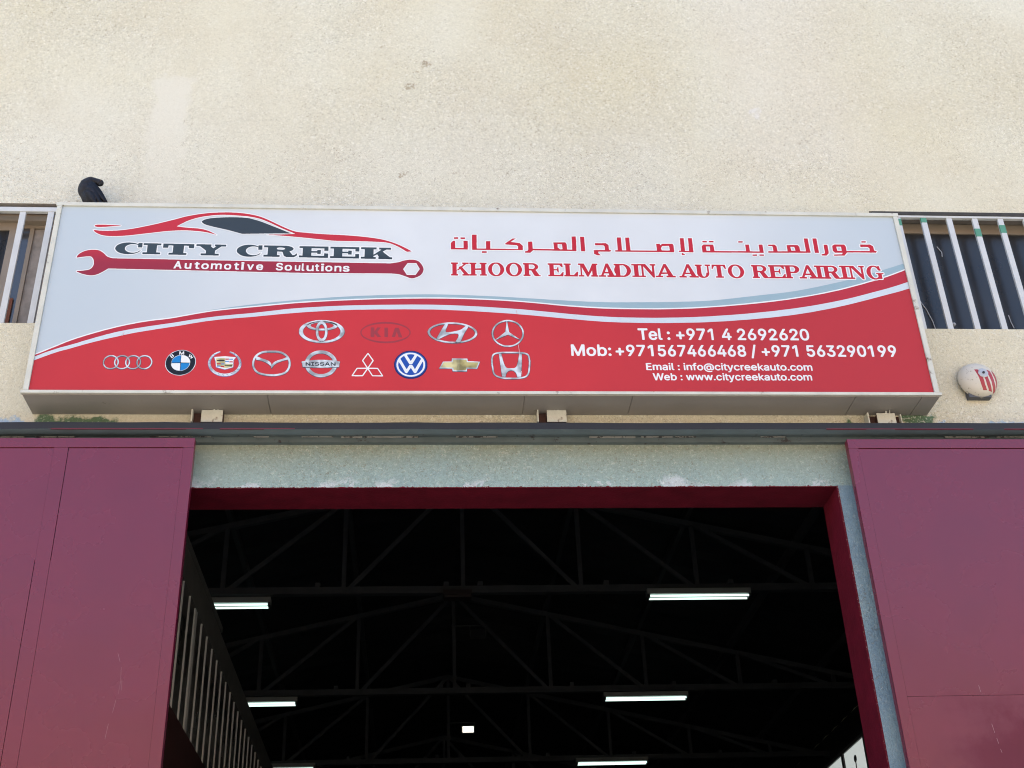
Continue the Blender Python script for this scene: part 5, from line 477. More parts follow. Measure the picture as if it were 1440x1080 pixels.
printed_contact_text|5|white|4296,76 -3,3 1,3 3,3 5,1 3,6 -15,35 0,-3 -3,-2 -5,-1 0,-21 0,-1 5,-1 1,0 2,-2 1,-4 -3,-2 -8,0 -4,2 -4,5 0,23 -1,1 -3,1 -2,2 0,3 2,3 4,1 0,6 2,2 5,0 2,-1 1,-1 0,-6 5,-1 3,-1 3,1 5,0 1,0 3,-3 4,-13 4,-9 9,23 2,2 5,0 4,-2 -18,-45 -7,-6 -4,-1;3824,89 -3,3 -13,46 1,3 1,1 5,0 4,-3 8,-32 2,2 8,31 2,2 6,0 4,-3 8,-32 2,2 8,31 3,2 5,0 1,0 2,-2 -1,-4 -12,-42 -2,-4 -2,-1 -6,0 -3,2 -8,30 -2,2 -8,-31 -4,-3;3893,89 -5,2 -6,6 -3,7 0,9 3,8 6,6 4,2 7,1 7,-2 6,-5 4,-5 1,-5 0,-5 -4,-2 -23,-1 0,0 1,-5 4,-2 7,0 3,1 3,4 4,-1 3,-3 1,-1 -7,-7 -5,-2;3924,89 -2,3 0,47 2,3 4,0 4,-2 0,-13 3,2 4,1 4,0 6,-2 7,-7 3,-4 1,-10 -2,-8 -4,-5 -6,-4 -4,-1 -6,0 -7,2 -2,-1;3988,89 -5,5 0,2 3,4 5,1 5,-4 0,-4 -5,-4;4228,89 -6,2 -7,6 -3,7 -1,6 1,6 2,5 7,7 5,2 10,0 7,-3 6,-8 -5,-3 -3,0 -7,5 -6,0 -3,-1 -2,-3 -1,-4 0,-7 1,-4 4,-3 8,0 7,5 4,-1 3,-2 -3,-4 -5,-5 -8,-3;4351,89 -6,1 -4,2 -7,7 -2,6 0,10 2,6 8,8 8,2 7,-1 4,-2 5,-5 3,-4 -3,-2 -4,-1 -7,5 -8,0 -3,-2 -2,-5 0,-7 1,-4 2,-3 3,-1 6,0 3,2 4,4 4,-1 4,-3 -2,-4 -5,-4 -5,-3;4032,90 -3,4 -10,31 0,2 1,2 2,0 4,0 4,-3 3,-13 2,-6 6,20 2,2 7,0 3,-2 5,-21 7,22 2,2 4,0 4,-2 -10,-34 -3,-3 -1,-1 -5,0 -3,2 -5,19 -2,0 -5,-19 -3,-2;4089,90 -2,2 -7,25 -4,10 2,3 6,0 3,-2 5,-20 2,0 5,20 2,2 6,0 3,-2 4,-16 1,-3 1,-1 6,20 2,2 5,0 4,-2 -11,-36 -2,-2 -7,0 -2,2 -7,21 -6,-21 -3,-2;4147,90 -3,4 -8,25 -2,8 1,3 2,0 4,0 3,-2 6,-21 6,19 3,4 6,0 3,-2 5,-21 7,21 3,2 5,0 2,-1 1,-1 -1,-3 -6,-19 -4,-12 -3,-3 -2,-1 -4,0 -3,3 -6,19 -1,-1 -1,-3 -4,-16 -3,-2;4198,90 -4,4 0,3 4,4 4,0 5,-4 0,-3 -5,-4;4256,90 -2,3 0,34 2,3 4,1 2,-1 2,-3 0,-34 -3,-3;4376,90 -2,3 0,35 3,2 4,0 3,-1 6,2 4,0 3,-2 0,-5 -3,-2 -6,-1 -2,-1 -2,-3 0,-25 -3,-2;4412,90 -4,2 -7,7 -2,4 -1,9 1,5 3,6 5,5 7,3 6,0 6,-2 7,-5 3,-6 1,-5 0,-4 -4,-2 -23,-1 -1,0 0,-2 3,-4 3,-1 7,0 3,1 3,4 4,-1 4,-3 -2,-2 -5,-5 -5,-3;4454,90 -5,2 -7,7 -2,6 0,11 2,5 5,6 8,4 7,0 7,-3 6,-5 3,-7 0,-7 -4,-2 -23,-1 -1,0 0,-1 2,-4 4,-2 7,0 3,1 3,4 5,-1 3,-2 0,-2 -4,-5 -8,-4;4530,90 -6,3 -4,5 -1,5 1,4 5,5 4,2 11,2 4,1 1,1 -2,3 -7,1 -5,-2 -3,-3 -4,1 -3,3 0,1 7,7 2,1 4,1 8,0 6,-2 6,-6 1,-3 0,-27 -4,-2 -4,0 -3,1 -5,-2;4574,90 -4,1 -3,2 -5,7 0,29 2,2 2,1 3,-1 3,-2 0,-26 2,-3 7,0 4,1 2,5 0,23 2,2 5,0 3,-3 0,-35 -4,-2 -4,0 -3,2 -7,-3;4615,90 -5,2 -5,6 0,23 -1,1 -3,1 -2,3 1,4 1,1 4,1 0,6 3,2 5,0 2,-2 0,-6 5,-1 3,-3 0,-3 -2,-2 -6,-1 0,-21 0,-1 5,-1 1,0 2,-2 1,-4 -5,-3;4640,90 -5,2 -7,7 -3,7 0,9 3,7 7,7 5,2 9,0 5,-2 8,-7 2,-4 1,-6 -1,-8 -3,-6 -6,-5 -7,-3;4675,90 -6,5 0,2 4,5 5,0 4,-3 1,-3 -4,-5;4703,90 -6,2 -7,7 -3,7 0,10 4,8 7,6 4,1 10,0 5,-2 5,-5 2,-2 0,-2 -4,-3 -3,0 -7,5 -6,0 -3,-1 -2,-2 -2,-6 0,-4 1,-5 2,-3 6,-2 5,1 5,5 6,-1 3,-2 -3,-4 -5,-5 -7,-3;4744,90 -4,1 -5,3 -5,6 -2,6 0,11 2,5 7,7 5,2 5,1 6,-1 5,-2 6,-6 3,-7 0,-11 -3,-5 -8,-8 -6,-2;4485,91 -2,3 0,46 2,3 4,0 2,0 2,-3 0,-23 13,12 2,1 6,0 3,-2 -15,-15 17,-20 -3,-2 -7,0 -6,6 -6,8 -3,1 -1,-2 0,-11 -3,-2;4774,91 -2,2 0,3 0,32 2,3 5,0 3,-2 7,3 4,0 3,-1 5,-4 6,4 8,1 4,-1 6,-4 3,-7 0,-26 -3,-3 -5,0 -2,2 0,26 -3,3 -3,1 -4,-1 -2,-1 -1,-3 0,-24 -2,-3 -6,0 -2,2 0,27 -3,2 -6,0 -3,-2 -1,-5 0,-22 -3,-2;3937,98 6,0 5,3 1,4 0,10 -2,4 -3,1 -8,0 -2,-1 -2,-4 0,-11 1,-3;4532,99 6,0 3,1 3,2 1,5 -3,0 -11,-2 -1,-1 0,-3;4643,99 3,0 5,2 3,5 0,10 -3,4 -4,2 -5,0 -3,-1 -2,-2 -2,-7 1,-7 2,-4;4742,100 9,0 3,1 2,3 1,4 0,6 -3,5 -4,3 -7,0 -2,-1 -2,-3 -1,-4 0,-6 2,-6;3890,115 14,0 2,0 0,1 -4,4 -7,0 -4,-2;3987,116 -3,3 -1,4 4,4 3,1 6,-4 0,-4 -5,-4;4410,116 14,0 2,0 0,1 -4,4 -8,0 -3,-1;4451,116 14,0 2,1 -4,4 -4,1 -7,-2;4257,133 -4,4 0,4 4,3 3,0 5,-4 0,-3 -5,-4
printed_script_title|5|white|3524,1048 -19,8 -10,8 -2,32 1,5 3,3 4,1 67,2 2,2 -1,15 -1,5 -4,2 -43,0 -12,2 -3,4 -1,4 2,18 3,3 4,1 70,1 5,-1 19,-18 2,-9 0,-25 1,-4 9,-3 4,-5 -4,-14 -4,-4 -11,-2 -68,0 0,-4 15,-16 0,-6 -4,-4 -4,-1;2754,1058 -5,3 -2,5 1,17 -55,-1 -4,1 -5,6 -1,5 1,118 2,5 6,4 29,1 5,-2 4,-5 -2,-67 0,-38 1,-2 46,0 1,42 2,15 3,3 4,1 25,1 6,-2 4,-6 -1,-54 169,-1 1,13 -5,4 -71,5 -5,2 -3,6 -1,7 2,5 52,44 4,1 20,0 6,-3 1,-4 0,-3 -6,-6 -18,-15 45,-7 19,-21 6,-8 -1,-35 -3,-5 -5,-3 -233,-1 1,-15 -1,-4 -4,-4;4088,1058 -5,4 -2,4 5,9 -2,8 -13,1 -3,4 -1,5 0,6 2,5 3,3 8,1 2,2 2,85 2,14 3,3 6,1 22,0 4,-1 4,-3 1,-12 -2,-88 1,-2 10,0 2,2 1,10 1,64 2,27 3,3 4,1 25,0 4,-1 4,-3 1,-5 -2,-69 1,-38 -2,-12 -4,-4 -4,-1 -58,1 -1,-2 7,-4 1,-4 -1,-7 -4,-5 -5,-2;4572,1058 -5,4 -2,5 2,12 4,4 -3,0 -334,-2 -5,4 -2,5 0,50 3,6 14,14 4,2 65,0 5,-2 4,-5 1,-35 1,-9 1,-2 199,1 2,2 0,49 3,3 4,1 26,1 6,-3 2,-5 -1,-48 12,-1 38,0 2,2 0,47 1,4 3,3 4,1 25,1 6,-3 2,-5 0,-67 -2,-5 -4,-3 4,-4 1,-4 -3,-13 -7,-4 -28,0 -4,1 -3,4 -1,5 1,8 3,6 -7,0 -1,0 3,-7 -1,-9 -6,-8 -4,-1;3041,1063 -6,5 -1,13 4,7 14,3 4,7 0,52 1,12 4,6 30,2 4,-1 4,-3 1,-4 0,-51 98,-2 30,1 -2,47 1,4 3,3 31,2 52,1 7,-4 9,-21 0,-34 19,-1 2,2 1,27 0,72 1,4 6,4 14,1 14,0 7,-4 1,-4 0,-43 -2,-76 -1,-4 -4,-4 -4,-1 -37,0 -247,3 -21,-20 -4,-1;5047,1066 -4,3 -3,5 1,13 3,3 19,5 3,5 0,46 2,22 3,3 4,1 24,0 4,-1 4,-3 1,-5 -1,-56 -2,-16 -22,-24 -4,-1;5131,1066 -6,5 -2,11 1,4 6,4 12,1 -7,4 -12,19 2,40 1,4 6,6 13,9 6,2 66,0 4,-1 5,-5 7,-18 -1,-29 8,-1 138,2 2,4 0,9 -5,6 -33,0 -13,-2 -6,2 -2,3 -1,5 3,23 3,3 4,1 69,1 4,-2 19,-17 2,-11 0,-19 1,-4 11,-4 5,-4 0,-3 -7,-15 -7,-4 -197,-1 -22,-24 -5,-3;3415,1080 -5,4 -2,5 0,118 4,6 6,2 24,0 6,-3 2,-5 0,-119 -3,-5 -5,-3;3645,1080 -6,5 -1,13 1,4 3,3 11,1 2,2 1,89 2,11 4,4 4,1 24,0 5,-2 3,-5 0,-97 1,-3 11,0 2,2 1,96 3,6 5,2 25,1 5,-2 3,-5 0,-74 1,-24 1,-2 163,1 -1,48 4,6 11,2 16,1 4,-1 4,-5 5,4 10,2 63,1 4,-1 4,-3 7,-17 -1,-54 -4,-7 -7,-3;2550,1084 -5,4 -2,5 0,50 1,4 14,17 4,4 4,1 12,0 7,-4 1,-4 0,-50 39,0 2,2 0,49 4,7 5,2 -20,-1 -4,1 -3,4 -2,5 -2,-5 -6,-4 -27,0 -4,1 -3,4 -1,4 0,10 2,5 6,3 26,1 7,-3 2,-7 3,6 6,3 28,0 5,-2 4,-6 0,-11 -4,-6 -5,-2 21,-2 4,-3 1,-4 0,-50 -1,-19 -2,-5 -7,-4;4683,1085 -5,4 -2,5 1,10 3,5 5,2 26,1 2,2 -1,26 -22,1 -6,5 -1,4 2,11 4,5 4,1 41,1 5,-2 11,-12 3,-6 2,-34 2,-2 53,1 1,44 1,4 3,3 26,2 53,0 6,-4 11,-17 0,-30 24,-1 2,3 0,76 2,26 3,3 6,1 23,0 4,-1 4,-3 1,-5 0,-101 2,-8 -2,-11 -5,-5 -29,-2;5003,1088 -5,4 -2,5 2,120 3,5 4,2 27,0 6,-3 2,-5 -1,-120 -3,-5 -5,-3;3277,1109 5,-1 3,3 -1,24 -2,1 -13,1 -1,-1 -1,-17;3965,1109 36,-1 5,1 0,22 -4,1 -34,-1 -6,-14;4270,1110 11,0 0,21 -12,0;4850,1118 14,0 -2,18 -13,0;5168,1122 17,0 0,20 -18,0;4243,1165 -6,5 -1,7 2,11 6,4 29,0 6,-3 2,-6 2,6 6,4 30,0 5,-2 4,-5 -2,-15 -7,-5 -31,0 -5,4 -3,5 -2,-6 -6,-4;4488,1167 -5,4 -2,5 2,12 4,4 4,1 27,0 4,-1 4,-3 1,-5 -1,-8 -5,-7 -10,-2;5341,1179 -5,4 -2,5 2,12 4,4 32,2 3,-1 4,-3 1,-4 -1,-8 -2,-6 -4,-4 -4,-1
printed_script_title|6|titlered|3524,1055 -4,1 -19,11 -1,31 10,0 3,1 56,1 7,1 1,9 -1,3 0,11 -1,7 -7,7 -47,0 -9,1 0,6 1,3 0,8 46,0 3,1 24,0 16,-15 1,-6 0,-24 1,-9 1,-2 11,-2 1,-2 -4,-9 -8,-2 -73,0 -1,-1 -1,-6 0,-5 11,-13 4,-5;2754,1065 0,9 1,5 31,0 0,-13;4089,1065 0,2 4,7 -2,6 1,1 12,0 1,-1 -3,-5 11,-3 0,-4 -3,-3;4572,1065 0,4 1,7 17,0 3,1 10,0 0,-9 -2,-3;4619,1066 0,4 1,6 1,1 28,0 2,-1 0,-6 -2,-3 -1,-1;3041,1070 0,12 17,4 5,12 0,52 1,3 0,8 1,1 10,0 3,1 14,0 1,-57 1,-2 140,-2 2,2 0,5 -1,3 0,15 -1,3 0,15 -1,3 0,10 78,2 2,0 2,-2 7,-17 0,-40 34,-1 1,33 1,4 0,71 1,1 10,0 3,1 14,0 1,-45 -1,-3 0,-43 -1,-3 -1,-28 -158,1 -5,1 -115,0 -4,1 -8,0 -1,0 -1,-4 -17,-17;5047,1073 0,11 20,5 3,3 3,8 0,46 1,3 0,16 26,0 1,-21 -1,-3 0,-34 -1,-3 0,-10 -19,-21;5131,1073 -1,10 59,3 6,11 0,1 -2,0 -51,0 -1,1 -11,15 1,29 1,3 0,9 3,3 10,7 6,3 67,0 8,-18 0,-22 -1,-3 0,-8 0,-2 1,-1 15,0 4,1 79,0 4,1 56,0 2,2 0,6 1,3 0,12 -10,10 -35,0 -12,-2 -3,0 0,7 2,16 54,0 3,1 12,0 18,-15 1,-8 0,-19 1,-9 15,-5 1,-1 -6,-11 -1,-1 -28,0 -4,-1 -9,0 -4,1 -110,0 -5,-1 -41,0 -23,-27 -44,0 -4,-1;3415,1087 0,119 0,1 4,1 22,0 1,0 1,-2 0,-117 -2,-2;3645,1087 0,12 15,0 2,2 1,96 1,8 2,1 23,0 2,-1 0,-103 0,-2 1,-1 25,0 2,2 1,103 1,1 23,1 2,0 1,-1 0,-73 1,-3 0,-28 1,-2 177,1 1,23 -1,3 0,26 -1,2 1,1 23,2 2,-1 1,-9 1,-3 6,5 5,6 2,1 6,1 63,1 3,-2 5,-12 0,-47 -2,-8 -3,-2;4144,1088 -2,1 -34,0 -3,1 -31,1 0,8 1,2 6,0 5,-1 2,2 1,8 0,26 1,3 0,27 1,3 0,26 1,11 26,0 0,-54 -1,-3 0,-42 -1,-5 1,-2 24,0 2,0 1,2 0,14 1,3 0,31 1,3 1,53 1,1 26,0 0,-67 -1,-4 0,-35 1,-3 -1,-8 -2,-2;4234,1088 0,52 2,3 11,11 2,1 65,0 1,-14 1,-3 1,-34 1,-2 155,0 4,1 55,0 1,51 -1,4 27,1 0,-56 16,0 3,-1 44,0 2,0 1,2 0,55 17,1 8,0 2,-1 0,-66 -1,-2 -1,-1 -215,0 -5,-1;2692,1089 -2,3 0,2 1,118 1,2 6,1 23,0 2,-1 -1,-7 0,-55 -1,-4 0,-45 1,-2 59,0 2,4 0,45 1,3 0,9 26,1 2,0 1,-2 -1,-8 -1,-52 102,0 5,-1 77,0 1,22 -2,3 -9,6 -11,0 -3,1 -9,0 -3,1 -10,0 -3,1 -9,0 -3,1 -10,0 -12,2 -1,7 1,2 50,41 18,0 2,0 0,-1 -24,-19 -10,-9 59,-8 16,-18 5,-6 0,-5 -1,-3 0,-25 -2,-2 -54,0 -4,-1;2550,1091 0,53 15,18 12,0 2,-1 0,-57 52,0 2,0 1,2 0,57 28,0 1,-51 -1,-3 -1,-18;4683,1092 0,5 1,7 10,1 24,0 2,2 0,35 -5,6 -1,0 -24,0 1,10 2,2 25,0 4,1 12,0 2,-1 10,-12 1,-4 1,-36 1,-3 27,0 3,1 38,0 1,52 20,0 4,1 52,0 10,-15 0,-36 38,-1 2,10 0,75 1,4 0,19 1,1 26,0 1,-105 2,-5 -1,-9 -2,-2 -22,0 -4,-1 -5,1 -3,-1 -110,0 -5,-1;5003,1095 0,47 1,4 0,58 1,4 0,8 1,1 25,0 1,0 1,-2 -1,-118 -2,-2;3274,1102 7,-1 11,2 -2,40 -14,0 -3,1 -12,0 -1,-27;3960,1102 40,-1 13,1 1,10 -1,3 0,15 -2,10 -21,-1 -3,-1 -18,0 -5,-1 -9,-20;4264,1103 24,0 0,35 -22,0 -4,-1 1,-31;4844,1111 28,0 -1,17 -3,15 -26,0 0,-11 1,-3 0,-10;5161,1115 31,0 0,34 -26,0 -6,-1 0,-17 1,-3;4243,1172 0,5 1,8 29,0 1,-3 -2,-10;4288,1173 0,7 1,6 31,0 -1,-13;4488,1174 1,10 1,2 29,0 1,-4 -2,-7 -7,-1;2615,1177 0,14 30,0 0,-13 -11,0 -3,-1;2571,1178 0,13 12,0 3,1 13,0 0,-14;5341,1186 0,4 1,6 1,2 29,0 1,0 -3,-12
printed_emblem:0|5|steel|460,151 -16,4 -11,7 -14,15 -4,7 -4,14 0,17 4,14 6,10 7,7 5,4 11,5 8,1 12,0 5,-1 12,-5 10,-8 15,11 9,3 12,1 14,-3 18,-11 6,6 9,5 13,3 8,0 13,-3 18,-11 8,7 10,5 9,2 11,0 12,-3 16,-10 11,-14 6,-13 2,-10 0,-11 -3,-13 -4,-8 -7,-9 -8,-7 -13,-6 -8,-1 -16,1 -12,5 -11,8 -9,-8 -11,-5 -6,-1 -13,0 -6,1 -13,6 -8,6 -9,-7 -11,-5 -5,-1 -15,0 -13,4 -14,9 -9,-7 -8,-4 -13,-3;457,163 8,0 7,1 11,5 5,4 -6,12 -4,15 0,14 2,9 4,11 -12,8 -7,2 -14,0 -5,-1 -7,-3 -7,-6 -8,-12 -3,-12 0,-8 2,-10 5,-11 5,-7 6,-4 8,-4;526,163 11,1 7,2 6,3 5,4 -9,18 -2,12 1,15 6,17 -10,7 -18,3 -13,-3 -7,-5 -4,-4 6,-11 4,-14 0,-16 -2,-9 -4,-10 11,-7;587,164 15,0 5,1 9,4 6,5 -6,11 -4,14 0,16 2,8 5,11 -11,8 -13,3 -7,0 -12,-3 -7,-5 -3,-3 9,-18 2,-11 -1,-16 -6,-16 3,-3;655,164 14,0 8,2 8,4 10,11 5,14 0,15 -3,10 -4,7 -6,8 -7,5 -15,5 -16,-1 -6,-2 -10,-8 6,-11 4,-15 0,-14 -2,-10 -4,-11 12,-7;561,183 1,0 4,11 0,13 -3,12 -2,5 -2,1 -4,-13 0,-12 2,-9;494,184 1,0 2,4 2,15 -3,14 -3,6 -1,1 -3,-10 -1,-8 2,-13;628,184 1,0 2,5 2,13 -2,13 -4,9 -3,-5 -2,-13 2,-13
printed_emblem:0|6|silver|460,155 -7,1 -9,3 -11,7 -10,10 -5,8 -5,16 0,17 4,14 6,10 6,5 4,4 11,5 8,1 12,0 5,-1 12,-5 10,-8 8,7 7,4 5,2 11,2 11,-1 8,-2 8,-4 9,-7 1,0 6,6 9,5 13,3 8,0 13,-3 18,-11 8,7 10,5 9,2 11,0 12,-3 8,-4 8,-6 9,-12 6,-13 2,-10 0,-11 -2,-10 -4,-9 -9,-12 -5,-4 -13,-6 -8,-1 -10,0 -6,1 -12,5 -11,8 -9,-8 -11,-5 -6,-1 -13,0 -6,1 -13,6 -8,6 -9,-7 -11,-5 -5,-1 -15,0 -13,4 -14,9 -9,-7 -8,-4 -13,-3;457,163 8,0 10,2 11,6 4,4 -6,12 -4,15 0,14 2,9 4,9 0,2 -6,6 -8,4 -7,2 -14,0 -5,-1 -7,-3 -7,-6 -4,-3 -5,-9 -4,-14 0,-8 2,-10 5,-11 7,-9 6,-4 8,-4;526,163 3,0 8,1 7,2 9,5 4,4 -3,5 -6,13 -2,12 0,8 1,7 6,17 -2,3 -10,6 -8,2 -10,1 -7,-1 -8,-3 -10,-7 -1,-3 6,-11 4,-14 0,-16 -2,-9 -4,-10 7,-6 6,-3;587,164 15,0 5,1 9,4 4,3 4,4 -6,11 -4,14 0,16 2,8 5,11 -3,4 -10,6 -13,3 -7,0 -12,-3 -7,-5 -5,-5 3,-5 6,-13 2,-11 0,-9 -1,-7 -3,-9 -3,-6 0,-2 5,-4 8,-4;655,164 14,0 8,2 8,4 6,5 6,8 5,14 0,15 -3,10 -4,7 -8,10 -7,5 -15,5 -10,0 -12,-3 -9,-7 -3,-3 6,-11 4,-15 0,-14 -2,-10 -4,-9 0,-2 6,-5 8,-4;561,182 1,0 2,2 3,8 1,5 0,12 -3,12 -4,7 -2,2 -2,-3 -4,-12 0,-13 2,-9;494,183 1,-1 1,1 2,4 2,8 1,10 -3,14 -4,8 -2,2 -4,-9 -2,-12 2,-13;628,183 1,0 3,5 3,16 -2,13 -4,9 -2,4 -1,0 -4,-9 -2,-13 2,-13
printed_emblem:1|4|silver|869,112 -15,3 -19,8 -18,12 -10,11 -9,13 -7,16 -4,20 0,18 5,23 5,11 6,10 9,10 10,10 11,7 20,9 13,3 22,1 20,-4 15,-6 14,-9 12,-11 10,-13 6,-11 3,-8 4,-16 1,-18 -2,-15 -3,-12 -8,-17 -12,-16 -10,-10 -13,-8 -19,-8 -16,-4
printed_emblem:1|5|black|871,116 -12,2 -10,3 -11,5 -13,8 -11,10 -10,13 -7,14 -5,18 -1,8 0,14 4,20 7,16 12,17 10,9 9,6 9,5 13,5 15,3 21,0 12,-2 20,-8 11,-7 6,-5 11,-12 6,-9 8,-18 3,-14 0,-24 -2,-11 -8,-20 -12,-18 -12,-10 -9,-6 -10,-5 -11,-4 -17,-4
printed_emblem:1|6|silver|874,145 -13,3 -10,5 -9,6 -5,5 -6,8 -6,13 -2,10 0,15 3,13 5,10 6,8 7,7 12,7 11,4 6,1 16,0 6,-1 13,-5 9,-6 9,-9 7,-11 4,-11 1,-6 0,-16 -3,-13 -5,-10 -5,-8 -7,-6 -7,-5 -13,-6 -10,-3
printed_emblem:1|7|skyblue|885,148 -2,6 0,11 -1,3 -2,34 55,0 0,-8 -2,-9 -4,-9 -8,-11 -11,-9 -10,-5 -13,-4;827,203 -1,7 4,15 5,9 5,6 6,5 13,8 13,4 5,0 3,-54
printed_emblem:1|7|white|874,148 -6,1 -13,5 -11,7 -5,5 -7,10 -4,9 -2,9 1,8 53,0 4,-53 -1,-2;881,202 -2,7 -2,47 2,1 10,0 12,-3 8,-4 6,-4 8,-8 5,-7 4,-8 3,-11 1,-8 -2,-2
printed_emblem:1|8|black|883,144 -2,2 -1,37 -1,3 0,14 -53,0 -3,2 1,1 2,1 53,1 -1,28 -1,4 0,20 2,1 1,-2 1,-45 2,-6 53,-1 2,-1 0,-2 -2,-1 -54,0 0,-14 1,-3 0,-22 1,-4 0,-12
printed_emblem:1|8|white|824,236 -12,15 -1,3 7,8 5,3 4,-2 1,-5 5,-2 2,-2 1,-3 -2,-5 -4,-5 -4,-5;824,244 2,-1 4,3 1,4 0,2 -3,0 -2,-1 -4,-4;818,251 2,0 3,3 1,3 0,2 -3,0 -5,-4
printed_emblem:1|8|white|869,262 -2,1 -1,8 0,8 -1,4 1,3 4,0 2,-1 7,-13 3,-2 6,15 3,1 3,-1 1,-3 0,-7 1,-3 0,-8 -1,-2 -2,0 -2,1 -1,12 -5,-11 -3,-3 -3,2 -7,12 0,-12 -1,-1
printed_emblem:1|8|white|940,233 -3,3 2,11 0,3 -9,-7 -4,2 0,4 3,15 1,3 2,1 2,-2 0,-2 -2,-14 10,8 2,-1 1,-2 -2,-14 10,8 1,0 2,-2 -7,-8 -8,-6
printed_emblem:2|5|steelblue|1144,104 -16,3 -15,5 -14,7 -21,16 -11,12 -11,17 -7,18 -3,10 -1,18 3,14 4,13 9,16 6,8 14,13 18,10 11,3 4,-1 3,-5 -4,-4 -13,-6 -9,-6 -10,-9 -12,-19 -4,-11 -3,-11 1,-21 4,-12 4,-9 11,-17 19,-15 16,-8 16,-5 15,-2 21,1 19,5 16,8 12,10 10,14 6,15 2,11 0,13 -5,21 -10,19 -15,16 -14,10 -19,9 -1,4 4,5 11,-3 15,-7 12,-9 13,-12 13,-17 6,-12 6,-21 1,-21 -6,-25 -8,-15 -13,-15 -17,-13 -20,-9 -20,-4
printed_emblem:2|6|silver|1144,108 -16,3 -15,5 -14,7 -14,9 -7,7 -12,14 -8,13 -7,18 -3,10 -1,18 3,14 4,13 7,13 6,9 14,13 18,10 11,3 4,-1 1,-3 -1,-1 -14,-7 -10,-7 -10,-9 -5,-7 -7,-11 -3,-7 -3,-10 -2,-8 0,-14 2,-7 3,-11 4,-9 7,-11 12,-13 13,-10 7,-4 21,-8 19,-3 13,0 18,3 20,8 14,10 10,11 8,14 3,9 2,11 0,13 -2,12 -3,9 -5,10 -8,13 -15,14 -13,10 -17,8 -1,3 2,3 11,-3 15,-7 12,-9 11,-10 13,-17 6,-12 4,-11 2,-10 1,-7 0,-14 -1,-8 -5,-17 -8,-15 -12,-14 -11,-9 -5,-3 -20,-9 -20,-4
printed_emblem:2|7|steelblue|1149,111 -9,10 0,2 2,0 8,-9 0,-3;1176,114 -11,6 0,2 2,1 10,-7 1,-2 -1,-1;1121,117 -6,9 0,3 2,0 5,-10 0,-2;1200,123 -10,3 -1,2 1,1 12,-3 1,-3;1095,129 -3,11 1,2 2,-1 1,-7 0,-4 0,-1;1214,138 -4,1 0,2 2,1 4,-1 7,0 2,-2 -2,-1;1074,147 -1,6 2,6 1,1 1,-2 -1,-7 -1,-4;1226,156 0,2 3,2 10,1 1,-1 -1,-2 -11,-2;1058,169 0,2 5,10 1,1 1,-2 -1,-3 -4,-8;1235,177 0,2 12,6 0,-3 -10,-5;1050,194 -1,1 1,2 7,7 2,0 0,-2 -7,-7;1238,200 -1,1 0,1 8,8 2,0 0,-1 -1,-2 -6,-6;1050,219 -1,1 0,1 11,7 1,-1 1,-1 -2,-2;1233,223 -1,1 0,2 5,8 2,1 0,-2 -5,-10;1057,244 0,1 1,2 4,1 8,1 1,-2 0,-1 -4,-1 -6,-1;1221,244 -1,6 2,7 1,1 1,-1 0,-2 -2,-10 0,-1;1203,262 -3,10 1,4 1,0 1,-2 1,-7 0,-4 0,-1;1073,264 -1,1 1,2 12,0 2,-2 -1,-1
printed_emblem:2|5|steelblue|1150,153 -49,15 -5,3 -6,41 -10,29 -1,3 1,2 68,6 57,-6 7,-1 1,-2 0,-3 -12,-21 2,-30 0,-17 -5,-4 -43,-15
printed_emblem:2|6|white|1150,157 -52,16 -6,41 -11,32 66,6 32,-4 16,-1 3,-1 7,0 7,-2 -2,-4 -11,-19 1,-5 0,-22 1,-3 0,-17 -3,-2 -34,-12 -9,-3
printed_emblem:2|7|gold|1154,167 -49,12 -2,1 -9,41 -2,12 1,2 9,1 3,1 13,0 3,1 13,0 3,1 12,-1 1,-3 0,-12 1,-3 0,-11 2,-12 45,-1 -1,-11 -1,-9 -32,-8 -9,-2
printed_emblem:2|8|black|1149,183 -1,5 2,2 43,0 1,-2 0,-4 -1,-1;1100,217 -2,6 1,1 11,1 3,1 31,0 1,-1 1,-7 -1,-1
printed_emblem:2|8|titlered|1127,172 -2,7 1,2 21,0 1,-9 -1,0;1100,193 -1,8 25,0 0,-8;1176,207 0,8 20,0 1,-5 0,-3;1151,226 -1,7 2,2 18,0 1,-1 1,-3 0,-3 -1,-1
printed_emblem:2|8|skyblue|1102,176 -1,1 -1,2 1,3 1,1 20,0 1,-1 1,-3 0,-3 -1,0;1127,192 -1,5 2,2 18,0 1,-1 1,-5 -1,-1;1149,210 -1,4 2,2 23,0 1,-2 0,-4 -1,0;1173,227 -1,5 1,1 21,1 2,-1 0,-1 0,-4 -1,-1
printed_emblem:3|5|steel|1419,107 -28,4 -24,7 -12,5 -7,6 -15,14 -7,11 -6,12 -5,18 -1,30 5,24 11,21 13,14 14,10 16,7 21,4 54,1 21,-2 17,-4 17,-8 15,-11 17,-18 7,-12 6,-16 4,-20 0,-21 -4,-20 -8,-18 -6,-9 -12,-12 -12,-6 -19,-6 -24,-5 -10,-1;1422,124 30,-1 25,3 19,5 19,8 11,13 8,18 2,10 1,20 -2,14 -4,10 -3,1 -23,-7 -25,-11 -17,-10 -6,-5 -6,-7 -7,-11 -5,-12 -3,-2 -3,3 -3,13 -3,5 -8,8 -10,8 -11,7 -21,10 -17,5 -22,5 -2,2 0,6 -2,1 -5,-22 0,-18 5,-22 9,-17 6,-7 10,-7 12,-6 28,-8;1435,192 11,16 14,11 10,5 31,11 19,11 -8,9 -12,9 -14,7 -21,5 -11,1 -51,0 -18,-2 -16,-5 -15,-9 -9,-9 2,-3 25,-12 26,-9 13,-6 14,-13 6,-7
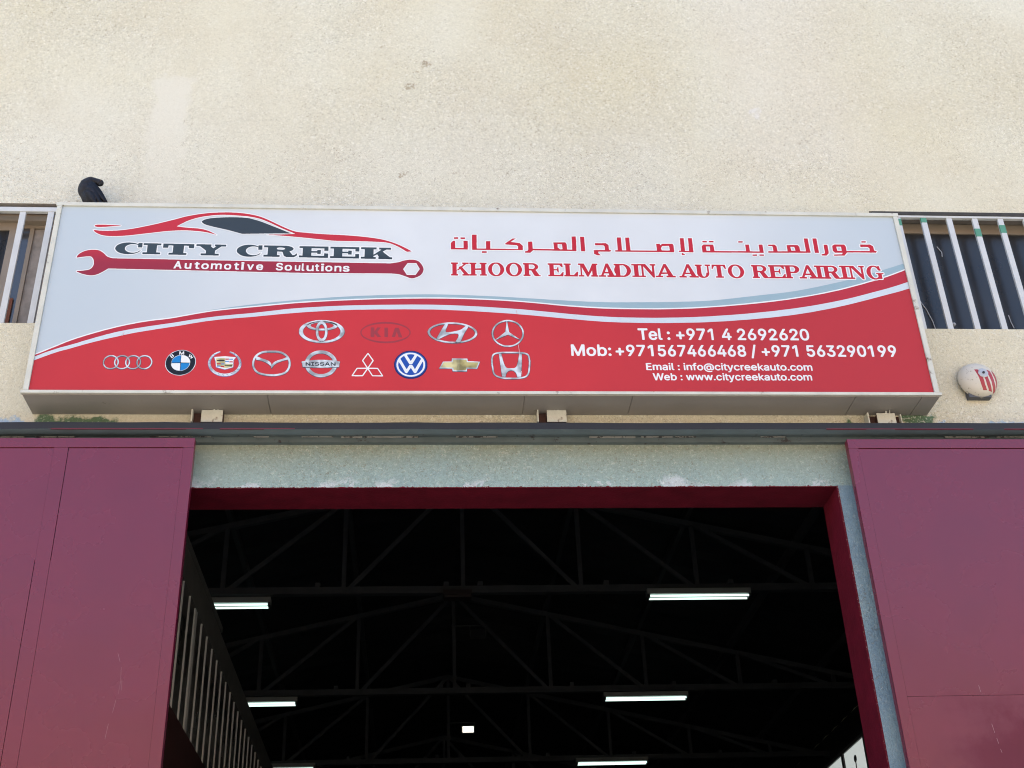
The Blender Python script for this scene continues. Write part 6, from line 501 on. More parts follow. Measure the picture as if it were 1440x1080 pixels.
printed_emblem:3|6|silver|1419,111 -28,4 -24,7 -15,8 -12,10 -5,5 -7,11 -6,12 -5,18 -1,7 0,23 2,13 3,11 7,15 7,10 8,8 14,10 16,7 21,4 14,0 3,1 37,0 21,-2 17,-4 17,-8 15,-11 15,-16 7,-12 6,-16 4,-20 0,-21 -3,-17 -4,-11 -6,-12 -5,-7 -10,-10 -12,-6 -19,-6 -24,-5 -7,0 -3,-1;1422,124 30,-1 3,1 8,0 14,2 19,5 8,3 11,5 8,8 5,7 8,18 2,10 1,20 -2,14 -5,13 -3,0 -12,-3 -22,-8 -15,-7 -17,-10 -7,-6 -7,-8 -7,-11 -6,-12 -1,1 -3,13 -3,5 -5,5 -10,10 -16,10 -21,10 -17,5 -22,5 -1,13 -1,1 -1,0 -5,-13 -2,-10 -1,-6 0,-18 1,-8 4,-14 9,-17 7,-8 7,-5 4,-4 12,-5 9,-3 19,-5;1435,188 0,-1 2,2 2,8 4,7 4,5 7,6 16,9 31,11 21,12 1,1 -4,5 -13,11 -15,9 -19,6 -14,1 -3,1 -52,0 -18,-2 -16,-5 -15,-9 -11,-11 0,-1 2,-3 27,-13 26,-9 16,-8 9,-8 6,-8 3,-6
printed_emblem:4|5|steel|1739,99 -17,2 -19,5 -19,10 -13,10 -12,12 -12,18 -7,16 -4,20 0,20 3,16 7,18 12,18 11,10 14,11 23,10 19,3 16,0 18,-3 12,-4 14,-7 14,-10 17,-17 8,-11 9,-19 5,-22 0,-21 -5,-22 -11,-21 -10,-12 -12,-10 -23,-13 -13,-4;1729,126 20,0 7,1 13,4 17,9 12,13 6,8 6,15 2,11 0,17 -3,14 -8,17 -6,8 -10,10 -13,9 -18,7 -11,2 -20,0 -10,-2 -9,-3 -16,-10 -8,-6 -10,-15 -7,-18 -1,-8 0,-17 3,-14 4,-10 9,-14 11,-11 12,-8 18,-7
printed_emblem:4|6|silver|1739,103 -17,2 -19,5 -19,10 -13,10 -10,10 -12,18 -7,16 -4,20 0,20 3,16 7,18 7,11 5,7 14,13 9,6 10,5 13,5 19,3 16,0 18,-3 12,-4 14,-7 14,-10 6,-5 9,-10 8,-11 6,-11 3,-8 4,-14 1,-8 0,-21 -1,-8 -4,-14 -6,-13 -5,-8 -10,-12 -9,-8 -10,-6 -14,-7 -13,-4 -11,-2;1729,126 20,0 7,1 13,4 17,9 8,7 6,8 6,8 6,15 2,11 0,17 -3,14 -8,17 -6,8 -12,12 -13,9 -18,7 -11,2 -20,0 -10,-2 -9,-3 -16,-10 -9,-8 -6,-7 -5,-8 -7,-18 -1,-8 0,-17 3,-14 4,-10 9,-14 13,-13 12,-8 18,-7
printed_emblem:4|7|steel|1714,168 -88,4 -3,5 -4,25 -5,8 4,6 4,2 30,5 48,5 58,1 38,-3 38,-5 16,-4 5,-5 0,-3 -3,-5 -1,-25 -1,-4 -3,-2 -90,-5
printed_emblem:4|8|silver|1714,172 -2,1 -24,0 -3,1 -19,0 -3,1 -37,1 -1,3 -4,25 -5,8 3,4 3,2 30,5 22,2 3,1 8,0 3,1 9,0 3,1 12,0 3,1 42,0 4,-1 13,0 3,-1 19,-1 38,-5 16,-4 3,-3 0,-3 -3,-5 -1,-25 -1,-4 -2,0 -27,-1 -3,-1 -14,0 -3,-1 -15,0 -3,-1 -21,0 -3,-1
printed_emblem:4|9|black|1644,185 -1,1 0,7 -1,2 0,14 1,1 4,1 18,-17 1,12 -1,3 1,2 4,0 1,-1 1,-12 1,-2 0,-10 -1,-1 -5,0 -18,17 0,-16 -2,-1;1678,185 -1,1 0,2 1,2 5,0 0,15 -6,1 -1,1 0,2 1,2 16,0 2,-2 0,-2 -2,-1 -4,-1 0,-7 1,-1 0,-7 4,0 2,-2 0,-2 -2,-1;1708,185 -4,1 -4,3 -1,2 1,3 3,0 3,-3 3,-1 8,0 3,1 0,2 -2,2 -15,3 -4,4 0,3 4,5 3,1 12,0 7,-6 -2,-2 -3,0 -3,3 -3,1 -4,0 -4,-2 0,-3 3,-1 5,0 7,-2 5,-4 1,-3 -2,-3 -5,-3 -3,-1;1739,185 -5,2 -4,4 0,1 1,2 4,0 2,-3 3,-1 8,0 3,1 0,2 -5,3 -9,1 -4,2 -2,2 -1,3 4,6 3,1 12,0 4,-2 3,-3 1,-2 -2,-1 -4,0 -3,3 -3,1 -5,0 -3,-1 0,-3 4,-2 5,0 8,-3 4,-4 0,-3 -7,-5 -3,-1;1761,186 -1,1 8,16 3,5 3,3 4,0 2,-2 13,-22 -2,-1 -4,0 -2,2 -2,4 -13,0 -1,-1 -1,-3 -3,-2;1798,186 -2,4 0,19 1,2 5,0 17,-17 1,13 -1,2 1,2 2,0 2,0 2,-2 1,-21 -2,-2 -5,0 -18,18 1,-17 -2,-1;1772,197 8,0 -5,8
printed_emblem:5|6|white|2108,110 -2,0 -51,1 -5,7 -21,37 -3,5 -1,0 -24,-42 -5,-7 -46,-1 -3,1 -17,0 -2,2 0,4 3,6 25,46 3,3 59,1 -10,18 -16,27 -3,7 2,5 28,46 5,6 2,-1 3,-4 31,-49 1,-3 -2,-5 -27,-47 56,-1 33,-56 0,-4 -3,-2;2084,118 28,0 -27,46 -53,0 25,-45 2,-1;1937,119 56,0 24,42 1,3 -56,0 -3,-4 -19,-35;2024,177 1,-1 1,1 27,48 -22,36 -6,9 -1,0 -26,-42 -1,-4
printed_emblem:6|5|navy|2279,93 -15,3 -12,4 -14,7 -14,10 -13,13 -10,14 -6,12 -4,12 -3,14 0,8 -1,3 1,17 2,11 5,15 6,12 12,16 15,14 9,7 14,7 12,4 16,3 23,0 16,-3 12,-4 12,-6 11,-7 8,-7 13,-14 8,-12 6,-12 4,-11 3,-15 0,-26 -3,-15 -3,-9 -8,-16 -7,-9 -6,-8 -13,-12 -12,-7 -12,-6 -12,-4 -16,-3
printed_emblem:6|6|blue|2283,103 -17,3 -12,4 -12,6 -14,10 -10,10 -7,9 -6,10 -7,18 -3,18 0,14 3,17 4,12 5,10 10,15 11,10 14,11 13,6 9,3 15,3 22,0 12,-2 13,-4 14,-7 15,-11 9,-9 10,-13 7,-14 6,-22 1,-16 -3,-21 -4,-12 -6,-12 -6,-9 -10,-10 -7,-7 -13,-8 -13,-6 -9,-3 -11,-2 -8,-1
printed_emblem:6|7|white|2283,109 -16,3 -9,3 -12,6 -8,5 -15,14 -8,11 -7,14 -3,9 -2,10 0,8 -1,3 1,14 5,19 5,11 10,15 10,9 13,10 10,5 12,4 11,2 22,0 12,-2 9,-3 13,-6 15,-11 9,-9 9,-12 6,-12 4,-12 2,-11 0,-21 -2,-11 -4,-12 -5,-10 -8,-11 -13,-13 -11,-7 -12,-6 -9,-3 -18,-3;2286,120 9,0 3,1 6,0 18,5 17,9 8,7 6,8 6,7 5,10 5,19 0,19 -2,11 -2,2 -1,0 -1,-2 -37,-77 -4,-4 -4,-1 -4,1 -3,3 -18,33 -2,1 -5,-8 -14,-25 -4,-4 -3,-1 -4,1 -4,4 -32,64 -8,13 -1,1 -1,-4 -2,-16 1,-12 5,-18 4,-8 6,-9 12,-12 8,-6 14,-7 6,-2;2264,165 1,0 3,2 14,26 16,1 2,-1 4,-5 12,-23 1,-1 1,1 36,72 0,3 -1,3 -11,11 -11,7 -31,-61 -3,-1 -14,0 -34,62 -8,-6 -10,-10 -4,-5 0,-3;2290,224 1,0 2,2 17,32 4,9 -1,3 -16,3 -13,0 -13,-2 -5,-3 4,-8
printed_emblem:7|5|steel|2578,145 -25,1 -3,3 -4,14 -2,2 -74,0 -3,1 -1,2 5,11 18,38 3,3 52,1 2,20 2,3 59,0 4,-1 33,0 3,-4 1,-13 1,-2 61,-2 13,-1 2,-2 -17,-47 -2,-5 -2,-2 -60,1 -3,-19 -2,-2
printed_emblem:7|6|silver|2578,149 -2,0 -23,1 -1,1 -5,18 -1,0 -78,1 13,28 11,22 54,1 2,22 0,1 2,0 57,0 4,-1 32,0 2,-2 1,-15 1,-2 37,-1 3,-1 23,0 3,-1 10,0 -3,-9 -16,-43 -58,0 -3,1 -1,-1 -3,-20
printed_emblem:7|7|gold|2559,158 -1,2 -2,15 -2,1 -76,1 1,3 17,34 2,1 54,1 1,1 3,18 37,0 0,-75 -2,-3
printed_emblem:7|7|gold2|2593,158 1,77 43,0 2,-2 1,-15 1,-2 70,-1 2,-1 -2,-8 -11,-30 -61,1 -2,-1 -1,-13 -2,-5
printed_emblem:8|5|steel|2925,90 -48,1 -28,5 -14,5 -15,8 -8,7 -6,7 -6,14 -4,25 -4,41 0,34 5,26 7,13 9,7 8,4 11,3 32,5 110,0 30,-4 11,-4 10,-5 9,-10 6,-19 2,-34 -2,-27 -5,-39 -3,-15 -7,-16 -6,-8 -10,-9 -8,-4 -11,-4 -38,-6;2882,105 66,0 24,3 22,5 10,5 7,7 6,9 5,19 7,65 -2,33 -3,12 -4,6 -11,5 -8,2 -24,4 -15,1 -82,0 -30,-2 -19,-4 -12,-4 -6,-4 -4,-9 -4,-21 0,-33 5,-50 4,-18 8,-12 18,-10 20,-6
printed_emblem:8|6|silver|2925,94 -2,1 -46,0 -28,5 -14,5 -15,8 -6,5 -6,7 -6,14 -4,25 0,7 -3,23 0,8 -1,3 0,34 5,26 4,8 3,5 7,5 8,4 11,3 32,5 110,0 30,-4 11,-4 10,-5 7,-8 5,-13 1,-6 1,-20 1,-3 0,-11 -1,-3 -1,-24 -5,-39 -3,-15 -7,-16 -6,-8 -9,-7 -7,-4 -11,-4 -15,-3 -23,-3;2882,105 66,0 24,3 12,2 10,3 11,5 8,9 6,9 5,19 5,39 1,23 1,3 -1,25 -2,14 -3,8 -5,6 -11,5 -8,2 -24,4 -11,0 -4,1 -83,0 -3,-1 -16,0 -3,-1 -7,0 -19,-4 -12,-4 -8,-6 -4,-9 -4,-21 0,-33 5,-50 4,-18 5,-9 4,-4 7,-5 12,-6 20,-6 12,-2
printed_emblem:8|6|steel|2874,107 -16,1 -2,3 -14,167 3,3 9,0 4,-2 3,-4 8,-44 6,-24 5,-16 6,-12 4,-3 9,-3 32,0 12,5 4,3 5,11 10,37 8,49 4,4 13,-1 3,-2 0,-2 -1,-3 -2,-59 -7,-88 0,-12 -1,-5 -4,-2 -22,-1 -3,5 -3,18 -7,13 -9,7 -10,3 -8,0 -10,-3 -9,-6 -8,-15 -5,-20 -3,-2
printed_emblem:8|7|silver|2874,111 -2,1 -13,0 -1,1 -4,51 -1,3 0,9 -1,3 0,9 -2,14 0,9 -1,3 0,9 -1,3 0,10 -1,3 0,9 -2,15 -1,17 11,0 2,-1 2,-2 8,-44 6,-24 5,-16 6,-12 6,-5 9,-3 31,0 8,2 5,3 6,5 5,11 5,16 5,21 8,49 2,2 13,-1 -1,-44 -1,-3 0,-17 -1,-3 -1,-26 -1,-3 0,-11 -1,-3 0,-11 -1,-3 0,-11 -1,-3 0,-11 -1,-3 0,-12 -1,-5 -24,-1 -4,21 -3,7 -7,10 -8,5 -10,3 -7,0 -11,-3 -5,-3 -5,-5 -5,-7 -4,-8 -4,-18 -2,-2
printed_emblem:9|5|steel|1723,350 -27,3 -16,3 -20,6 -28,13 -12,8 -14,13 -7,8 -7,12 -3,8 -2,12 1,12 3,11 5,10 7,9 12,12 14,10 25,12 19,6 20,5 34,3 38,-3 17,-4 17,-5 16,-6 14,-7 15,-10 9,-7 10,-11 7,-12 4,-10 2,-12 -1,-13 -3,-11 -6,-11 -8,-10 -12,-11 -13,-9 -16,-8 -19,-7 -25,-6 -16,-2;1718,368 30,0 31,5 13,4 18,8 10,6 11,9 8,10 5,10 3,15 -1,11 -4,11 -10,14 -10,9 -9,6 -21,10 -30,9 -32,3 -33,-3 -21,-6 -22,-9 -18,-11 -7,-8 -6,-8 -4,-8 -2,-8 -1,-10 1,-8 3,-9 6,-11 14,-14 22,-13 30,-10
printed_emblem:9|6|silver|1723,354 -21,2 -22,4 -17,5 -13,5 -18,9 -12,8 -11,10 -8,9 -6,10 -4,10 -2,12 1,12 3,11 5,10 7,9 9,10 15,10 11,6 26,10 27,7 5,0 10,2 16,0 5,1 3,-1 17,0 16,-2 17,-4 20,-6 13,-5 14,-7 15,-10 10,-9 7,-8 8,-13 3,-8 2,-12 -1,-13 -3,-11 -6,-11 -8,-10 -10,-9 -13,-9 -16,-8 -19,-7 -25,-6 -16,-2 -10,0 -3,-1;1718,368 30,0 16,2 15,3 13,4 18,8 10,6 11,9 8,9 6,11 3,9 1,8 -1,11 -4,11 -10,14 -12,11 -9,6 -21,10 -12,4 -18,5 -15,2 -14,0 -3,1 -5,-1 -14,0 -14,-2 -21,-6 -22,-9 -18,-11 -9,-10 -6,-8 -4,-8 -2,-8 -1,-10 1,-8 3,-9 6,-11 7,-8 9,-8 9,-6 13,-7 16,-6 14,-4
printed_emblem:9|5|steel|1717,443 -31,4 -20,5 -17,8 -11,10 -3,4 -1,5 3,9 8,8 17,9 20,6 27,5 32,1 23,-2 14,-3 27,-8 16,-9 6,-5 3,-7 0,-8 -4,-6 -12,-10 -13,-6 -17,-5 -25,-4;1716,461 30,0 23,3 13,3 6,2 12,7 3,4 0,5 -5,6 -10,5 -13,4 -18,4 -38,1 -18,-2 -15,-4 -12,-4 -10,-5 -3,-7 1,-5 4,-4 19,-8 15,-3
printed_emblem:9|6|silver|1717,447 -31,4 -20,5 -10,4 -7,4 -9,8 -3,4 -1,5 3,9 6,6 6,4 11,5 20,6 27,5 13,0 5,1 29,-1 22,-4 16,-4 11,-4 16,-9 4,-4 3,-6 0,-8 -4,-6 -4,-4 -6,-4 -13,-6 -17,-5 -25,-4 -9,0 -3,-1;1716,461 30,0 23,3 13,3 6,2 12,7 5,6 0,5 -7,8 -10,5 -13,4 -18,4 -8,0 -3,1 -27,0 -24,-3 -16,-5 -11,-5 -7,-5 -2,-6 2,-6 5,-5 10,-5 9,-3 15,-3
printed_emblem:9|7|steel|1729,360 -8,4 -7,7 -9,13 -7,18 -5,27 0,31 2,14 4,14 4,9 8,11 7,6 6,3 7,0 6,-3 11,-9 5,-7 10,-22 4,-18 2,-15 -1,-32 -2,-12 -5,-15 -6,-11 -7,-8 -9,-5;1730,385 5,0 3,1 4,4 3,6 5,22 1,27 -4,19 -4,12 -7,12 -8,3 -5,-2 -3,-3 -6,-15 -3,-20 0,-13 2,-18 5,-19 6,-11
printed_emblem:9|8|silver|1729,364 -8,4 -5,5 -9,13 -7,18 -5,27 0,31 2,14 4,14 4,9 8,11 5,4 6,3 7,0 6,-3 9,-7 5,-7 4,-7 6,-15 4,-18 2,-15 0,-24 -1,-8 -2,-12 -5,-15 -6,-11 -9,-9 -6,-2 -4,-1;1730,385 5,0 3,1 6,6 3,6 4,14 1,8 1,27 -4,19 -4,12 -3,6 -5,7 -5,3 -4,1 -6,-3 -4,-4 -3,-6 -3,-9 -2,-11 -1,-22 2,-18 5,-19 6,-11
printed_emblem:10|5|dullred|2126,354 -2,0 -17,0 -30,4 -22,6 -21,7 -26,13 -12,8 -11,11 -7,10 -4,10 -1,9 0,7 1,6 4,10 6,8 12,12 12,9 10,6 15,7 21,7 22,5 19,3 20,1 3,1 29,0 3,-1 9,0 28,-4 22,-5 30,-11 18,-10 8,-6 12,-12 6,-8 5,-12 1,-7 0,-8 -1,-7 -2,-5 -9,-15 -10,-10 -14,-10 -24,-12 -21,-7 -16,-4 -36,-6;2131,367 34,1 21,3 20,5 32,11 15,8 11,7 8,8 6,10 3,11 0,7 -1,6 -4,8 -6,8 -9,8 -9,6 -18,9 -13,5 -33,8 -32,4 -20,0 -5,1 -6,-1 -18,0 -37,-5 -17,-4 -16,-5 -24,-11 -12,-8 -11,-10 -4,-5 -5,-13 0,-9 1,-6 4,-8 7,-9 8,-7 10,-6 18,-9 31,-10 36,-7
printed_emblem:10|5|dullred|2215,398 -3,5 -9,33 -1,3 -1,1 -10,-40 -21,0 20,70 22,0 2,-1 23,-71;2039,399 -1,10 -1,3 0,60 23,0 1,-30 1,1 16,29 23,0 0,-1 -21,-33 3,-7 20,-29 1,-3 -23,0 -19,27 -1,-27;2126,400 -2,2 0,48 -1,4 0,16 2,1 19,0 1,-1 0,-6 1,-3 0,-53 1,-7 -1,-2
printed_emblem:11|5|steel|2546,353 -37,4 -38,9 -14,5 -17,8 -13,9 -17,14 -9,13 -5,12 -2,12 2,9 4,10 5,8 14,13 11,8 13,7 17,7 36,9 33,4 49,-1 38,-6 21,-6 18,-7 14,-7 15,-10 14,-13 5,-6 5,-8 3,-10 1,-12 -2,-10 -3,-7 -8,-11 -8,-8 -15,-12 -25,-12 -31,-9 -34,-5;2547,369 23,-1 37,4 30,7 28,12 12,9 7,7 8,13 2,13 -1,7 -4,9 -5,7 -8,8 -8,6 -19,10 -21,8 -15,4 -38,6 -41,1 -35,-4 -33,-8 -26,-12 -17,-13 -8,-13 -3,-9 1,-8 4,-12 4,-7 8,-8 10,-8 19,-10 25,-9 33,-7
printed_emblem:11|6|silver|2546,357 -2,1 -13,0 -22,3 -16,3 -22,6 -14,5 -17,8 -13,9 -15,12 -9,13 -5,12 -2,12 2,9 4,10 5,8 12,11 11,8 13,7 17,7 21,6 21,4 29,3 35,0 3,-1 9,0 16,-2 22,-4 18,-5 14,-5 21,-10 11,-7 10,-8 11,-12 5,-8 3,-10 1,-12 -1,-7 -4,-10 -7,-11 -6,-6 -16,-12 -13,-7 -12,-5 -31,-9 -34,-5 -11,0 -3,-1;2547,369 23,-1 3,1 12,0 22,3 16,3 14,4 16,6 12,6 12,9 9,9 4,5 4,8 2,9 0,4 -1,7 -4,9 -5,7 -10,10 -8,6 -19,10 -21,8 -15,4 -22,4 -16,2 -12,0 -3,1 -26,0 -3,-1 -11,0 -21,-3 -16,-3 -17,-5 -26,-12 -9,-6 -10,-8 -5,-8 -4,-9 -2,-6 1,-8 4,-12 4,-7 11,-11 9,-7 26,-13 18,-6 17,-4 33,-5
printed_emblem:11|6|steel|2571,360 -2,4 15,29 6,18 -1,10 -2,3 -3,1 -11,1 -18,-1 -23,-6 -30,-15 -36,-22 -11,2 -5,4 0,2 53,107 4,3 20,5 3,-2 -12,-32 -6,-18 1,-11 1,-3 5,0 10,0 30,5 39,11 12,6 8,7 22,21 14,-2 5,-3 -30,-56 -24,-64 -4,-3
printed_emblem:11|7|silver|2571,365 0,1 2,4 13,25 3,7 3,11 0,6 -2,6 -1,2 -5,2 -18,1 -22,-3 -12,-4 -30,-15 -36,-22 -4,0 -10,4 0,2 52,105 1,2 2,1 21,5 -12,-32 -6,-18 0,-10 2,-4 1,-2 6,0 10,0 20,3 44,11 17,8 8,7 22,21 13,-2 4,-1 -3,-7 -27,-49 -24,-63 -2,-2 -15,0 -3,-1
printed_emblem:12|5|steel|2889,328 -11,2 -15,5 -12,6 -16,12 -14,15 -7,9 -7,14 -4,12 -3,25 1,14 6,23 7,15 9,13 7,8 13,12 15,9 12,6 12,4 17,4 20,0 16,-4 12,-4 14,-7 10,-6 17,-17 9,-14 9,-22 3,-16 -1,-29 -7,-24 -7,-13 -13,-17 -15,-14 -14,-9 -22,-9 -15,-3;2889,342 25,0 15,3 11,4 10,5 13,9 12,12 4,7 -71,36 -4,1 -76,-38 4,-6 10,-11 15,-11 10,-5 12,-4;2824,387 1,-1 3,2 60,55 10,72 0,5 -10,-1 -16,-5 -21,-12 -14,-12 -13,-19 -7,-17 -3,-18 0,-17 2,-12;2981,387 2,0 2,3 5,11 4,13 2,14 0,14 -2,13 -3,10 -6,13 -10,14 -10,10 -9,6 -14,7 -9,3 -18,4 -10,-1 10,-80
printed_emblem:12|6|silver|2889,332 -11,2 -15,5 -12,6 -16,12 -12,13 -7,9 -7,14 -4,12 -2,12 0,10 -1,3 1,5 0,9 6,23 7,15 9,13 10,11 8,7 15,9 12,6 12,4 17,4 20,0 16,-4 12,-4 14,-7 10,-6 9,-9 6,-6 9,-14 6,-13 3,-9 3,-16 0,-22 -1,-7 -2,-10 -5,-14 -7,-13 -13,-17 -13,-12 -14,-9 -13,-6 -9,-3 -15,-3;2889,342 25,0 15,3 11,4 10,5 13,9 13,13 6,8 -1,2 -35,17 -40,20 -2,0 -79,-39 4,-7 6,-6 7,-8 15,-10 10,-5 12,-4;2823,386 2,0 3,2 62,57 10,72 0,7 -6,1 -10,-3 -12,-4 -12,-6 -10,-6 -15,-14 -7,-9 -6,-10 -7,-17 -2,-9 -1,-8 0,-17 3,-17 4,-11;2981,387 2,-1 1,1 8,16 4,13 2,14 0,14 -2,13 -3,10 -6,13 -10,14 -12,12 -9,6 -14,7 -13,4 -14,3 -12,-1 -1,-1 2,-10 0,-5 4,-24 5,-42
"""
ART = []                                                   # print on the sign: part | layer | ink | outlines in mm (x right, z up), delta-coded
for _ln in ART_DATA.strip().split('\n'):
    _p, _l, _c, _s = _ln.split('|'); _loops = []
    for _q in _s.split(';'):
        _x = _z = 0; _o = []
        for _t in _q.split(' '):
            _a, _b = _t.split(','); _x += int(_a); _z += int(_b); _o.append((_x, _z))
        _loops.append(_o)
    ART.append((_p, int(_l), _c, _loops))
KS = .73
SX, SZ, SWm, SHm, SY = -2.341, 5.553, 5.600, 1.410, -.250
SG = empty('signboard', (SX+2.8, 0, 5.53), 'wide red and white workshop signboard with car logo above the doorway', 'sign')
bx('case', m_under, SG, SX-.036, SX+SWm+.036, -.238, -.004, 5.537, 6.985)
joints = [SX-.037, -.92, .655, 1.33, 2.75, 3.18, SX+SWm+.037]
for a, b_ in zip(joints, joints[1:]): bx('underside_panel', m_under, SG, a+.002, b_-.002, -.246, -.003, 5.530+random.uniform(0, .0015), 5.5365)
def trim(x0, x1, z0, z1, y=-.262): return bx('frame_trim', m_metal_white, SG, x0, x1, y, -.239, z0, z1, bev=.0015)
trim(SX-.044, SX+SWm+.044, 5.534, SZ+.001, -.263); 
tz = SZ+SHm
xs_ = [SX-.040, -.35, 1.6, 3.0, SX+SWm+.040]
for a, b_ in zip(xs_, xs_[1:]): trim(a+.001, b_-.001, tz-.001, tz+.026+random.uniform(-.001, .001))
trim(SX-.032, SX-.001, SZ+.0025, tz-.0025); trim(SX+SWm+.001, SX+SWm+.032, SZ+.0025, tz-.0025)
def print_mat(name, col, k=.60, rough=.38, grad=None):
    M = bpy.data.materials.new('print_'+name); M.use_nodes = True; N, L = M.node_tree.nodes, M.node_tree.links; b = N['Principled BSDF']
    b.inputs['Roughness'].default_value = rough; b.inputs['Specular IOR Level'].default_value = .22
    tc = N.new('ShaderNodeTexCoord'); n1 = N.new('ShaderNodeTexNoise'); n1.inputs['Scale'].default_value = 2.5; n1.inputs['Detail'].default_value = 6; L.new(tc.outputs['Object'], n1.inputs['Vector'])
    mr = N.new('ShaderNodeMapRange'); mr.inputs['From Min'].default_value = .3; mr.inputs['From Max'].default_value = .7; mr.inputs['To Min'].default_value = .965; mr.inputs['To Max'].default_value = 1.035
    L.new(n1.outputs['Fac'], mr.inputs['Value'])
    vm = N.new('ShaderNodeVectorMath'); vm.operation = 'SCALE'; vm.inputs[0].default_value = alb(col, k)[:3]; L.new(mr.outputs[0], vm.inputs['Scale']); out = vm.outputs[0]
    if grad:                                               # colour gradient: (axis, from, to, other colour)
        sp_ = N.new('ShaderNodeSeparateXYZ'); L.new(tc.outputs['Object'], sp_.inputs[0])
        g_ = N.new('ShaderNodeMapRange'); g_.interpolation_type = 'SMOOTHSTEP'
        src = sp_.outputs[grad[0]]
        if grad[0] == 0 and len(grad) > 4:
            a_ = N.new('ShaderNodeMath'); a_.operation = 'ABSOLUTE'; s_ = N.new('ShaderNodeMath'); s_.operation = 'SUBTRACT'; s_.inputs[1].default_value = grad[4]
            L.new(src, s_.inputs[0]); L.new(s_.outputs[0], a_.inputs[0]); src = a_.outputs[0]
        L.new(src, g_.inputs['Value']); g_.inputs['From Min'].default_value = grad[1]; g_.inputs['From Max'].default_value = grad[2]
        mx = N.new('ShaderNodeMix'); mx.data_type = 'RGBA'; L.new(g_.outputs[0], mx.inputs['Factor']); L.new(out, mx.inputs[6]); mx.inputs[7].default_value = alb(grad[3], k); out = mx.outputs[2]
    if name in ('silver', 'gold', 'gold2', 'steel'):       # printed chrome shading: uneven light and dark ink
        n2 = N.new('ShaderNodeTexNoise'); n2.inputs['Scale'].default_value = 17; n2.inputs['Detail'].default_value = 1.5; L.new(tc.outputs['Object'], n2.inputs['Vector'])
        m2 = N.new('ShaderNodeMapRange'); m2.inputs['From Min'].default_value = .38; m2.inputs['From Max'].default_value = .60; m2.inputs['To Min'].default_value = .50; m2.inputs['To Max'].default_value = 1.12; L.new(n2.outputs['Fac'], m2.inputs['Value'])
        v2 = N.new('ShaderNodeVectorMath'); v2.operation = 'SCALE'; L.new(out, v2.inputs[0]); L.new(m2.outputs[0], v2.inputs['Scale']); out = v2.outputs[0]
    L.new(out, b.inputs['Base Color']); return M
COL = dict(inkwin=(26, 30, 44), palegrey=(158, 186, 198), white=(243, 247, 248), bandred=(190, 52, 66), bandwhite=(214, 226, 236), red=(208, 56, 61), titlered=(198, 40, 56), inkdark=(14, 18, 32), carred=(200, 52, 66), wrenchred=(158, 48, 68), silver=(215, 226, 234), steel=(70, 92, 108), black=(26, 30, 38), skyblue=(30, 135, 210), steelblue=(105, 125, 175), gold=(218, 210, 155), gold2=(192, 182, 122), navy=(24, 40, 100), blue=(36, 84, 178), dullred=(160, 62, 70))
# object space of the prints: x from the sign's middle, z from its lower edge
GR = dict(inkdark=(2, .965, 1.085, (64, 78, 86)), red=(0, .8, 2.9, (192, 54, 60), -.9), inkwin=(2, 1.09, 1.22, (60, 70, 78)), wrenchred=(2, .95, 1.12, (196, 52, 66)))  # inkdark, inkwin, wrenchred are printed fades; red has a reflection put into its colour
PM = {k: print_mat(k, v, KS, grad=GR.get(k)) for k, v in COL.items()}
m_face = print_mat('face', (224, 230, 233), KS, grad=(0, .9, 2.8, (197, 210, 218), .1))
face = bx('face_panel', m_face, SG, SX, SX+SWm, SY, -.2385, SZ, SZ+SHm)
EMB = ['four interlocked rings', 'black ringed roundel with blue and white quarters', 'open wreath round a striped crest', 'oval with wings inside', 'ring crossed by a lettered bar', 'three white rhombus outlines', 'blue roundel with white letters', 'gold bow tie shape', 'rounded badge with a silver H', 'three crossed ellipses', 'faint dull red oval with letters', 'oval with a slanted H', 'ring with a three pointed star']
groups = {}
for part, layer, col, loops in ART: groups.setdefault(part, []).append((layer, col, loops))
for part, items in groups.items():
    nm, _, idx = part.partition(':')
    cols = sorted({c for _, c, _ in items}); bm = bmesh.new()
    for layer, col, loops in items:
        LL = [[(SX+x/1000, SZ+z/1000) for x, z in l] for l in loops if len(l) > 2]
        if not LL: continue
        y = SY-.00015*layer-.0002
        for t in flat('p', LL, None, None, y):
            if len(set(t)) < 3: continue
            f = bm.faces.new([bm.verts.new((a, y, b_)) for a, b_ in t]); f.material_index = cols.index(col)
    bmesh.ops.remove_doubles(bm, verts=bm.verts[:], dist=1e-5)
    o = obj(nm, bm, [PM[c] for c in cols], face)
    if idx: o['label'] = 'printed emblem, '+EMB[int(idx)]
# scuffs in the print
m_scuff = print_mat('scuff', (240, 200, 200), KS)
for pts in ([(.628, 5.90), (.632, 5.85), (.636, 5.80)], [(.640, 5.705), (.642, 5.68)], [(.625, 6.162), (.628, 6.135)], [(-1.83, 5.975), (-1.832, 5.95)]):
    bm = bmesh.new(); tube(bm, [(a, SY-.0085 if False else SY-.0022, b_) for a, b_ in pts], .0016, 4); obj('scuff', bm, m_scuff, face)

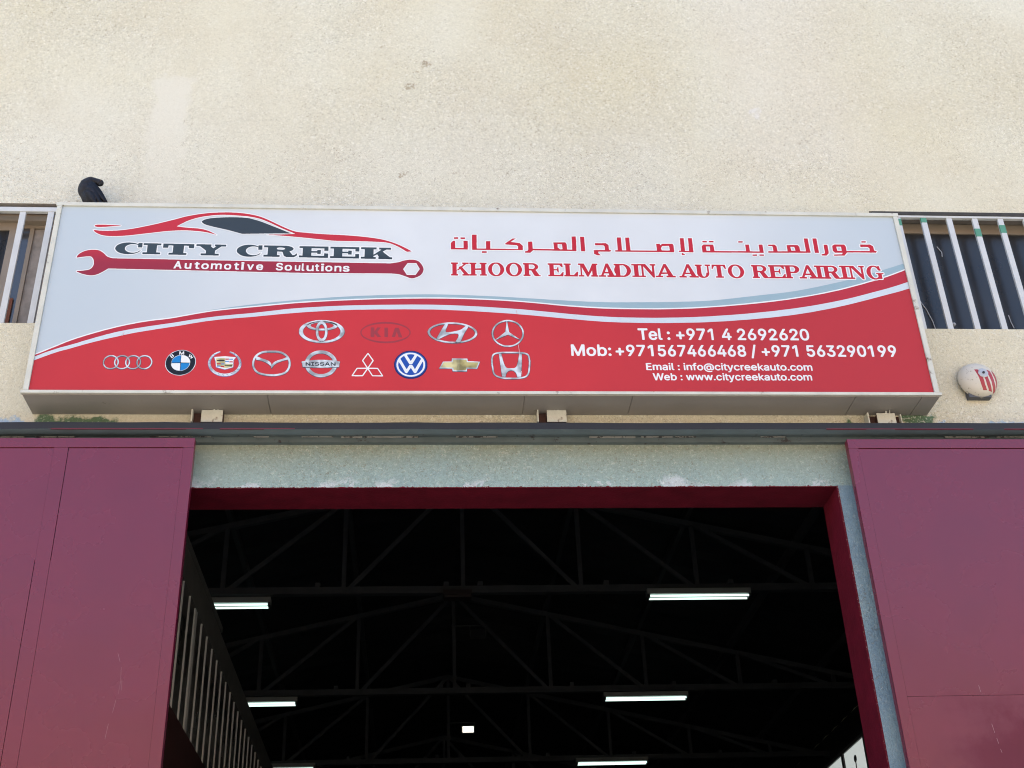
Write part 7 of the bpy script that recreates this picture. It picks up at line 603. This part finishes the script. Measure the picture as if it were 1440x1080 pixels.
# ------------------------------------------------------------------ alarm bell
BC = (3.675, -.012, 5.775)
BE = empty('alarm_bell', BC, 'round cream alarm bell with dripping red stripes on the wall right of the sign', 'alarm bell')
def bell_mat():
    M = bpy.data.materials.new('striped_bell_paint'); M.use_nodes = True; N, L = M.node_tree.nodes, M.node_tree.links; b = N['Principled BSDF']; b.inputs['Roughness'].default_value = .45
    tc = N.new('ShaderNodeTexCoord'); s = N.new('ShaderNodeSeparateXYZ'); L.new(tc.outputs['Object'], s.inputs[0])
    n = N.new('ShaderNodeTexNoise'); n.inputs['Scale'].default_value = 25; L.new(tc.outputs['Object'], n.inputs[0])
    def M_(op, a, c):
        m = N.new('ShaderNodeMath'); m.operation = op
        for i, v in enumerate((a, c)):
            if isinstance(v, (int, float)): m.inputs[i].default_value = v
            else: L.new(v, m.inputs[i])
        return m.outputs[0]
    x, z = s.outputs[0], s.outputs[2]
    jit = M_('MULTIPLY', M_('SUBTRACT', n.outputs['Fac'], .5), .012)
    xs = M_('ADD', M_('ADD', x, jit), M_('MULTIPLY', z, .22))
    st = M_('LESS_THAN', M_('FRACT', M_('MULTIPLY', M_('ADD', xs, .503), 25), 0), .70)
    msk = M_('MULTIPLY', M_('GREATER_THAN', xs, -.035), M_('MULTIPLY', M_('LESS_THAN', M_('ADD', z, M_('MULTIPLY', jit, 2)), .05), M_('GREATER_THAN', M_('ADD', z, jit), -.10)))
    msk = M_('MULTIPLY', st, msk)
    n2 = N.new('ShaderNodeTexNoise'); n2.inputs['Scale'].default_value = 60; L.new(tc.outputs['Object'], n2.inputs[0])
    dk = M_('MULTIPLY', M_('GREATER_THAN', n2.outputs['Fac'], .66), .5)
    mx0 = N.new('ShaderNodeMix'); mx0.data_type = 'RGBA'; L.new(dk, mx0.inputs['Factor']); mx0.inputs[6].default_value = ph(222, 216, 200, KW); mx0.inputs[7].default_value = ph(120, 110, 90, KW)
    mx = N.new('ShaderNodeMix'); mx.data_type = 'RGBA'; L.new(msk, mx.inputs['Factor']); L.new(mx0.outputs[2], mx.inputs[6]); mx.inputs[7].default_value = ph(178, 52, 62, KW)
    L.new(mx.outputs[2], b.inputs['Base Color']); return M
bm = bmesh.new(); lathe(bm, [(.118, .018), (.130, .020), (.131, .026), (.127, .036), (.118, .052), (.100, .068), (.076, .080), (.045, .088), (.02, .091), (0, .0915)], BC, 48)
obj('dome', bm, bell_mat(), BE, smooth=True)
bx('mounting_box', mat('bell_box', (.07, .075, .09, 1), .6, var=.2), BE, BC[0]-.085, BC[0]+.065, BC[1]-.035, BC[1]+.011, BC[2]-.130, BC[2]+.06)
bm = bmesh.new(); lathe(bm, [(.034, .086), (.035, .094), (.028, .097), (0, .0975)], (BC[0]+.018, BC[1], BC[2]+.020), 8); obj('washer', bm, mat('grey_washer', ph(190, 195, 200, KW), .4, metal=.2), BE)
bm = bmesh.new(); lathe(bm, [(.009, .096), (.009, .104), (0, .104)], (BC[0]+.018, BC[1], BC[2]+.020), 6); obj('bolt', bm, m_black, BE)

# ------------------------------------------------------------------ black bird on the sign
BD = empty('bird', (-2.20, -.13, 6.99), 'black bird preening on top of the sign at its left end', 'bird')
m_bird = mat('black_plumage', (.009, .009, .013, 1), .6, spec=.3, var=.5, vs=40, bump=.003, bs=90)
def blob(bm, c, r, rot=0, sub=3):
    q = bmesh.ops.create_icosphere(bm, subdivisions=sub, radius=1); vs = q['verts']
    Mx = Matrix.Translation(c) @ Matrix.Rotation(rot, 4, 'Y') @ Matrix.Diagonal((r[0], r[1], r[2], 1))
    bmesh.ops.transform(bm, matrix=Mx, verts=vs)
def chain(bm, pts, rad, n=24):
    for i in range(len(pts)-1):
        for k in range(n//4):
            t = k/(n//4); p = Vector(pts[i]).lerp(Vector(pts[i+1]), t); r = rad[i]+(rad[i+1]-rad[i])*t
            q = bmesh.ops.create_icosphere(bm, subdivisions=2, radius=r); bmesh.ops.translate(bm, vec=p, verts=q['verts'])
bm = bmesh.new()
blob(bm, (-2.208, -.122, 7.145), (.066, .058, .098), -.5)              # trunk
blob(bm, (-2.243, -.126, 7.205), (.061, .056, .078), -.1)              # breast
blob(bm, (-2.175, -.115, 7.115), (.045, .05, .085), -.62)              # rump
chain(bm, [(-2.245, -.135, 7.235), (-2.225, -.14, 7.262), (-2.195, -.145, 7.262), (-2.165, -.148, 7.252)], [.050, .037, .026, .0245])
blob(bm, (-2.158, -.150, 7.246), (.026, .024, .026))                   # head
o = obj('body', bm, m_bird, BD)
rm = o.modifiers.new('r', 'REMESH'); rm.mode = 'VOXEL'; rm.voxel_size = .0045; sm = o.modifiers.new('s', 'SMOOTH'); sm.iterations = 6; sm.factor = .6
bpy.context.view_layer.update(); dg = bpy.context.evaluated_depsgraph_get(); me = bpy.data.meshes.new_from_object(o.evaluated_get(dg)); o.modifiers.clear(); o.data = me
for p in me.polygons: p.use_smooth = True
def feather(bm, p, q, w, th=.003, bow=.006):
    p, q = Vector(p), Vector(q); d = (q-p).normalized(); side = d.cross(Vector((0, 1, 0))).normalized(); rings = []
    for i in range(7):
        t = i/6; ww = w*1.5*math.sin(math.pi*min(.97, .18+.8*t))**.6*(1-.45*t); c = p.lerp(q, t)+Vector((0, -bow*math.sin(math.pi*t), 0))
        rings.append([bm.verts.new(c+side*ww*a+Vector((0, b_, 0))) for a, b_ in ((-1, 0), (0, -th), (1, 0), (0, th))])
    for a, b_ in zip(rings, rings[1:]):
        for i in range(4): bm.faces.new((a[i], a[(i+1) % 4], b_[(i+1) % 4], b_[i]))
    bm.faces.new(rings[0][::-1]); bm.faces.new(rings[-1])
for (p, q, ww) in (((-2.225, -.176, 7.225), (-2.100, -.140, 7.085), .022), ((-2.205, -.172, 7.225), (-2.092, -.135, 7.09), .016), ((-2.228, -.178, 7.20), (-2.12, -.155, 7.05), .022), ((-2.225, -.176, 7.165), (-2.15, -.165, 7.04), .020)):
    bm = bmesh.new(); feather(bm, p, q, ww); obj('wing_feather', bm, m_bird, BD, smooth=True)
for k in range(4):
    bm = bmesh.new(); feather(bm, (-2.165+.008*k, -.125+.006*k, 7.12), (-2.115+.012*k, -.11+.006*k, 7.035-.002*k), .02); obj('tail_feather', bm, m_bird, BD, smooth=True)
m_leg = mat('pink_leg', (.3, .09, .07, 1), .6)
for s in (-.022, .022):
    bm = bmesh.new(); tube(bm, [(-2.235+s, -.13, 7.09), (-2.23+s, -.135, 7.03), (-2.232+s, -.14, 6.998)], .004, 6)
    for a in (-.5, 0, .5): tube(bm, [(-2.232+s, -.14, 6.996), (-2.232+s+.022*math.sin(a), -.14-.022*math.cos(a), 6.993)], .0028, 5)
    obj('leg', bm, m_leg, BD)
bm = bmesh.new(); tube(bm, [(-2.150, -.158, 7.236), (-2.152, -.166, 7.222), (-2.158, -.172, 7.212)], [.006, .0045, .001], 6); obj('beak', bm, m_black, BD)
bm = bmesh.new(); bmesh.ops.create_icosphere(bm, subdivisions=2, radius=.004); bmesh.ops.translate(bm, vec=(-2.149, -.172, 7.252), verts=bm.verts[:]); obj('eye', bm, mat('bird_eye', (.12, .06, .03, 1), .15), BD)

# ------------------------------------------------------------------ roof trusses
LBL = {7.084: 'nearest roof truss seen through the doorway, a box fixture at its middle', 11.003: 'second roof truss behind the doorway', 14.917: 'third roof truss with the lit flood lamp on it', 18.83: 'farthest roof truss deep inside the workshop'}
for Y, lab in LBL.items():
    Tt = empty('roof_truss', (RX, Y, 7.1), lab, 'roof truss', 'steel roof trusses')
    zc = 7.14; top = lambda x: 8.60-abs(x-RX)*.225
    bb('bottom_chord', m_steel, Tt, (XL+.02, Y, zc), (XR-.02, Y, zc), .09, .085)
    bb('top_chord', m_steel, Tt, (XL+.02, Y, top(XL)), (RX, Y, top(RX)), .07, .07)
    bb('top_chord', m_steel, Tt, (RX, Y, top(RX)), (XR-.02, Y, top(XR)), .07, .07)
    for k in range(-4, 5):
        x = RX+1.4*k
        if XL < x < XR: bb('upright', m_steel, Tt, (x, Y, zc), (x, Y, top(x)), .05, .05)
    for k in range(0, 4):
        for s in (-1, 1):
            a, b_ = RX+s*1.4*k, RX+s*1.4*(k+1)-s*.05
            bb('brace', m_steel, Tt, (a, Y-.03, top(a)), (b_, Y-.03, zc), .04, .05)
    for s in (-1, 1):
        for k in range(0, 12, 3):
            c = RX+s*(.2+k*.5); bx('cleat', m_steel, Tt, c-.03, c+.03, Y-.06, Y+.06, zc+.04, zc+.09)

# ------------------------------------------------------------------ tube lights
def tube_light(x, y, lab, z=7.0, first=[None]):
    if first[0] is None:
        R_ = empty('tube_light', (x, y, z), lab, 'ceiling light', 'fluorescent lights on the trusses'); first[0] = R_
        bx('housing', mat('light_housing', (.25, .26, .25, 1), .5), R_, x-.62, x+.62, y-.065, y+.065, z+.022, z+.088)
        for s in (-.05, .05):
            bm = bmesh.new(); tube(bm, [(x-.59, y+s, z), (x+.59, y+s, z)], .0125, 10); obj('tube', bm, m_tube, R_)
        for s in (-1, 1): bx('lamp_holder', m_steel, R_, x+s*.605-.014, x+s*.605+.014, y-.07, y+.07, z-.018, z+.021)
        return R_
    src = first[0]; c = src.copy(); COLL.objects.link(c); c.location = (x, y, z); c['label'] = lab
    for ch in list(src.children):
        d = ch.copy(); COLL.objects.link(d); d.parent = c
    return c
for y, w1 in ((7.0, 'nearest'), (11.04, 'second'), (14.74, 'farthest')):
    tube_light(3.31, y, w1+' lit tube light in the right hand row'); tube_light(-2.33, y+(.16 if y < 8 else 0), w1+' lit tube light in the left hand row by the grille')
UB = empty('unlit_fixture', (.458, 7.0, 7.0), 'unlit dark box fixture under the middle of the nearest truss', 'light fixture')
m_brown = mat('dark_red_box', (.022, .012, .012, 1), .6)
bx('housing', m_brown, UB, .29, .627, 6.92, 7.08, 7.035, 7.09, bev=.004); bx('diffuser', m_brown, UB, .30, .617, 6.935, 7.065, 7.0, 7.0345, bev=.004)
def flood(x, y, z, lit, lab):
    F_ = empty('flood_lamp', (x, y, z), lab, 'flood lamp')
    bx('housing', m_black, F_, x-.11, x+.11, y-.04, y+.05, z-.065, z+.065, bev=.01)
    bx('lens', m_lampglow if lit else mat('dull_lens', (.015, .015, .017, 1), .4), F_, x-.095, x+.095, y-.048, y-.041, z-.052, z+.052)
    for s in (-1, 1): bx('bracket_arm', m_steel, F_, x+s*.118-.006, x+s*.118+.006, y-.02, y+.02, z-.03, z+.12)
    bx('bracket_arm', m_steel, F_, min(x, RX)-.04, max(x, RX)+.13, y+.0, y+.015, z+.121, z+.136)
flood(.867, 14.86, 7.643, True, 'small lit white flood lamp on the third truss')
flood(.884, 10.95, 7.98, False, 'unlit black flood lamp hanging on the second truss')

# ------------------------------------------------------------------ mezzanine office with grille, left inside
m_mez = mat('mezz_beam_paint', (.12, .112, .10, 1), .7, var=.15)
m_mezbar = mat('mezz_bar_paint', (.66, .63, .59, 1), .5, var=.08)
m_mezlow = mat('mezz_lower_panel', (.05, .014, .014, 1), .6, var=.2)
MZ = empty('mezzanine_office', (-2.2, 8, 3.5), 'raised office along the left wall with pale vertical window bars', 'mezzanine')
bx('head_beam', m_mez, MZ, -2.30, -2.0, .42, 18, 5.80, 6.10)
bx('head_plate', m_mez, MZ, -2.06, -1.985, .42, 5.55, 6.10, 6.16)
bx('lower_panel', m_mezlow, MZ, -2.12, -2.0, .42, 18, 3.6, 4.69)
bx('ledge', m_mezlow, MZ, -2.0, -1.96, .42, 18, 3.95, 4.05)
bx('pane', m_glass, MZ, -2.15, -2.14, .42, 18, 4.69, 5.80)
bx('ceiling_slab', m_inwall, MZ, XL+.01, -2.301, .42, 18, 5.85, 6.05)
bx('floor_slab', m_inwall, MZ, XL+.01, -2.121, .42, 18, 3.6, 3.8)
y = 1.29; k = 0
while y < 17.8:
    wv = .055 if k == 8 else .009
    bx('window_bar', m_mezbar, MZ, -2.018, -2.003, y-wv, y+wv, 4.691, 5.799); y += .352; k += 1
bx('end_wall', m_mezlow, MZ, -2.10, -2.0, .305, .419, 0, 6.1)

# ------------------------------------------------------------------ pale glowing panels, lower right inside
m_board = emit('glowing_panel', (.72, .82, .80, 1), .12)  # panels are given a weak glow of their own
WB = empty('office_partition', (3.5, 3.6, 3), 'black framed pale panels just inside the doorway on the right', 'partition')
for a, b_ in ((2.80, 3.33), (3.385, 4.1), (4.155, 4.9)):
    bx('panel', m_board, WB, 3.50, 3.52, a, b_, 3.2, 4.205)
    for q in ((a-.03, a-.002), (b_+.002, b_+.025)): bx('frame_bar', m_black, WB, 3.488, 3.525, q[0], q[1], 3.17, 4.235)
    bx('frame_bar', m_black, WB, 3.488, 3.525, a-.001, b_+.001, 4.2055, 4.235)
bm = bmesh.new(); blob(bm, (3.496, 3.06, 4.10), (.004, .035, .03), 0, 2); tube(bm, [(3.496, 3.06, 4.09), (3.496, 3.07, 4.0), (3.496, 3.05, 3.9)], .005, 5); obj('hook', bm, m_black, WB)
bx('base_wall', m_inwall, WB, 3.53, 3.62, 2.77, 5.0, 0, 3.6)
bx('side_plate', m_black, WB, 3.48, 3.62, 2.60, 2.765, 0, 4.24)

# ------------------------------------------------------------------ across the street (seen only in reflections)
OB = empty('warehouse', (2, -34, 0), 'tan warehouse across the yard facing the workshop', 'building')
m_ob = mat('tan_render', (.34, .22, .15, 1), .9, var=.08, vs=1)
bx('wall', m_ob, OB, -45, 50, -46, -34, 0, 14.5)
bx('parapet', m_ob, OB, -45.2, 50.2, -46.2, -33.8, 14.5, 15.2)
for k in range(9):
    c = -38+k*10
    bx('roller_door', mat('shutter_grey', (.25, .27, .3, 1), .5), OB, c-2.2, c+2.2, -33.99, -33.9, 0, 4.6)
    bx('window', m_glass, OB, c-1.6, c+1.6, -33.99, -33.92, 6.4, 7.4)
